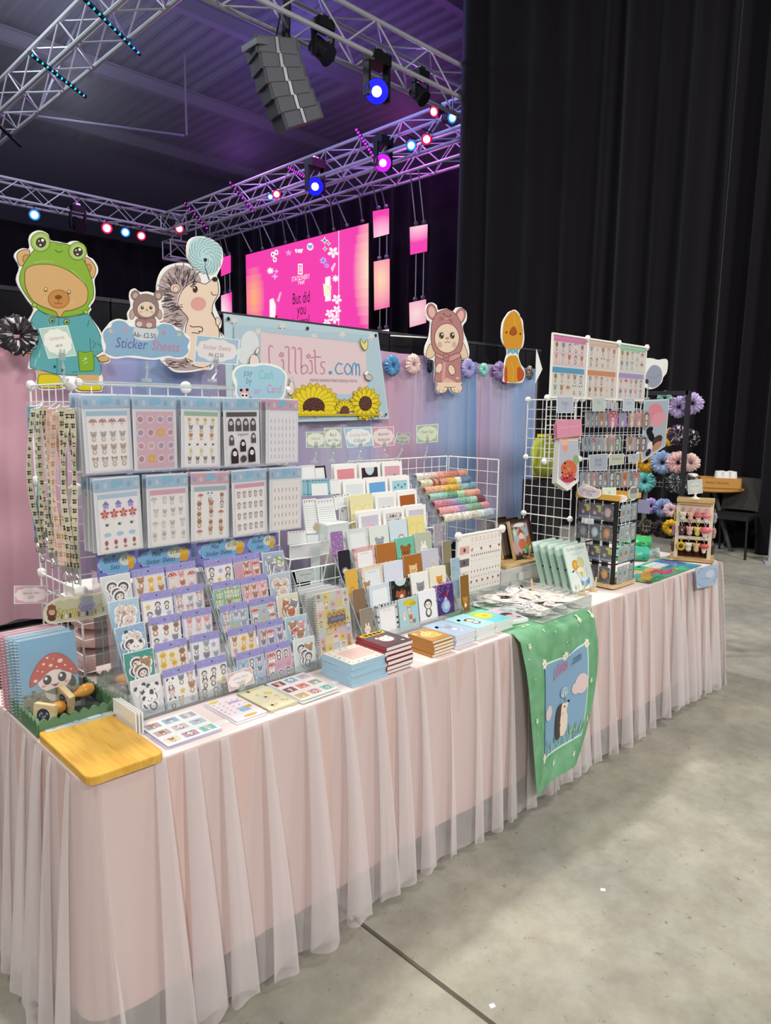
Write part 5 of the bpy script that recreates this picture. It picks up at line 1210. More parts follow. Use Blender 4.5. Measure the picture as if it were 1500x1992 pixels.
def mush_cover(a, w, h):
    a.rect(-w / 2, 0, w / 2, h, '#7fb0cd'); a.rect(-w / 2, 0, w / 2, h * .3, '#8b8f7c'); rnd = random.Random(2); hh = a.h
    for k in range(60): a.h = hh; a.ell(rnd.uniform(-.47, .47) * w, rnd.uniform(.02, .36) * h, .006, .005, rnd.choice(['#9a9a84', '#7d8a6c', '#b5a990', '#6f7a66', '#a9a48c']), n=6)
    x, y, s = .012, h * .44, w
    a.ell(x, y - s * .22, s * .19, s * .2, '#d9d4cc', n=14); a.ell(x + s * .28, y - s * .1, s * .08, s * .14, '#4a4038', .4, 10); a.ell(x, y + .0 * s, s * .30, s * .23, '#f0e6e0', n=20, ln='#6a4a44', w=.0008)
    cap = [(x - s * .42, y - s * .06), (x - s * .40, y + s * .12), (x - s * .24, y + s * .36), (x - s * .02, y + s * .47), (x + s * .2, y + s * .38), (x + s * .38, y + s * .14), (x + s * .4, y - s * .02), (x + s * .25, y + s * .06), (x + s * .05, y + s * .16), (x - s * .1, y + s * .14), (x - s * .24, y + s * .03)]
    a.blob(cap, '#c4584c', k=4, ln='#7a2e28', w=.0012); hh = a.h
    for dx, dy, r in ((-.1, .4, .025), (.12, .3, .05), (-.17, .3, .028), (-.33, .03, .035), (-.05, .25, .035), (-.2, .17, .018), (.05, .2, .02), (.2, .2, .022), (.3, .1, .018), (.0, .36, .012), (-.28, .2, .014), (.1, .14, .016)): a.h = hh; a.ell(x + dx * s, y + dy * s, r * s, r * s * .8, '#f3e3dc', n=9)
    for q in (-1, 1): a.ell(x + q * s * .13, y + s * .0, s * .075, s * .09, '#3a2a28', n=12); a.ell(x + q * s * .13 - s * .02, y + s * .03, s * .028, s * .032, '#fff', n=7); a.ell(x + q * s * .2, y - s * .1, s * .045, s * .025, '#e6a89c', n=8)
    a.stroke([(x - s * .07, y - s * .09), (x, y - s * .14), (x + s * .07, y - s * .09)], .0016, '#6a2e2c', k=3); a.ell(x, y - s * .115, s * .04, s * .02, '#b0504c', n=8)
    a.poly([(x - s * .2, y - s * .2), (x, y - s * .3), (x + s * .2, y - s * .2), (x, y - s * .17)], '#7f8a70')
nbx = P(93, 1230, y=1.985).x
spiral_book('spiral_notebook', 'spiral notebook with a smiling red mushroom on a blue cover', (nbx, 1.985, TZ + .006), .152, .215, '#7fb0cd', COILB, mush_cover)
for k, (cv, cl, lb) in enumerate((('#8fb6cf', COILB, 'blue spiral notebook directly behind the mushroom notebook'), ('#b5cbd8', COILB, 'pale blue spiral notebook third in the row behind the mushroom'), ('#dfa9b4', COILP, 'rose spiral notebook with a pink coil behind the blue ones'), ('#e6bcc2', COILP, 'pale pink spiral notebook at the back of the row'))):
    spiral_book('spiral_notebook', lb, (nbx - .004 * k, 2.017 + .026 * k, TZ + .006), .152, .215, cv, cl, lambda a, w, h: a.rect(-w / 2 + .004, .004, w / 2 - .004, h - .004, '#e8e4e2'))
tr = E('scalloped_tray', 'green wooden tray with a scalloped rim holding stamps', 'tray', (.688, 1.975, TZ)); TG = mat('tray_green', '#5d805e', .5); TD = mat('tray_floor', '#3f4744', .6)
hw, hd = .104, .118
mb = MB(); mb.bx(-hw, hw, -hd, hd, .0005, .008); M('tray_floor', mb, TD, parent=tr)
def scal(L, n=8, h0=.036, h1=.048):
    pts = [(-L / 2, 0), (L / 2, 0), (L / 2, h0)]
    for k in range(n):
        x1, x0 = L / 2 - L * k / n, L / 2 - L * (k + 1) / n
        pts += [(x1 + (x0 - x1) * j / 5, h0 + (h1 - h0) * sin(pi * j / 5)) for j in range(1, 6)]
    return pts
for sg in (-1, 1):
    mb = MB(); mb.prism(scal(2 * hw, 8), -.004, .004); M('scalloped_side', mb, TG, parent=tr, loc=(0, sg * hd, 0))
    mb = MB(); mb.prism(scal(2 * hd, 9), -.004, .004); M('scalloped_side', mb, TG, parent=tr, loc=(sg * hw, 0, 0), rot=(0, 0, pi / 2))
def stamp(label, loc, rot, face):
    t = E('rubber_stamp', label, 'stamp', loc, rot); mb = MB(); mb.bx(-.029, .029, -.008, .008, -.029, .029); M('block', mb, LWOOD, parent=t)
    mb = MB(); mb.lathe([(.008, .007), (.011, .012), (.007, .022), (.010, .032), (.0165, .045), (.0185, .058), (.0175, .070), (.012, .080), (.003, .084)], 14, rot=Matrix.Rotation(-pi / 2, 3, 'X')); M('handle', mb, OWOOD, parent=t, smooth=True)
    mb = MB(); a = Art(None, -.008, mb=mb); a.ell(0, 0, .021, .021, '#cfc9c0', n=14); a.ell(0, 0, .019, .019, '#3a3a42', n=12)
    hh = a.h
    for k in range(5): a.h = hh; a.ell(-.010 + .005 * k, .006 * sin(k * 2), .003, .005, '#8a9098', k, 6)
    M('rubber_face', mb, PRINT, parent=t)
stamp('rubber stamp with its inked face turned to the front of the tray', (.616, 1.902, TZ + .040), (radians(-6), radians(4), radians(-52)), 1)
stamp('rubber stamp tipped against the mushroom notebook', (.690, 1.955, TZ + .046), (radians(8), radians(22), radians(-78)), 0)
def rrect_pts(x0, x1, y0, y1, r, n=5):
    pts = []
    for cx, cy, a0 in ((x1 - r, y1 - r, 0), (x0 + r, y1 - r, pi / 2), (x0 + r, y0 + r, pi), (x1 - r, y0 + r, 1.5 * pi)): pts += [(cx + r * cos(a0 + pi / 2 * k / n), cy + r * sin(a0 + pi / 2 * k / n)) for k in range(n + 1)]
    return pts
BAMB = wood_mat('bamboo', '#deb050', '#cf9c3e', (26, 2.5, 8), .3)
mb = MB(); mb.slab(rrect_pts(.578, .764, 1.528, 1.855, .022), 0, .018); mb.slab(rrect_pts(.5795, .7625, 1.5295, 1.8535, .021), .018, .0195)
M('bamboo_board', mb, BAMB, label='golden bamboo board with rounded corners at the table corner', cat='board', loc=(0, 0, TZ + .0006))
t = E('sticker_strip', 'clear sleeved strip with two pale blue stamped stickers on the bamboo board', 'sticker strip', (.682, 1.826, TZ + .0206), (-pi / 2, 0, radians(-3)))
def strip_art(a, w, h):
    a.rect(-w / 2, 0, w / 2, h, '#d9d8c8'); a.rrect(-w * .22, h * .1, w * .38, h * .92, .004, '#bfd9dd'); a.ell(-w * .05, h * .45, .011, .012, '#8fa4a8', n=12); a.ell(-w * .05, h * .47, .008, .008, '#dfe8e6', n=10); a.rrect(w * .1, h * .15, w * .34, h * .8, .008, '#9fb4b8'); a.rrect(w * .115, h * .2, w * .325, h * .75, .007, '#e3ebea'); a.ell(-w * .38, h * .4, .009, .009, '#b9c2b0', n=9)
M('printed_strip', card_mesh(.175, .052, .0012, strip_art, '#dedccd'), GLOSS, parent=t); sleeve_part(t, .182, .058, -.002, -.003)
for k in range(3): stand_card('blank_card', 'white card standing on edge between the bamboo board and the sticker stand', 'card', (.772 + .009 * k, 1.768, TZ), .135, .062 - .002 * k, None, 0, .0035, '#f1f2ee', pi / 2, 'white cards on edge beside the board')

# stamp sign, rose sign, parcels behind the side grid
def stamp_sign(a):
    a.blob([(240, 1150), (250, 1020), (310, 950), (400, 880), (480, 890), (560, 855), (660, 870), (740, 830), (800, 820), (870, 830), (930, 805), (1010, 830), (1050, 900), (1040, 1000), (1030, 1080), (920, 1100), (860, 1110), (760, 1120), (700, 1165), (600, 1160), (480, 1185), (380, 1190)], '#b9b79a', k=2); a.blob([(720, 860), (800, 830), (930, 815), (1030, 850), (1035, 1050), (740, 1090)], '#a9aec0', k=2)
    a.ell(300, 1060, 75, 90, '#6a4438', n=16); a.ell(302, 1055, 48, 46, '#d3a888', n=12); a.ell(300, 985, 62, 40, '#7a5040', n=12); a.ell(300, 1140, 62, 45, '#5a3630', n=12); a.ell(300, 940, 6, 14, '#5a3630', n=6)
    for x in (285, 320): a.ell(x, 1052, 5, 7, '#2a1e1c', n=6)
    x, z = a.fn(545, 1090); b = Art(None, a.y, a.eps, mb=a.mb, h=a.h); b.text('Stamp', x, z, .036, '#a89a2e', .25, .04, .8); x, z = a.fn(850, 1020); b.text('Station', x, z, .034, '#8f80b8', .25, .04, .75); a.h = b.h
    hh = a.h
    for k in range(9): a.h = hh; a.rect(430 + k * 62, 1150 - k * 8, 462 + k * 62, 1085 - k * 8, ('#8a7434', '#d9d4c0', '#5a4038', '#b9a860')[k % 4])
cutout('wooden_cloud_sign', 'wooden cloud sign about a stamp station with a little acorn bear', 'sign', 60, 1050, .13333, 2.075, [(185, 1150), (185, 1040), (240, 950), (340, 880), (430, 840), (540, 830), (650, 830), (750, 800), (860, 805), (950, 780), (1050, 800), (1090, 900), (1080, 1060), (1000, 1110), (860, 1140), (760, 1170), (620, 1190), (460, 1205), (330, 1230), (240, 1210)], stamp_sign, (640, 1190), .005, edge='#d3cbb5')
quad_sign('small pink cloud sign clipped sideways at the lanyard grid', ((27, 1140), (93, 1139), (93, 1173), (27, 1175)), 2.28, '#d9aebd', '#efe3e4', [('Special offer', .47, .12, '#9a7a84', .2), ('£20', .72, .14, '#8a6a74', 0)], None)
mb = MB(); p = P(93, 1156, y=2.28); q = P(112, 1152, y=2.28); mb.rod((0, 0, 0), q - p, .004); mb.box(q - p, (.014, .014, .014)); M('sign_clip', mb, CLIPM, label='clear clip arm holding the pink cloud sign', cat='clip', loc=p)
POUCH = fabric('pink_pouch', '#d9b9b4')
for k, (x, y, z, s, lb) in enumerate(((.93, 2.26, TZ, 1, 'bottom folded pink pouch stacked behind the stamp sign'), (.94, 2.27, TZ + .075, .95, 'middle folded pink pouch stacked behind the stamp sign'), (.93, 2.25, TZ + .147, 1, 'top folded pink pouch stacked behind the stamp sign'))):
    rnd = random.Random(k); mb = MB(); mb.grid(lambda u, v: (s * (.13 * (1 if abs(cos(2 * pi * u)) > .0 else 1)) * cos(2 * pi * u) * (abs(sin(pi * v)) ** .45), s * .09 * sin(2 * pi * u) * (abs(sin(pi * v)) ** .45), .038 - .037 * cos(pi * v) + .003 * sin(u * 25 + k) * sin(pi * v)), 28, 8)
    M('fabric_pouch', mb, POUCH, label=lb, cat='pouch', loc=(x, y, z + .001), rot=(0, 0, .3 * k), smooth=True)
mb = MB(); mb.bx(-.12, .12, -.09, .09, 0, .012); mb.bx(-.11, .11, -.08, .08, .012, .05); M('white_box', mb, WPLAS, label='white lidded box resting inside the lanyard grid', cat='box', loc=(.96, 2.30, TZ + .222))

# ================================================================== tiered acrylic stands with sticker packs
def acrylic_stand(label, x0, x1, y0, n=5, dy=.042, dz=.065, lip=.035, depth=.24, h0=.055, name='acrylic_stand'):
    t = E(name, label, 'display stand', ((x0 + x1) / 2, y0, TZ)); w = (x1 - x0) / 2; yb = depth
    prof = [(-.012, 0), (yb, 0), (yb, h0 + dz * n), (yb - .03, h0 + dz * n), (dy * (n - 1) - .012, h0 + dz * (n - 1) - .01), (-.012, .03)]
    for q in (-1, 1):
        mb = MB(); vs = []
        for s in (-.0015, .0015): vs += [(q * w + s, p[0], p[1]) for p in prof]
        k = len(prof); mb.mesh(vs, [tuple(range(k)), tuple(range(2 * k - 1, k - 1, -1))] + [(i, (i + 1) % k, k + (i + 1) % k, k + i) for i in range(k)]); M('side_panel', mb, ACRYLIC, parent=t)
        mb = MB(); mb.rod((q * w, -.012, .03), (q * w, dy * (n - 1) - .012, h0 + dz * (n - 1) - .01), .0022, 4); M('polished_edge', mb, mat('acrylic_edge', '#a9b4b8', .2, 0, .6), parent=t)
    for k in range(n):
        mb = MB(); mb.bx(-w, w, dy * k - .0105, dy * k - .009, dz * k + .0, dz * k + lip); M('tier_lip', mb, ACRYLIC, parent=t)
        mb = MB(); mb.bx(-w, w, dy * k - .0105, dy * (k + 1) - .0105, dz * k, dz * k + .0015); M('tier_shelf', mb, ACRYLIC, parent=t)
    return t
PUR = '#9d98d2'
def mini_pack(label, x, y, z, bgc, kinds, seed, w=.100, h=.114, border=None, col=None, n=7, spare=True, hc=PUR):
    rnd = random.Random(seed)
    t = E('mini_sticker_sheet', label, 'sticker sheet', (x, y, z), (-.16, radians(rnd.uniform(-1.5, 1.5)), 0))
    def back(a, w_, h_):
        a.rect(-w_ / 2, h_ - .022, w_ / 2, h_, hc); hh = a.h
        for k in range(16): a.h = hh; a.ell(rnd.uniform(-.48, .48) * w_, h_ - rnd.uniform(.003, .019), .0016, .0016, '#c9c4ee', n=5)
        a.h = hh + a.eps; a.ell(0, h_ - .011, .003, .003, '#3a3a5a', n=8)
    M('backing_card', card_mesh(w, h, .001, back, '#d6d4e4'), GLOSS, parent=t)
    def art(a, w_, h_):
        a.rrect(-w_ / 2, 0, w_ / 2, h_, .006, bgc); hh = a.h; cols = 3; s = .034
        for k in range(n + 2):
            r, c = divmod(k, 3); a.h = hh
            xx = -w_ / 2 + w_ * (c + .5) / 3 + rnd.uniform(-.004, .004); yy = h_ - .017 - r * .0285 + rnd.uniform(-.004, .004)
            if rnd.random() < .16: a.flower(xx, yy, .009, rnd.choice(['#e3c53a', '#d98aa0', '#b9a4dc']), '#d9b45a'); continue
            critter(a, xx, yy, s * rnd.uniform(.8, 1.05), rnd.choice(kinds), col, border, 8)
    M('sticker_sheet', card_mesh(w - .008, h - .026, .0008, art, bgc), PRINT, parent=t, loc=(0, -.002, .001)); sleeve_part(t, w, h, -.0042, 0)
    return t
def flake_pack(label, x, y, z, bgc, kinds, seed, w=.088, h=.108, dots=None):
    rnd = random.Random(seed); t = E('sticker_flake_pack', label, 'sticker pack', (x, y, z), (-.16, radians(rnd.uniform(-2, 2)), 0))
    def back(a, w_, h_):
        a.rect(-w_ / 2 + .002, .002, w_ / 2 - .002, h_ - .002, bgc); hh = a.h
        for k in range(22): a.h = hh; a.ell(rnd.uniform(-.45, .45) * w_, rnd.uniform(.05, .95) * h_, .0013, .0013, dots or '#f4f4f2', n=5)
    M('backing_card', card_mesh(w, h, .002, back, '#eef0f0'), GLOSS, parent=t)
    for k in range(4):
        mb = MB(); a = Art(None, 0, mb=mb); s = .052; critter(a, 0, 0, s, kinds[k % len(kinds)], None, '#faf9f6', 12)
        M('die_cut_sticker', mb, PRINT, parent=t, loc=((-.012, .016, -.004, .006)[k], -.002 - .0022 * k, h * (.60, .56, .42, .34)[k]), rot=(0, rnd.uniform(-.5, .5), 0))
    sleeve_part(t, w + .002, h + .002, -.0115, 0)
    return t
S1 = dict(x0=.806, x1=1.118, y0=1.785); S2 = dict(x0=1.122, x1=1.435, y0=1.765)
acrylic_stand('clear five tier acrylic stand behind the bamboo board', **S1); acrylic_stand('clear five tier acrylic stand beside the sticker book', **S2)
M1 = [[('#f3f1ee', ['cat', 'panda', 'mouse', 'bear'], 'mixed dark animals, lowest tier beside the panda pack'), ('#f2efe9', ['hedge', 'penguin', 'mouse'], 'hedgehogs and hearts, lowest tier by the pink sign')],
      [('#f0ead6', ['duck', 'deer', 'duck'], 'yellow giraffes on cream, beside the teal flake pack'), ('#efedee', ['mouse', 'elephant', 'cat'], 'pale grey puppies, fourth tier of the first stand')],
      [('#f1f0ee', ['deer', 'girl', 'cat'], 'dark ponies on white, middle tier of the first stand'), ('#e9e6ee', ['elephant', 'bunny', 'pig'], 'blue and pink axolotls, middle tier of the first stand')],
      [('#f2f1f0', ['panda', 'cat', 'penguin'], 'black and white cats, under the bear sheet'), ('#e8e5e6', ['mouse', 'elephant', 'mouse'], 'small grey mice, under the red dragon sheet')],
      [('#e9e2dc', ['bear', 'bear', 'duck'], 'beige bears, top tier under the price board'), ('#e6dedd', ['pig', 'fox', 'mush'], 'red dragons and roses, top tier under the price board')]]
M2 = [[('#a9c3dc', ['elephant', 'penguin', 'cat'], 'grey sharks on blue, lowest tier by the pink sign'), ('#d9aab9', ['girl', 'girl', 'mush'], 'brown haired girls on pink, lowest tier')],
      [('#efe6d8', ['bear', 'pig', 'duck'], 'bears and yellow flowers on cream'), ('#c9bce0', ['bear', 'mush', 'cat'], 'red hats on lilac with white outlines')],
      [('#a9c4cc', ['elephant', 'cat', 'mouse'], 'grey elves on teal blue'), ('#b9cac8', ['girl', 'mush', 'girl'], 'red haired dolls on grey green')],
      [('#8fc0a0', ['frog', 'bear', 'frog'], 'frog hooded bears on green'), ('#e6b9c0', ['bear', 'pig', 'bear'], 'brown eared bears on pink')],
      [('#efedea', ['hedge', 'hedge', 'penguin'], 'dark hedgehogs on white, top tier'), ('#dca6ae', ['fox', 'mush', 'bear'], 'foxes and acorns on rose, top tier')]]
for k in range(5):
    zb = TZ + .0022 + .065 * k
    for c in range(2):
        b, kd, nm = M1[k][c]; mini_pack('mini sticker sheet: ' + nm, (.953, 1.058)[c], 1.79 + .042 * k, zb, b, kd, 100 + k * 2 + c)
        b, kd, nm = M2[k][c]; mini_pack('mini sheet in the second stand: ' + nm, (1.178, 1.283)[c], 1.77 + .042 * k, zb, b, kd, 130 + k * 2 + c, border='#f6f4f4' if b not in ('#efe6d8', '#efedea') else None)
F1 = [('#e6e4e0', ['panda', 'panda'], 'panda pack of sticker flakes on the lowest tier'), ('#2f9a8c', ['hedge', 'bear', 'deer'], 'teal dotted pack with hedgehog stickers'), ('#8fb6d6', ['panda', 'bunny', 'penguin'], 'blue pack with a heap of panda stickers'), ('#a9cfe6', ['bunny', 'bunny', 'mouse'], 'sky blue pack with a bunny house sticker'), ('#dfe0de', ['penguin', 'girl', 'penguin'], 'white pack with a black capped penguin sticker')]
F2 = [('#dfe8e2', ['penguin', 'bear', 'penguin'], 'mint pack with a penguin and flower sticker'), ('#a9cfe0', ['bear', 'pig', 'mush'], 'blue pack with bear and cherry stickers'), ('#e6dfc4', ['fox', 'cat', 'bear'], 'cream pack with fox stickers'), ('#b9cbd9', ['bunny', 'bunny', 'bear'], 'grey blue pack with bunny stickers'), ('#a9bccb', ['elephant', 'frog', 'cat'], 'pack with zebra and crocodile stickers, top tier')]
for k in range(5):
    flake_pack(F1[k][2], .853, 1.79 + .042 * k, TZ + .0022 + .065 * k, F1[k][0], F1[k][1], 160 + k); flake_pack(F2[k][2], 1.383, 1.77 + .042 * k, TZ + .0022 + .065 * k, F2[k][0], F2[k][1], 170 + k)
def header_board(label, x0, x1, y, sets):
    w, h = x1 - x0, .082; z = 1.097
    def art(a, w_, h_):
        a.rect(-w_ / 2, 0, w_ / 2, h_, '#7d80c6'); rnd = random.Random(6); hh = a.h
        for k in range(30): a.h = hh; a.ell(rnd.uniform(-.49, .49) * w_, rnd.random() * h_, .0018, .0018, '#a9a8e2', n=5)
        a.h = hh + a.eps
        for cx, cw, l1, l2, pr in sets:
            a.cloud(cx, h_ * .63, cw, h_ * .7, '#7fb2dc', 12, '#cfe0f2', .0015); a.ell(cx + cw * .22, h_ * .72, cw * .17, h_ * .22, '#d8dcc8', n=10); a.ell(cx + cw * .38, h_ * .52, cw * .09, h_ * .19, '#e0a63c', n=9); a.ell(cx + cw * .38, h_ * .72, cw * .1, h_ * .1, '#e8b840', n=9)
            a.text(l1, cx - cw * .16, h_ * .68, .021, '#3a4668', .3, 0, .8); a.text(l2, cx - cw * .08, h_ * .42, .021, '#4a5678', .3, 0, .8); a.text(pr, cx + cw * .2, h_ * .7, .018, '#3a4668', 0, 0, .8); a.ell(cx - cw * .44, h_ * .4, .003, .003, '#2c3050', n=6); a.ell(cx - .01, h_ * .9, .003, .003, '#2c3050', n=6)
    return stand_card('header_board', label, 'sign', ((x0 + x1) / 2, y, z), w, h, art, .0, .0025, '#7d80c6')
header_board('purple price board with set cloud first, above the first sticker stand', .815, 1.115, 2.012, [(-.09, .11, 'Sticker', 'Sets', '£4'), (.058, .175, 'Mini', 'Sticker Sheets', '£1.50')])
header_board('purple price board with mini cloud first, above the second sticker stand', 1.128, 1.43, 1.998, [(-.06, .175, 'Mini', 'Sticker Sheets', '£1.50'), (.092, .11, 'Sticker', 'Sets', '£4')])
quad_sign('pink cloud sign fixed to the fronts of the two sticker stands', ((440, 1312), (489, 1297), (495, 1328), (446, 1346)), 1.748, '#d6b3bf', '#f1eaea', [('Sticker Sheets', .46, .12, '#9aa0b8', .25), ('any 4 £5', .72, .12, '#8a7a84', .1)], (470, 1362))

# ================================================================== flat stacks along the table front
def flat_item(name, label, cat, x0, x1, y0, y1, z, th, draw, body='#f4f3ef', rz=0.0, group=None, edge=None, m=None):
    """sheet or book lying flat; print drawn with u across, v into the booth"""
    w, d = x1 - x0, y1 - y0; mb = MB(); mb.bx(-w / 2, w / 2, -th, 0, -d / 2, d / 2, body)
    if edge: mb.bx(-w / 2 + .002, w / 2 + .0008, -th * .82, -th * .18, -d / 2 - .0008, d / 2 - .002, edge)
    a = Art(None, -th, mb=mb)
    if draw: draw(a, w, d)
    return M(name, mb, m or GLOSS, label=label, cat=cat, group=group, loc=((x0 + x1) / 2, (y0 + y1) / 2, z), rot=(-pi / 2, 0, rz))
def flat_stack(name, cat, nm, x0, x1, y0, y1, n, th, draw, body, edge=None, jit=.004, seed=1, z=None, rz=0.0, grp=None):
    rnd = random.Random(seed); z = TZ + .0008 if z is None else z; base = None
    for k in range(n):
        top = k == n - 1; jx, jy, jr = (rnd.uniform(-jit, jit), rnd.uniform(-jit, jit), rnd.uniform(-.02, .02)) if not top else (0, 0, 0)
        if top: flat_item(name, 'top ' + nm, cat, x0, x1, y0, y1, z + k * (th + .0002), th, draw, body, rz, None, edge)
        elif base is None: base = flat_item(name, 'spare copy under the top ' + nm, cat, x0 + jx, x1 + jx, y0 + jy, y1 + jy, z, th, None, body, rz + jr, grp or 'copies under the top ' + nm, edge)
        else: dup(base, ((x0 + x1) / 2 + jx, (y0 + y1) / 2 + jy, z + k * (th + .0002)), (-pi / 2, 0, rz + jr))
def nine_art(bgc, seed, cols):
    def d(a, w, h):
        a.rect(-w / 2, -h / 2, w / 2, h / 2, bgc); rnd = random.Random(seed); hh = a.h
        for k in range(9):
            r, c = divmod(k, 3); x, y = -w / 2 + w * (c + .5) / 3, h / 2 - h * (r + .5) / 3; a.h = hh
            a.rrect(x - w * .13, y - h * .10, x + w * .13, y + h * .10, .003, cols[k % len(cols)]); critter(a, x, y - h * .01, h * .17, rnd.choice(KINDS), None, None, 8)
    return d
flat_stack('sticker_sheet', 'sticker sheet', 'white sheet of nine little pictures beside the bamboo board', .795, .948, 1.575, 1.735, 3, .0025, nine_art('#f3f5f4', 31, ['#b9a9b4', '#8fbfe0', '#a9b0cc', '#c9b4b4', '#d9c4c8', '#bcc9d6', '#e6dfc8', '#c9a4b4', '#7fc9bc']), '#c9c6e2', jit=.008, seed=3)
def planner_art(a, w, h):
    a.rect(-w / 2, -h / 2, w / 2, h / 2, '#efe3ea'); a.ell(-w * .3, h * .42, .018, .008, '#dcd23a', n=9); a.rect(w * .0, h * .18, w * .38, h * .26, '#b9a8da'); a.rrect(-w * .02, -h * .25, w * .3, -h * .06, .004, '#8fbfe6'); a.ell(w * .33, -h * .1, .012, .01, '#dca83a', n=8); a.ell(w * .05, -h * .42, .022, .008, '#dcb23a', n=9)
    hh = a.h
    for k in range(24): a.h = hh; a.ell(-w * .4 + w * .2 * (k % 5), h * (.3 - .12 * (k // 5)), .003, .003, ('#c98a7a', '#8a7aa8', '#d9a45a')[k % 3], n=6)
flat_stack('sticker_sheet', 'sticker sheet', 'lilac planner sheet with a blue patch and yellow flowers', .998, 1.094, 1.58, 1.745, 4, .002, planner_art, '#f1eef4', seed=4)
def cream_art(a, w, h):
    a.rrect(-w / 2, -h / 2, w / 2, h / 2, .008, '#e3dcb8'); a.star(w * .25, h * .12, .013, '#d9d02a', 8, .6); rnd = random.Random(8); hh = a.h
    for k in range(12): a.h = hh; critter(a, rnd.uniform(-.38, .38) * w, rnd.uniform(-.4, .4) * h, .022, rnd.choice(['deer', 'duck', 'bunny']), '#cdbf94', None, 7)
flat_stack('sticker_sheet', 'sticker sheet', 'cream sheet with faint animals and one yellow flower', 1.104, 1.198, 1.578, 1.745, 3, .003, cream_art, '#ddd6b4', seed=5)
flat_stack('sticker_sheet', 'sticker sheet', 'sheet of pink, teal and amber picture squares', 1.21, 1.352, 1.57, 1.745, 4, .0025, nine_art('#efe2e2', 33, ['#6a4a4a', '#7fc4dc', '#c9b9cc', '#8a5a5a', '#d98a94', '#7fb89c', '#dcae5a', '#d9a4ac', '#8fd0c0']), '#dfe6e2', seed=6, jit=.007)
for k, (px, py, w) in enumerate(((428, 1407, .05), (553, 1383, .06), (655, 1327, .04))):
    p = P(px, py, z=TZ); flat_item('price_label', ('white price label before the lilac planner sheet', 'white price label before the cream sheet', 'white price label before the blue notepads')[k], 'label', p.x - w / 2, p.x + w / 2, p.y - .012, p.y + .012, TZ + .0006, .0008, lambda a, w_, h_: (a.scribble(0, .004, w_ * .8, .006, '#7a7a80', .001), a.scribble(0, -.005, w_ * .5, .006, '#7a7a80', .001)), '#f6f5f2')
def pad_art(a, w, h):
    a.rect(-w / 2, -h / 2, w / 2, h / 2, '#e6e0d2'); a.rrect(-w * .3, -h * .28, w * .34, h * .3, .008, '#e6c3bf'); hh = a.h
    for k in range(22):
        t = 2 * pi * k / 22; a.h = hh; a.ell(w * .43 * max(-1, min(1, 1.4 * cos(t))), h * .42 * max(-1, min(1, 1.4 * sin(t))), .005, .004, ('#c98a8a', '#8a8f9c', '#a9c4cc', '#b9a48a', '#d9b4b4')[k % 5], t, 7)
flat_stack('notepad', 'notepad', 'blue edged notepad with a pink panel and berry border', 1.398, 1.552, 1.563, 1.705, 7, .0102, pad_art, '#a9cbe0', jit=.004, seed=7)
def burg_art(a, w, h):
    a.rect(-w / 2, -h / 2, w / 2, h / 2, '#4a4450'); a.rect(-w / 2, -h / 2, -w * .42, h / 2, '#7a2830'); hh = a.h
    for k in range(5): a.h = hh; a.flower(-w * .32 + w * .16 * k, h * .4, .016, '#e6c01c', '#7a4a20', 8)
    a.ell(0, -h * .05, w * .3, h * .27, '#8a3a42', n=16); a.ell(.002, -h * .06, w * .22, h * .18, '#f0e2d6', n=16, ln='#5a2428', w=.0012)
    for q in (-1, 1): a.ell(q * w * .18, h * .09, w * .06, h * .05, '#f0e2d6', n=8); a.ell(q * w * .08, -h * .05, .003, .003, '#2a1e20', n=6)
    a.ell(w * .3, -h * .36, .008, .006, '#e6b4b0', n=8)
flat_stack('hardback_notebook', 'notebook', 'dark notebook with sunflowers and a pink cheeked face', 1.542, 1.662, 1.56, 1.703, 6, .0158, burg_art, '#8a2a34', '#eae8e6', jit=.004, seed=8)
def tan_art(a, w, h):
    a.rect(-w / 2, -h / 2, w / 2, h / 2, '#b98a44'); a.ell(0, 0, w * .38, h * .3, '#e3b85a', .3, 16, ln='#8a6024', w=.001); a.ell(-w * .05, h * .12, w * .24, h * .16, '#efd08a', .2, 14, ln='#8a6024', w=.001); a.ell(w * .2, -h * .2, w * .16, h * .1, '#efc45a', .3, 10, ln='#8a6024', w=.001)
    for q in (-1, 1): a.ell(-w * .05 + q * w * .1, h * .13, .003, .003, '#4a3014', n=6); a.ell(-w * .2 + q * .02, h * .3, .008, .012, '#efd08a', 0, 8, ln='#8a6024', w=.001)
flat_stack('hardback_notebook', 'notebook', 'tan notebook with a golden fox cub', 1.778, 1.880, 1.573, 1.690, 5, .0118, tan_art, '#b07a34', '#efe6d6', jit=.005, seed=9)
def pastel_art(c1, kind, c2=None, seed=1):
    def d(a, w, h):
        a.rect(-w / 2, -h / 2, w / 2, h / 2, c1); rnd = random.Random(seed); hh = a.h
        for k in range(6): a.h = hh; a.ell(rnd.uniform(-.3, .3) * w, rnd.uniform(-.3, .3) * h, w * .16, h * .06, c2 or '#b4cbe0', rnd.random(), 10)
        a.h = hh + a.eps; critter(a, w * .05, -h * .05, h * .5, kind, None, None, 12)
    return d
flat_stack('exercise_book', 'notebook', 'misty blue thin notebook', 1.902, 2.012, 1.576, 1.735, 8, .0062, pastel_art('#a9c0dc', 'elephant', '#bccfe2'), '#c3d0e2', '#f0f0f2', seed=10, jit=.003)
flat_stack('exercise_book', 'notebook', 'aqua thin notebook with a penguin in green', 2.036, 2.150, 1.585, 1.742, 9, .0052, pastel_art('#a6d6e2', 'penguin', '#bfe6d6'), '#cfe4e6', '#f2f2ef', seed=11, jit=.003)
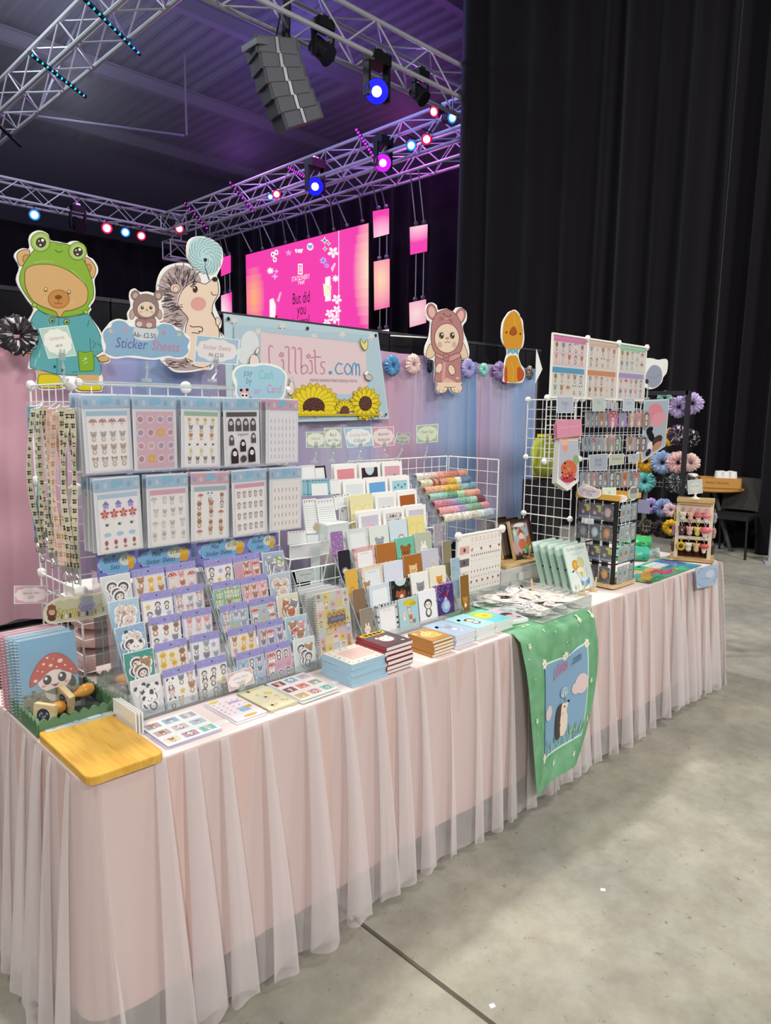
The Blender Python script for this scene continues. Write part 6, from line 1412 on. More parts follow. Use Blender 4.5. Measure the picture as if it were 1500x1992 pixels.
def frog_art(a, w, h):
    a.rect(-w / 2, -h / 2, w / 2, h / 2, '#6ccbd6'); a.ell(-w * .1, h * .14, w * .42, h * .30, '#a6cf2c', n=18); a.ell(-w * .05, h * .1, w * .34, h * .22, '#e3d03a', n=16); a.ell(-w * .03, h * .08, w * .12, h * .08, '#d9a43a', n=12); a.ell(w * .3, -h * .3, w * .12, h * .06, '#7fd08a', n=8)
flat_stack('exercise_book', 'notebook', 'turquoise thin notebook with a frog hooded yellow face', 2.162, 2.272, 1.592, 1.752, 8, .0050, frog_art, '#d6e6e0', '#efefed', seed=12, jit=.003)
def rose_art(a, w, h):
    a.rect(-w / 2 + .005, -h / 2 + .005, w / 2 - .005, h / 2 - .005, '#b4b9cc'); a.ell(-w * .1, h * .26, w * .3, h * .17, '#e3a6c4', n=14); a.ell(0, h * .3, w * .16, h * .1, '#efbcd2', n=10); a.ell(w * .08, h * .0, w * .28, h * .14, '#3a2c34', .2, 14); a.ell(w * .12, -h * .16, w * .26, h * .12, '#e6a9a2', n=14); a.ell(-w * .2, -h * .28, w * .2, h * .12, '#3f4a44', n=12); a.ell(w * .3, -h * .3, w * .1, h * .06, '#4a5a50', n=8); a.stroke([(w * .1, -h * .2), (w * .2, -h * .16), (w * .16, -h * .1)], .002, '#a8403c')
flat_stack('art_print', 'art print', 'white bordered print with pink and black blooms', 2.288, 2.398, 1.60, 1.765, 4, .004, rose_art, '#f6f5f2', seed=13, jit=.002, rz=radians(-14), z=TZ + .004)

# ================================================================== five tier card stand
acrylic_stand('clear five tier acrylic stand filled with square cards', 1.775, 2.235, 1.838, 5, .042, .066, .03, .235, .05, 'card_stand')
def solo(bg, kind, s=.6, dy=0.0, dx=0.0, c=None, extra=None):
    def d(a, w, h):
        a.rect(-w / 2, 0, w / 2, h, bg)
        if extra: extra(a, w, h)
        critter(a, dx * w, h * (.5 + dy), h * s, kind, c, None, 14)
    return d
def note(border, bg='#eef0f2', seed=1, head=None, kind=None):
    def d(a, w, h):
        rnd = random.Random(seed); a.rect(-w / 2, 0, w / 2, h, border[0]); hh = a.h
        for k in range(26):
            t = 2 * pi * k / 26; a.h = hh; a.ell(w * .46 * max(-1, min(1, 1.45 * cos(t))), h * .5 + h * .47 * max(-1, min(1, 1.45 * sin(t))), .006, .005, rnd.choice(border), t, 7)
        a.h = hh + a.eps; a.rrect(-w * .37, h * .03, w * .37, h * .86, .004, bg)
        if head: a.scribble(0, h * .8, w * .4, .006, '#8a7a7a', .001)
        if kind: critter(a, -w * .3, h * .35, h * .4, kind, None, None, 9)
    return d
def purple_art(a, w, h):
    a.rect(-w / 2, 0, w / 2, h, '#4a2a6a'); rnd = random.Random(9); hh = a.h
    for k in range(46):
        x, y = rnd.uniform(-.48, .48) * w, rnd.uniform(.02, .98) * h; a.h = hh; b = rnd.uniform(.6, 2.5); c = rnd.choice(['#7a5ab8', '#a84a9a', '#5a6ac8', '#c06ab8', '#6a8ad8']); a.stroke([(x, y), (x + .008 * cos(b), y + .008 * sin(b)), (x + .018 * cos(b + .4), y + .018 * sin(b + .4))], .0035, c)
    a.h = hh + a.eps; a.ell(-w * .02, h * .68, w * .12, h * .1, '#7a1c34', n=12); a.ell(0, h * .28, w * .26, h * .22, '#8fb0dc', n=16); a.ell(.003, h * .3, w * .16, h * .13, '#c3cfe8', n=12); a.star(0, h * .52, .012, '#d9c4e8', 4)
def darkfox(a, w, h):
    a.rect(-w / 2, 0, w / 2, h, '#26201f'); rnd = random.Random(3); hh = a.h
    for k in range(26): a.h = hh; a.ell(rnd.uniform(-.47, .47) * w, rnd.uniform(.03, .9) * h, .008, .004, rnd.choice(['#4a6a4a', '#7a4a5a', '#6a8a5a', '#a86a6a', '#3a5a4a']), rnd.random() * 3, 7)
    a.h = hh + a.eps; a.ell(0, h, w * .3, h * .2, '#c9dde0', n=16, a0=pi, a1=2 * pi); a.ell(0, h * .28, w * .22, h * .3, '#b0542c', n=14); a.ell(0, h * .52, w * .2, h * .13, '#b0542c', n=12); a.poly([(-.02, h * .68), (-.006, h * .6), (-.024, h * .56)], '#b0542c'); a.poly([(.02, h * .68), (.006, h * .6), (.024, h * .56)], '#b0542c'); a.ell(0, h * .48, w * .1, h * .06, '#efe0d2', n=9)
def circles_art(bg):
    def d(a, w, h):
        a.rect(-w / 2, 0, w / 2, h, bg)
        for q in (-1, 1): a.ell(q * w * .2, h * .56, w * .22, h * .2, bg, n=20, ln='#b49c5a', w=.0008)
        a.stroke([(-.006, h * .3), (0, h * .22), (.006, h * .3)], .0014, '#a8864a')
    return d
def bees_art(a, w, h):
    a.rect(-w / 2, 0, w / 2, h, '#a9cfd6'); a.ell(w * .05, h * .86, w * .32, h * .1, '#d9c23a', n=14); a.ell(w * .25, h * .8, w * .18, h * .07, '#b9b43a', n=10); hh = a.h
    for x, y, k in ((.02, .6, 'mouse'), (.08, .34, 'fox'), (.25, .2, 'cat'), (-.25, .45, 'bunny')): a.h = hh; critter(a, x * w, y * h, .034, k, None, None, 9)
CARDS = [[('notepad with a dark floral border, lowest tier', note(['#c9cfd2', '#3a3434', '#8a7a6a', '#6a7a84'], '#eceef0', 1, True)), ('sky blue card with bees and stacked mice', bees_art), ('white card with a black capped penguin', solo('#efeff6', 'penguin', .62, -.06)), ('deep purple card with a moonlit dragon', purple_art)],
         [('plain pale blue edged notepad', note(['#cfe0ea', '#cfe0ea'], '#eef2f6', 2)), ('black floral card with a red fox', darkfox), ('white card with a grey husky', solo('#efeeea', 'cat', .6, -.1, 0, '#8f9096')), ('cream card with an orange hedgehog', solo('#eee5cf', 'fox', .5, -.05, .08, '#dc9a3a'))],
         [('cream notepad with a small bear and greeting', note(['#e6d9c4', '#d9b9a0', '#e3c9b4'], '#e6ecf0', 3, True, 'bear')), ('lavender card with a penguin holding a dandelion', solo('#dcdff0', 'penguin', .46, -.3, .05)), ('chestnut card with a fox hooded cub', solo('#a86a2c', 'fox', .62, -.12, 0, '#e8c490')), ('grey lilac card with a pale bunny', solo('#c6c5d4', 'bunny', .42, -.05, .1, '#d9ccc4'))],
         [('notepad with a rosy floral border', note(['#dcb4b4', '#c98a8a', '#e6d0cc'], '#f0eef2', 4, True)), ('brown card with a peeking bear', solo('#b06f34', 'bear', .44, -.3, .06, '#d39a5a')), ('teal card with a sitting brown bear', solo('#6fc0a8', 'bear', .72, -.12, 0, '#9a5f30')), ('sage grey card with a white rabbit', solo('#b9bfae', 'bunny', .55, -.15, 0, '#eef0ea'))],
         [('pale notepad with faint bunting', note(['#d6dcde', '#c9cdd0', '#dfe2e0'], '#e8ebee', 5)), ('pale mint card with grey elephants', solo('#dfe8e0', 'elephant', .6, -.18, 0, '#9ea2ac')), ('light blue card with a pink hedgehog', solo('#cfe2ec', 'hedge', .5, -.2, .12, '#c99aa4')), ('yellow card with two outlined circles', circles_art('#e9dd94'))]]
CXS = (1.835, 1.947, 2.058, 2.162)
for k in range(5):
    for c in range(4):
        nm, art = CARDS[k][c]; z = TZ + .003 + .066 * k; y = 1.842 + .042 * k; dz = (0, 0, .012, .02)[c]
        o = stand_card('greeting_card' if c else 'notepad', nm + ' on the clear card stand', 'card' if c else 'notepad', (CXS[c], y - .002, z + dz), .106 - .004 * (c > 1), .125, art, .14, .003, '#f3f2ee', roll=radians(((k * 5 + c * 3) % 5 - 2) * .6))
        dup(o, (CXS[c] - .002, y + .009, z + dz - .002), (-.14, 0, 0), 'spare card tucked behind the ' + nm.split(' with')[0].split(',')[0], 'spare cards on the clear card stand')
def plain(bg, kind=None, c=None, dots=None):
    def d(a, w, h):
        a.rrect(-w / 2, 0, w / 2, h, .006, bg); hh = a.h; rnd = random.Random(len(bg) + (ord(dots[-1]) if dots else 0))
        if dots:
            for k in range(26): a.h = hh; a.ell(rnd.uniform(-.42, .42) * w, rnd.uniform(.05, .95) * h, .0028, .002, dots, rnd.random() * 3, 6)
        a.h = hh + a.eps
        if kind: critter(a, 0, h * .3, w * .85, kind, c, None, 12)
    return d
BML = [('grey bookmark with a white rabbit, lowest at the card stand side', plain('#8f8678', 'bunny', '#e6e0d4')), ('plain brown bookmark above the grey rabbit one', plain('#8a6f58')), ('yellow bookmark with a duck at the card stand side', plain('#dfb24e', 'duck', '#d99a2c')), ('black bookmark with a penguin at the card stand side', plain('#2a2830', 'penguin', '#8a98a0')), ('purple glitter bookmark at the top of the card stand side', plain('#9a74aa', None, None, '#dcc4e6'))]
BMR = [('bronze bookmark with golden bears by the sticker tray', plain('#8a6028', 'bear', '#c98f34')), ('blue speckled bookmark by the planner sheet', plain('#9fb9cc', None, None, '#6f8fae')), ('olive bookmark by the planner sheet', plain('#8c8468')), ('grey glitter bookmark at the top of the card stand', plain('#a39aa6', None, None, '#d6d0da'))]
acrylic_stand('narrow clear stand of bookmarks beside the sticker book', 1.690, 1.768, 1.838, 5, .042, .066, .02, .235, .05, 'bookmark_stand')
for k, (lb, art) in enumerate(BML): stand_card('bookmark', lb, 'bookmark', (1.729, 1.842 + .042 * k, TZ + .003 + .066 * k), .060, .125, art, .14, .003)
acrylic_stand('narrow clear stand of bookmarks beside the planner sheet', 2.243, 2.318, 1.83, 4, .05, .066, .02, .235, .05, 'bookmark_stand')
for k, (lb, art) in enumerate(BMR): stand_card('bookmark', lb, 'bookmark', (2.279, 1.834 + .05 * k, TZ + .003 + .066 * k), .056, .165, art, .1, .004)

# ================================================================== wire card rack behind
rk = E('wire_card_rack', 'white wire stepped rack holding white bordered cards', 'card rack', (2.1, 2.07, TZ))
for k in range(4):
    z0 = .305 + .06 * k; mb = MB(); mb.tube([(-.235, .05 * k + .03, z0 - .03), (-.235, .05 * k - .006, z0 - .03), (-.235, .05 * k - .006, z0 + .03), (-.21, .05 * k - .008, z0 + .035), (.21, .05 * k - .008, z0 + .035), (.235, .05 * k - .006, z0 + .03), (.235, .05 * k - .006, z0 - .03), (.235, .05 * k + .03, z0 - .03)], .0028, 6); M('step_wire', mb, WIRE, parent=rk)
    mb = MB(); mb.bx(-.235, .235, .05 * k - .008, .05 * k + .045, z0 - .034, z0 - .03); M('step_shelf', mb, WIRE, parent=rk)
for q in (-.235, .235):
    mb = MB(); mb.tube([(q, -.008, .002), (q, -.008, .275), (q, .195, .46), (q, .205, .002)], .0032, 6); M('side_frame', mb, WIRE, parent=rk)
def wb(inner):
    def d(a, w, h): a.up(); inner(a, w, h)
    return d
def framed(col, kind=None, c=None, extra=None):
    def d(a, w, h):
        a.rect(-w * .38, h * .12, w * .38, h * .88, col)
        if extra: extra(a, w, h)
        if kind: critter(a, 0, h * .42, h * .42, kind, c, None, 12)
    return d
def bloom(c1, c2):
    def e(a, w, h): a.ell(.004, h * .52, w * .2, h * .14, c1, n=12); a.ell(-.004, h * .6, w * .13, h * .1, c2, n=10); a.ell(.012, h * .3, w * .1, h * .07, '#4a3a40', n=9)
    return e
def arc(a, w, h): a.ell(0, h * .88, w * .22, h * .2, '#c9dde6', n=16, a0=pi, a1=2 * pi); [a.ell(-w * .3 + w * .12 * k, h * (.3 + .1 * (k % 3)), .007, .009, ('#c98a8a', '#e6d6d0', '#7a5a5a')[k % 3], n=7) for k in range(6)]
def doodle(a, w, h): [a.ell(-w * .3 + w * .12 * (k % 6), h * (.2 + .12 * (k // 6)), .005, .006, ('#3a3438', '#b9a4a8', '#e6e0e0', '#8a8a92')[k % 4], n=6) for k in range(36)]
def cats(a, w, h): [a.poly([(-w * .34 + w * .2 * k, h * .14), (-w * .3 + w * .2 * k, h * .4), (-w * .24 + w * .2 * k, h * .3), (-w * .18 + w * .2 * k, h * .42), (-w * .14 + w * .2 * k, h * .14)], '#33353c') for k in range(3)]; [a.ell(-w * .25 + w * .17 * k, h * (.7 + .06 * (k % 2)), .007, .006, '#5a98ac', n=7) for k in range(4)]
def mist(a, w, h): a.ell(.016, h * .34, w * .2, h * .16, '#9fd6d0', n=12); a.ell(-.02, h * .5, w * .16, h * .12, '#eef2f0', n=12)
RACK = [[('lilac card with a pink bloom, front step beside the memo block', framed('#c9c6d6', None, None, bloom('#dc9cb8', '#e8b4cc'))), ('black and white doodle card, front step', framed('#d6d0d0', None, None, doodle)), ('lilac card with a pink bloom, front step beside the tape rolls', framed('#cdc9da', None, None, bloom('#e0a0bc', '#ecb8ce')))],
        [('yellow card with faint circles, second step', circles_art('#e9e0b0')), ('grey elephant card, second step', framed('#dfe0e6', 'elephant', '#9a9ca8')), ('rust brown card, second step', framed('#a85f30', 'fox', '#dca878'))],
        [('misty teal card, third step', framed('#dbe4e6', None, None, mist)), ('plain sky blue card, third step', framed('#6ea9dc')), ('blue card with black cats, third step', framed('#a9d3e0', None, None, cats))],
        [('plain coral pink card, top step', framed('#df929c')), ('dark card with a pale arch, top step', framed('#3f2c34', None, None, arc)), ('rose card with green leaf and red bow, top step', framed('#dcaab4', None, None, lambda a, w, h: (a.ell(.014, h * .55, w * .12, h * .12, '#3f9a78', n=9), a.ell(.006, h * .3, w * .1, h * .08, '#c03a44', n=9), a.ell(-.02, h * .5, w * .12, h * .14, '#e6bcc8', n=9))))]]
for k in range(4):
    for c in range(3):
        lb, art = RACK[k][c]; o = stand_card('bordered_card', 'white bordered ' + lb, 'card', (1.965 + .135 * c, 2.078 + .05 * k, TZ + .277 + .06 * k), .124, .165, art, .1, .004, '#f7f6f4', roll=radians((k + c) % 3 - 1))
        dup(o, (1.962 + .135 * c, 2.092 + .05 * k, TZ + .279 + .06 * k), (-.1, 0, 0), 'spare card behind the ' + lb.split(',')[0], 'spare cards on the wire card rack')
mb = MB(); mb.bx(-.055, .055, -.05, .05, 0, .4, '#ccd6d4'); mb.bx(-.053, .056, -.051, .045, .4, .405, '#e3e9e6'); M('memo_block', mb, PRINT, label='tall pale grey box of cards standing beside the wire card rack', cat='box', loc=(1.80, 2.15, TZ + .001), rot=(0, 0, .05))

# ------------------------------------------------------------------ notepads in the mesh rack
def qcard(name, label, cat, quad, Y, draw, body='#f3f2ee', th=.004, group=None, m=None):
    org = P(*lerp(quad[3], quad[2], .5), y=Y); qf = lambda u, v: lerp(lerp(quad[0], quad[1], u), lerp(quad[3], quad[2], u), v); f = lambda u, v: (P(*qf(u, v), y=Y).x - org.x, P(*qf(u, v), y=Y).z - org.z)
    mb = MB(); mb.prism([f(0, 1), f(1, 1), f(1, 0), f(0, 0)], -th / 2, th / 2, body); a = Art(f, -th / 2, mb=mb)
    if draw: draw(a)
    return M(name, mb, m or GLOSS, label=label, cat=cat, group=group, loc=(org.x, Y, org.z))
C4 = lambda *q: tuple((560 + x * .2, 800 + y * .2) for x, y in q)
def lines_pad(head, n=9, bear=False, bg='#eef1f2'):
    def d(a):
        a.rect(0, 0, 1, 1, bg); hh = a.h
        for k in range(5): a.h = hh; a.poly([(.06 + .18 * k, .03), (.2 + .18 * k, .03), (.13 + .18 * k, .12)], head[k % len(head)])
        for k in range(n): a.h = hh; a.stroke([(.08, .2 + .75 * k / n), (.92, .2 + .75 * k / n)], .012, '#b9bfc4')
        a.h = hh + a.eps
        if bear: a.ell(.68, .84, .2, .09, '#d3ae7c', n=10); a.ell(.72, .74, .12, .05, '#d9b988', n=9)
    return d
def block_pad(bd, inner):
    def d(a): a.rect(0, 0, 1, 1, bd); [a.ell(.05 + .9 * (k % 9) / 8, .08 if k < 9 else .9, .04, .04, '#4f7f96', n=6) for k in range(18)]; a.rect(.32, .26, .9, 1, inner); a.stroke([(.2, 0), (.2, 1)], .02, '#4f7f96')
    return d
MR = 2.165
qcard('notepad', 'white notepad with a faint blue strip at the back of the mesh rack', 'notepad', C4((0, 545), (125, 535), (130, 650), (0, 660)), MR + .06, lambda a: (a.rect(0, 0, 1, 1, '#e6ebee'), a.rect(0, .1, 1, .55, '#a9c3d6')), th=.006)
qcard('notepad', 'white notepad with tiny bunting beside the dark edged pad', 'notepad', C4((120, 530), (252, 522), (262, 655), (128, 662)), MR + .05, lines_pad(['#9fb4c4', '#c9b9b4'], 0), th=.006)
qcard('notepad', 'white notepad with a dark patterned edge', 'notepad', C4((258, 532), (358, 525), (375, 650), (268, 655)), MR + .05, lambda a: (a.rect(0, 0, 1, 1, '#3f343a'), a.rect(0, .16, .84, 1, '#eef0f2')), th=.006)
qcard('notepad', 'blue patterned notepad with a white writing panel', 'notepad', C4((132, 668), (398, 655), (412, 812), (140, 826)), MR + .03, block_pad('#8fbccc', '#eef2f4'), th=.008)
qcard('notepad', 'plain pale notepad beside the blue patterned one', 'notepad', C4((400, 665), (495, 660), (512, 800), (412, 808)), MR + .03, lines_pad(['#c9d0cc', '#d6c9c4'], 0), th=.008)
qcard('list_pad', 'ruled list pad with black bunting behind the card stand', 'notepad', C4((440, 825), (600, 800), (618, 950), (458, 960)), MR + .015, lines_pad(['#4a4a52', '#8a98a4'], 7), th=.006)
qcard('list_pad', 'slim ruled list pad with a small bear', 'notepad', C4((138, 860), (270, 848), (318, 1185), (176, 1192)), MR, lines_pad(['#b4a494', '#c9b49c', '#8f9aa0'], 11, True), th=.006)
qcard('list_pad', 'tall ruled list pad with pale bunting', 'notepad', C4((270, 860), (432, 842), (505, 1250), (325, 1258)), MR - .008, lines_pad(['#c9c4c0', '#b9c4cc'], 14), th=.006)
qcard('notepad', 'white notepad with grey flags behind the mesh rack front', 'notepad', C4((0, 1175), (165, 1160), (182, 1285), (0, 1300)), MR - .012, lines_pad(['#9aa49c', '#8a9098'], 0), th=.006)
qcard('notepad', 'small pale blue notepad below the bear list pad', 'notepad', C4((180, 1205), (318, 1195), (330, 1270), (190, 1282)), MR - .012, lines_pad(['#b9cbd6'], 0, bg='#e3eaee'), th=.006)
quad = C4((18, 1312), (398, 1262), (412, 1395), (20, 1445)); o = P(*quad[3], y=MR - .03); t = E('mesh_rack', 'white wire mesh rack front holding the list pads', 'rack', (o.x, MR - .03, o.z))
qf = lambda u, v: P(*lerp(lerp(quad[0], quad[1], u), lerp(quad[3], quad[2], u), v), y=MR - .03) - Vector((o.x, MR - .03, o.z))
mb = MB(); mb.tube([qf(0, 1), qf(0, 0), qf(1, 0), qf(1, 1)], .003, 6, closed=True); M('rim', mb, WIRE, parent=t)
mb = MB()
for k in range(-14, 42):
    for s in (0, 1):
        u0, u1 = k / 42, k / 42 + .33
        a0, a1 = (u0, 0 if s else 1), (u1, 1 if s else 0)
        if 0 <= u0 and u1 <= 1: mb.rod(qf(*a0), qf(*a1), .0008, 3, cap=False)
        elif u0 < 0 < u1: q = -u0 / (u1 - u0); mb.rod(qf(0, a0[1] + (a1[1] - a0[1]) * q), qf(*a1), .0008, 3, cap=False)
        elif u0 < 1 < u1: q = (1 - u0) / (u1 - u0); mb.rod(qf(*a0), qf(1, a0[1] + (a1[1] - a0[1]) * q), .0008, 3, cap=False)
M('wire_mesh', mb, WIRE, parent=t, kind='stuff')
mb = MB()
for u in (.02, .98):
    q = qf(u, 1); mb.rod(q, (q.x, q.y + .08, TZ - o.z + .001), .003); mb.rod(q, (q.x, q.y + .12, q.z), .003)
M('leg_frame', mb, WIRE, parent=t)
grid_panel('white wire shelf grid under the mesh rack', (1.50, 2.02, TZ), 'x', 1, 1, .26, .27, 5, conn=False)
for k in range(3):
    z = TZ + .004 + .05 * k; mb = MB(); mb.bx(-.1, .1, -.07, .07, 0, .03, ('#dfe3e6', '#e9e6e2', '#d3dbe0')[k]); mb.bx(-.101, .1, -.0705, .0, .012, .018, '#8a8f96'); M('boxed_stock', mb, PRINT, label=('lowest', 'middle', 'upper')[k] + ' white stock packet on the wire shelf behind the sticker book', cat='packet', loc=(1.63, 2.11, z))
# sticker album and pegs
def album(a, w, h):
    rnd = random.Random(12); a.rect(-w / 2, 0, w / 2, h, '#dfd9c6'); hh = a.h; cs = ['#cfd6bc', '#e3d9a8', '#b9cbd9', '#d6c0d2', '#e0c4c8', '#dccf8a', '#c9d8d0', '#e6ded0']
    for r in range(7):
        for c in range(5): a.h = hh; a.rect(-w / 2 + w * c / 5, h * r / 7, -w / 2 + w * (c + 1) / 5, h * (r + 1) / 7, cs[(r * 3 + c * 5 + r * c) % 8])
    h2 = a.h
    for r in range(7):
        for c in range(5):
            a.h = h2; x, y = -w / 2 + w * (c + .5) / 5, h * (r + .5) / 7
            if (r + c) % 3 == 0: critter(a, x, y, .024, KINDS[(r * 5 + c) % 12], None, None, 8)
            elif (r + c) % 3 == 1: a.flower(x, y, .01, ('#dcb83a', '#c98aa8', '#a87a5a')[(r + c) % 3 - 1], '#8a5a2a')
    a.h = h2 + .0008; a.rect(-w * .2, h * .43, w * .34, h * .62, '#6a6470'); [a.flower(-w * .14 + w * .14 * k, h * q, .011, '#dcae3a', '#6a4420', 8) for k in range(4) for q in (.43, .63)]; a.text('Sticker Book', w * .07, h * .52, .014, '#b9c4dc', .25, 0, .8)
spiral_book('sticker_album', 'spiral sticker album with a patchwork cover and sunflowers', (1.585, 1.855, TZ + .001), .152, .212, '#dfd9c6', COILW, album, .16)
for k in range(3): spiral_book('sticker_album', ('second', 'third', 'rearmost')[k] + ' spiral sticker album behind the patchwork cover', (1.58 - .004 * k, 1.90 + .036 * k, TZ + .001), .152, .212, ('#c9cfcc', '#d6d9d4', '#cfd3d6')[k], COILW, None, .16)
quad_sign('small grey sign about sticker books on the wire shelf', ((573, 1110), (611, 1104), (614, 1128), (578, 1134)), 2.005, '#a9b0b4', '#b9c0c2', [('Sticker Books', .5, .13, '#5a6064', .2), ('£12', .76, .12, '#5a6064', 0)], None)
def peg(label, x, y, h): 
    mb = MB(); mb.rod((0, 0, 0), (0, .012, h), .005, 8, r2=.0045); M('wooden_peg', mb, LWOOD, label=label, cat='peg', loc=(x, y, TZ))
p = P(637, 1283, z=TZ); peg('short wooden easel peg before the album coil', p.x, p.y, .05); p = P(686, 1262, z=TZ); peg('short wooden easel peg before the album cover corner', p.x, p.y, .055)

# ------------------------------------------------------------------ signs over the card rack
C4p = lambda x, y: (560 + x * .2, 800 + y * .2)
for q, bg, inn, ls, ft, lb, Y in (
        (((175, 200), (362, 198), (362, 352), (178, 355)), '#a9b7a6', '#dfe3d6', [('Mailing list', .5, .13, '#8a9484', .2), ('join', .74, .12, '#7a8474', 0)], (262, 500), 'sage green mailing sign clipped over the list pads', 2.25),
        (((350, 160), (520, 158), (520, 355), (362, 355)), '#a9b7a6', '#e3e6dc', [('Buy 2', .42, .2, '#3a3e3a', .2), ('get 1 Free', .68, .18, '#3a3e3a', .2)], (435, 495), 'sage green buy two get one sign', 2.262),
        (((538, 160), (808, 148), (832, 332), (578, 358)), '#a9c6da', '#e6eaec', [('Greeting Cards', .46, .125, '#c99a9a', .25), ('£2.50 each', .74, .12, '#6a6a72', .1)], (695, 470), 'pale blue greeting card price sign', 2.272),
        (((808, 155), (1030, 148), (1038, 332), (835, 352)), '#cf9fae', '#e9d9da', [('Assorted', .44, .15, '#6a5058', .25), ('Notecards', .72, .15, '#6a5058', .25)], (955, 440), 'rose pink assorted card sign', 2.28),
        (((1065, 210), (1195, 215), (1172, 312), (1040, 300)), '#8e968c', '#b9bfb4', [('bookmarks', .58, .15, '#5a625a', .2)], (1075, 470), 'small tilted grey sign near the washi tapes', 2.385),
        (((1250, 138), (1462, 122), (1458, 298), (1252, 312)), '#9dbf9c', '#d3ddc8', [('Washi Tape', .48, .14, '#7a8a74', .25), ('£3', .76, .15, '#6a7a64', 0)], (1340, 455), 'green washi tape price sign on the wire grid', 2.39)):
    quad_sign(lb, tuple(C4p(*p) for p in q), Y, bg, inn, ls, C4p(*ft))

# ================================================================== washi tape stand
ws = E('washi_stand', 'clear stepped stand carrying seven rows of washi tape', 'display stand', (2.545, 2.06, TZ)); wdy, wdz = .0285, .0285
for q in (-.19, .19):
    mb = MB(); pr = [(-.03, 0), (.21, 0), (.21, .54), (.17, .57), (-.03, .36)]
    vs = [(q + s, p[0], p[1]) for s in (-.0015, .0015) for p in pr]; mb.mesh(vs, [(0, 1, 2, 3, 4), (9, 8, 7, 6, 5)] + [(i, (i + 1) % 5, 5 + (i + 1) % 5, 5 + i) for i in range(5)]); M('side_panel', mb, ACRYLIC, parent=ws)
WASHI = [['#d6d3c6', '#c9c8c0', '#dfdcd2', '#c6c2b4', '#cfd6d6', '#b5c3cb'], ['#d99a94', '#d9a0b0', '#a893bd', '#8fae9c', '#7f9a84', '#d08f98'], ['#c98a9a', '#b08aa4', '#8f98b4', '#7fae9c', '#9fcabc', '#7a3f4c'], ['#9cc4bd', '#8fc0b6', '#6f9a80', '#a8c9a4', '#dca088', '#d99a8c'],
         ['#dda58c', '#dcae8a', '#d9b24e', '#c9a24a', '#8fb4b4', '#6f9fb0'], ['#d6d3bc', '#8a5a48', '#d0947a', '#cfae4e', '#dfe0d4', '#6f86a4'], ['#dcd9d4', '#d8c4b8', '#d9a298', '#d08e80', '#c98576', '#d79c8f']]
_w = {}
def roll_mesh(c):
    if c in _w: return _w[c]
    mb = MB(); r, h, n = .0192, .0086, 16; rnd = random.Random(int(c[1:], 16)); dk = tuple(x * .55 for x in hx(c)); lt = tuple(min(1, x * 1.25 + .04) for x in hx(c)); rt = Matrix.Rotation(pi / 2, 3, 'Y')
    mb.lathe([(.0125, -h), (r, -h), (r, h), (.0125, h), (.0125, -h)], n, rot=rt, col=c)
    for k in range(n):
        if rnd.random() < .75:
            a0, a1 = 2 * pi * k / n + .02, 2 * pi * (k + .7) / n; q = r + .0004; x0 = rnd.uniform(-h * .8, 0); x1 = x0 + h * rnd.uniform(.5, .9)
            mb.face([(x0, q * cos(a0), q * sin(a0)), (x1, q * cos(a0), q * sin(a0)), (x1, q * cos(a1), q * sin(a1)), (x0, q * cos(a1), q * sin(a1))], dk if rnd.random() < .5 else lt)
    for s in (-1, 1):
        q = r + .0003; x = s * h * .96; mb.tube([(x, q * cos(2 * pi * k / n), q * sin(2 * pi * k / n)) for k in range(n)], .0005, 3, lt, closed=True)
    _w[c] = mb.data('washi_roll', GLOSS); return _w[c]
rown = ['front row of cream', 'second row of pink and sage', 'third row of rose and mint', 'fourth row of mint and peach', 'fifth row of peach and yellow', 'sixth row of brown and cream', 'back row of coral']
for k in range(7):
    y, z = 2.05 + wdy * k, 1.128 + wdz * k; x0 = 2.372; n = 19
    mb = MB(); mb.rod((-.188, y - 2.06, z - TZ), (.188, y - 2.06, z - TZ), .011, 10); M('dowel', mb, ACRYLIC, parent=ws)
    for j in range(n):
        c = WASHI[k][min(5, int(j * 6 / n + (.5 if (j * 7 + k) % 5 == 0 else 0)))]
        M('washi_roll', roll_mesh(c), None, label='washi tape roll in the ' + rown[k] + ' tapes', cat='tape roll', group='washi rolls, ' + rown[k], loc=(x0 + .0186 * j, y, z), rot=(j * 1.3, 0, 0))
mb = MB(); mb.bx(-.187, .187, -.03, .2, 0.0005, .3); M('washi_base', mb, FROST, label='frosted box lifting the washi tape stand', cat='box', loc=(2.545, 2.065, TZ)) if False else None
# wire grids behind and beside
grid_panel('white wire grid standing behind the washi tapes', (2.12, 2.405, TZ + .01), 'x', 2, 2, .34, .303, 6, conn=False)
grid_panel('white wire grid standing at the open end of the washi tapes', (2.805, 2.08, TZ + .01), 'y', 1, 2, .315, .303, 5, conn=False)
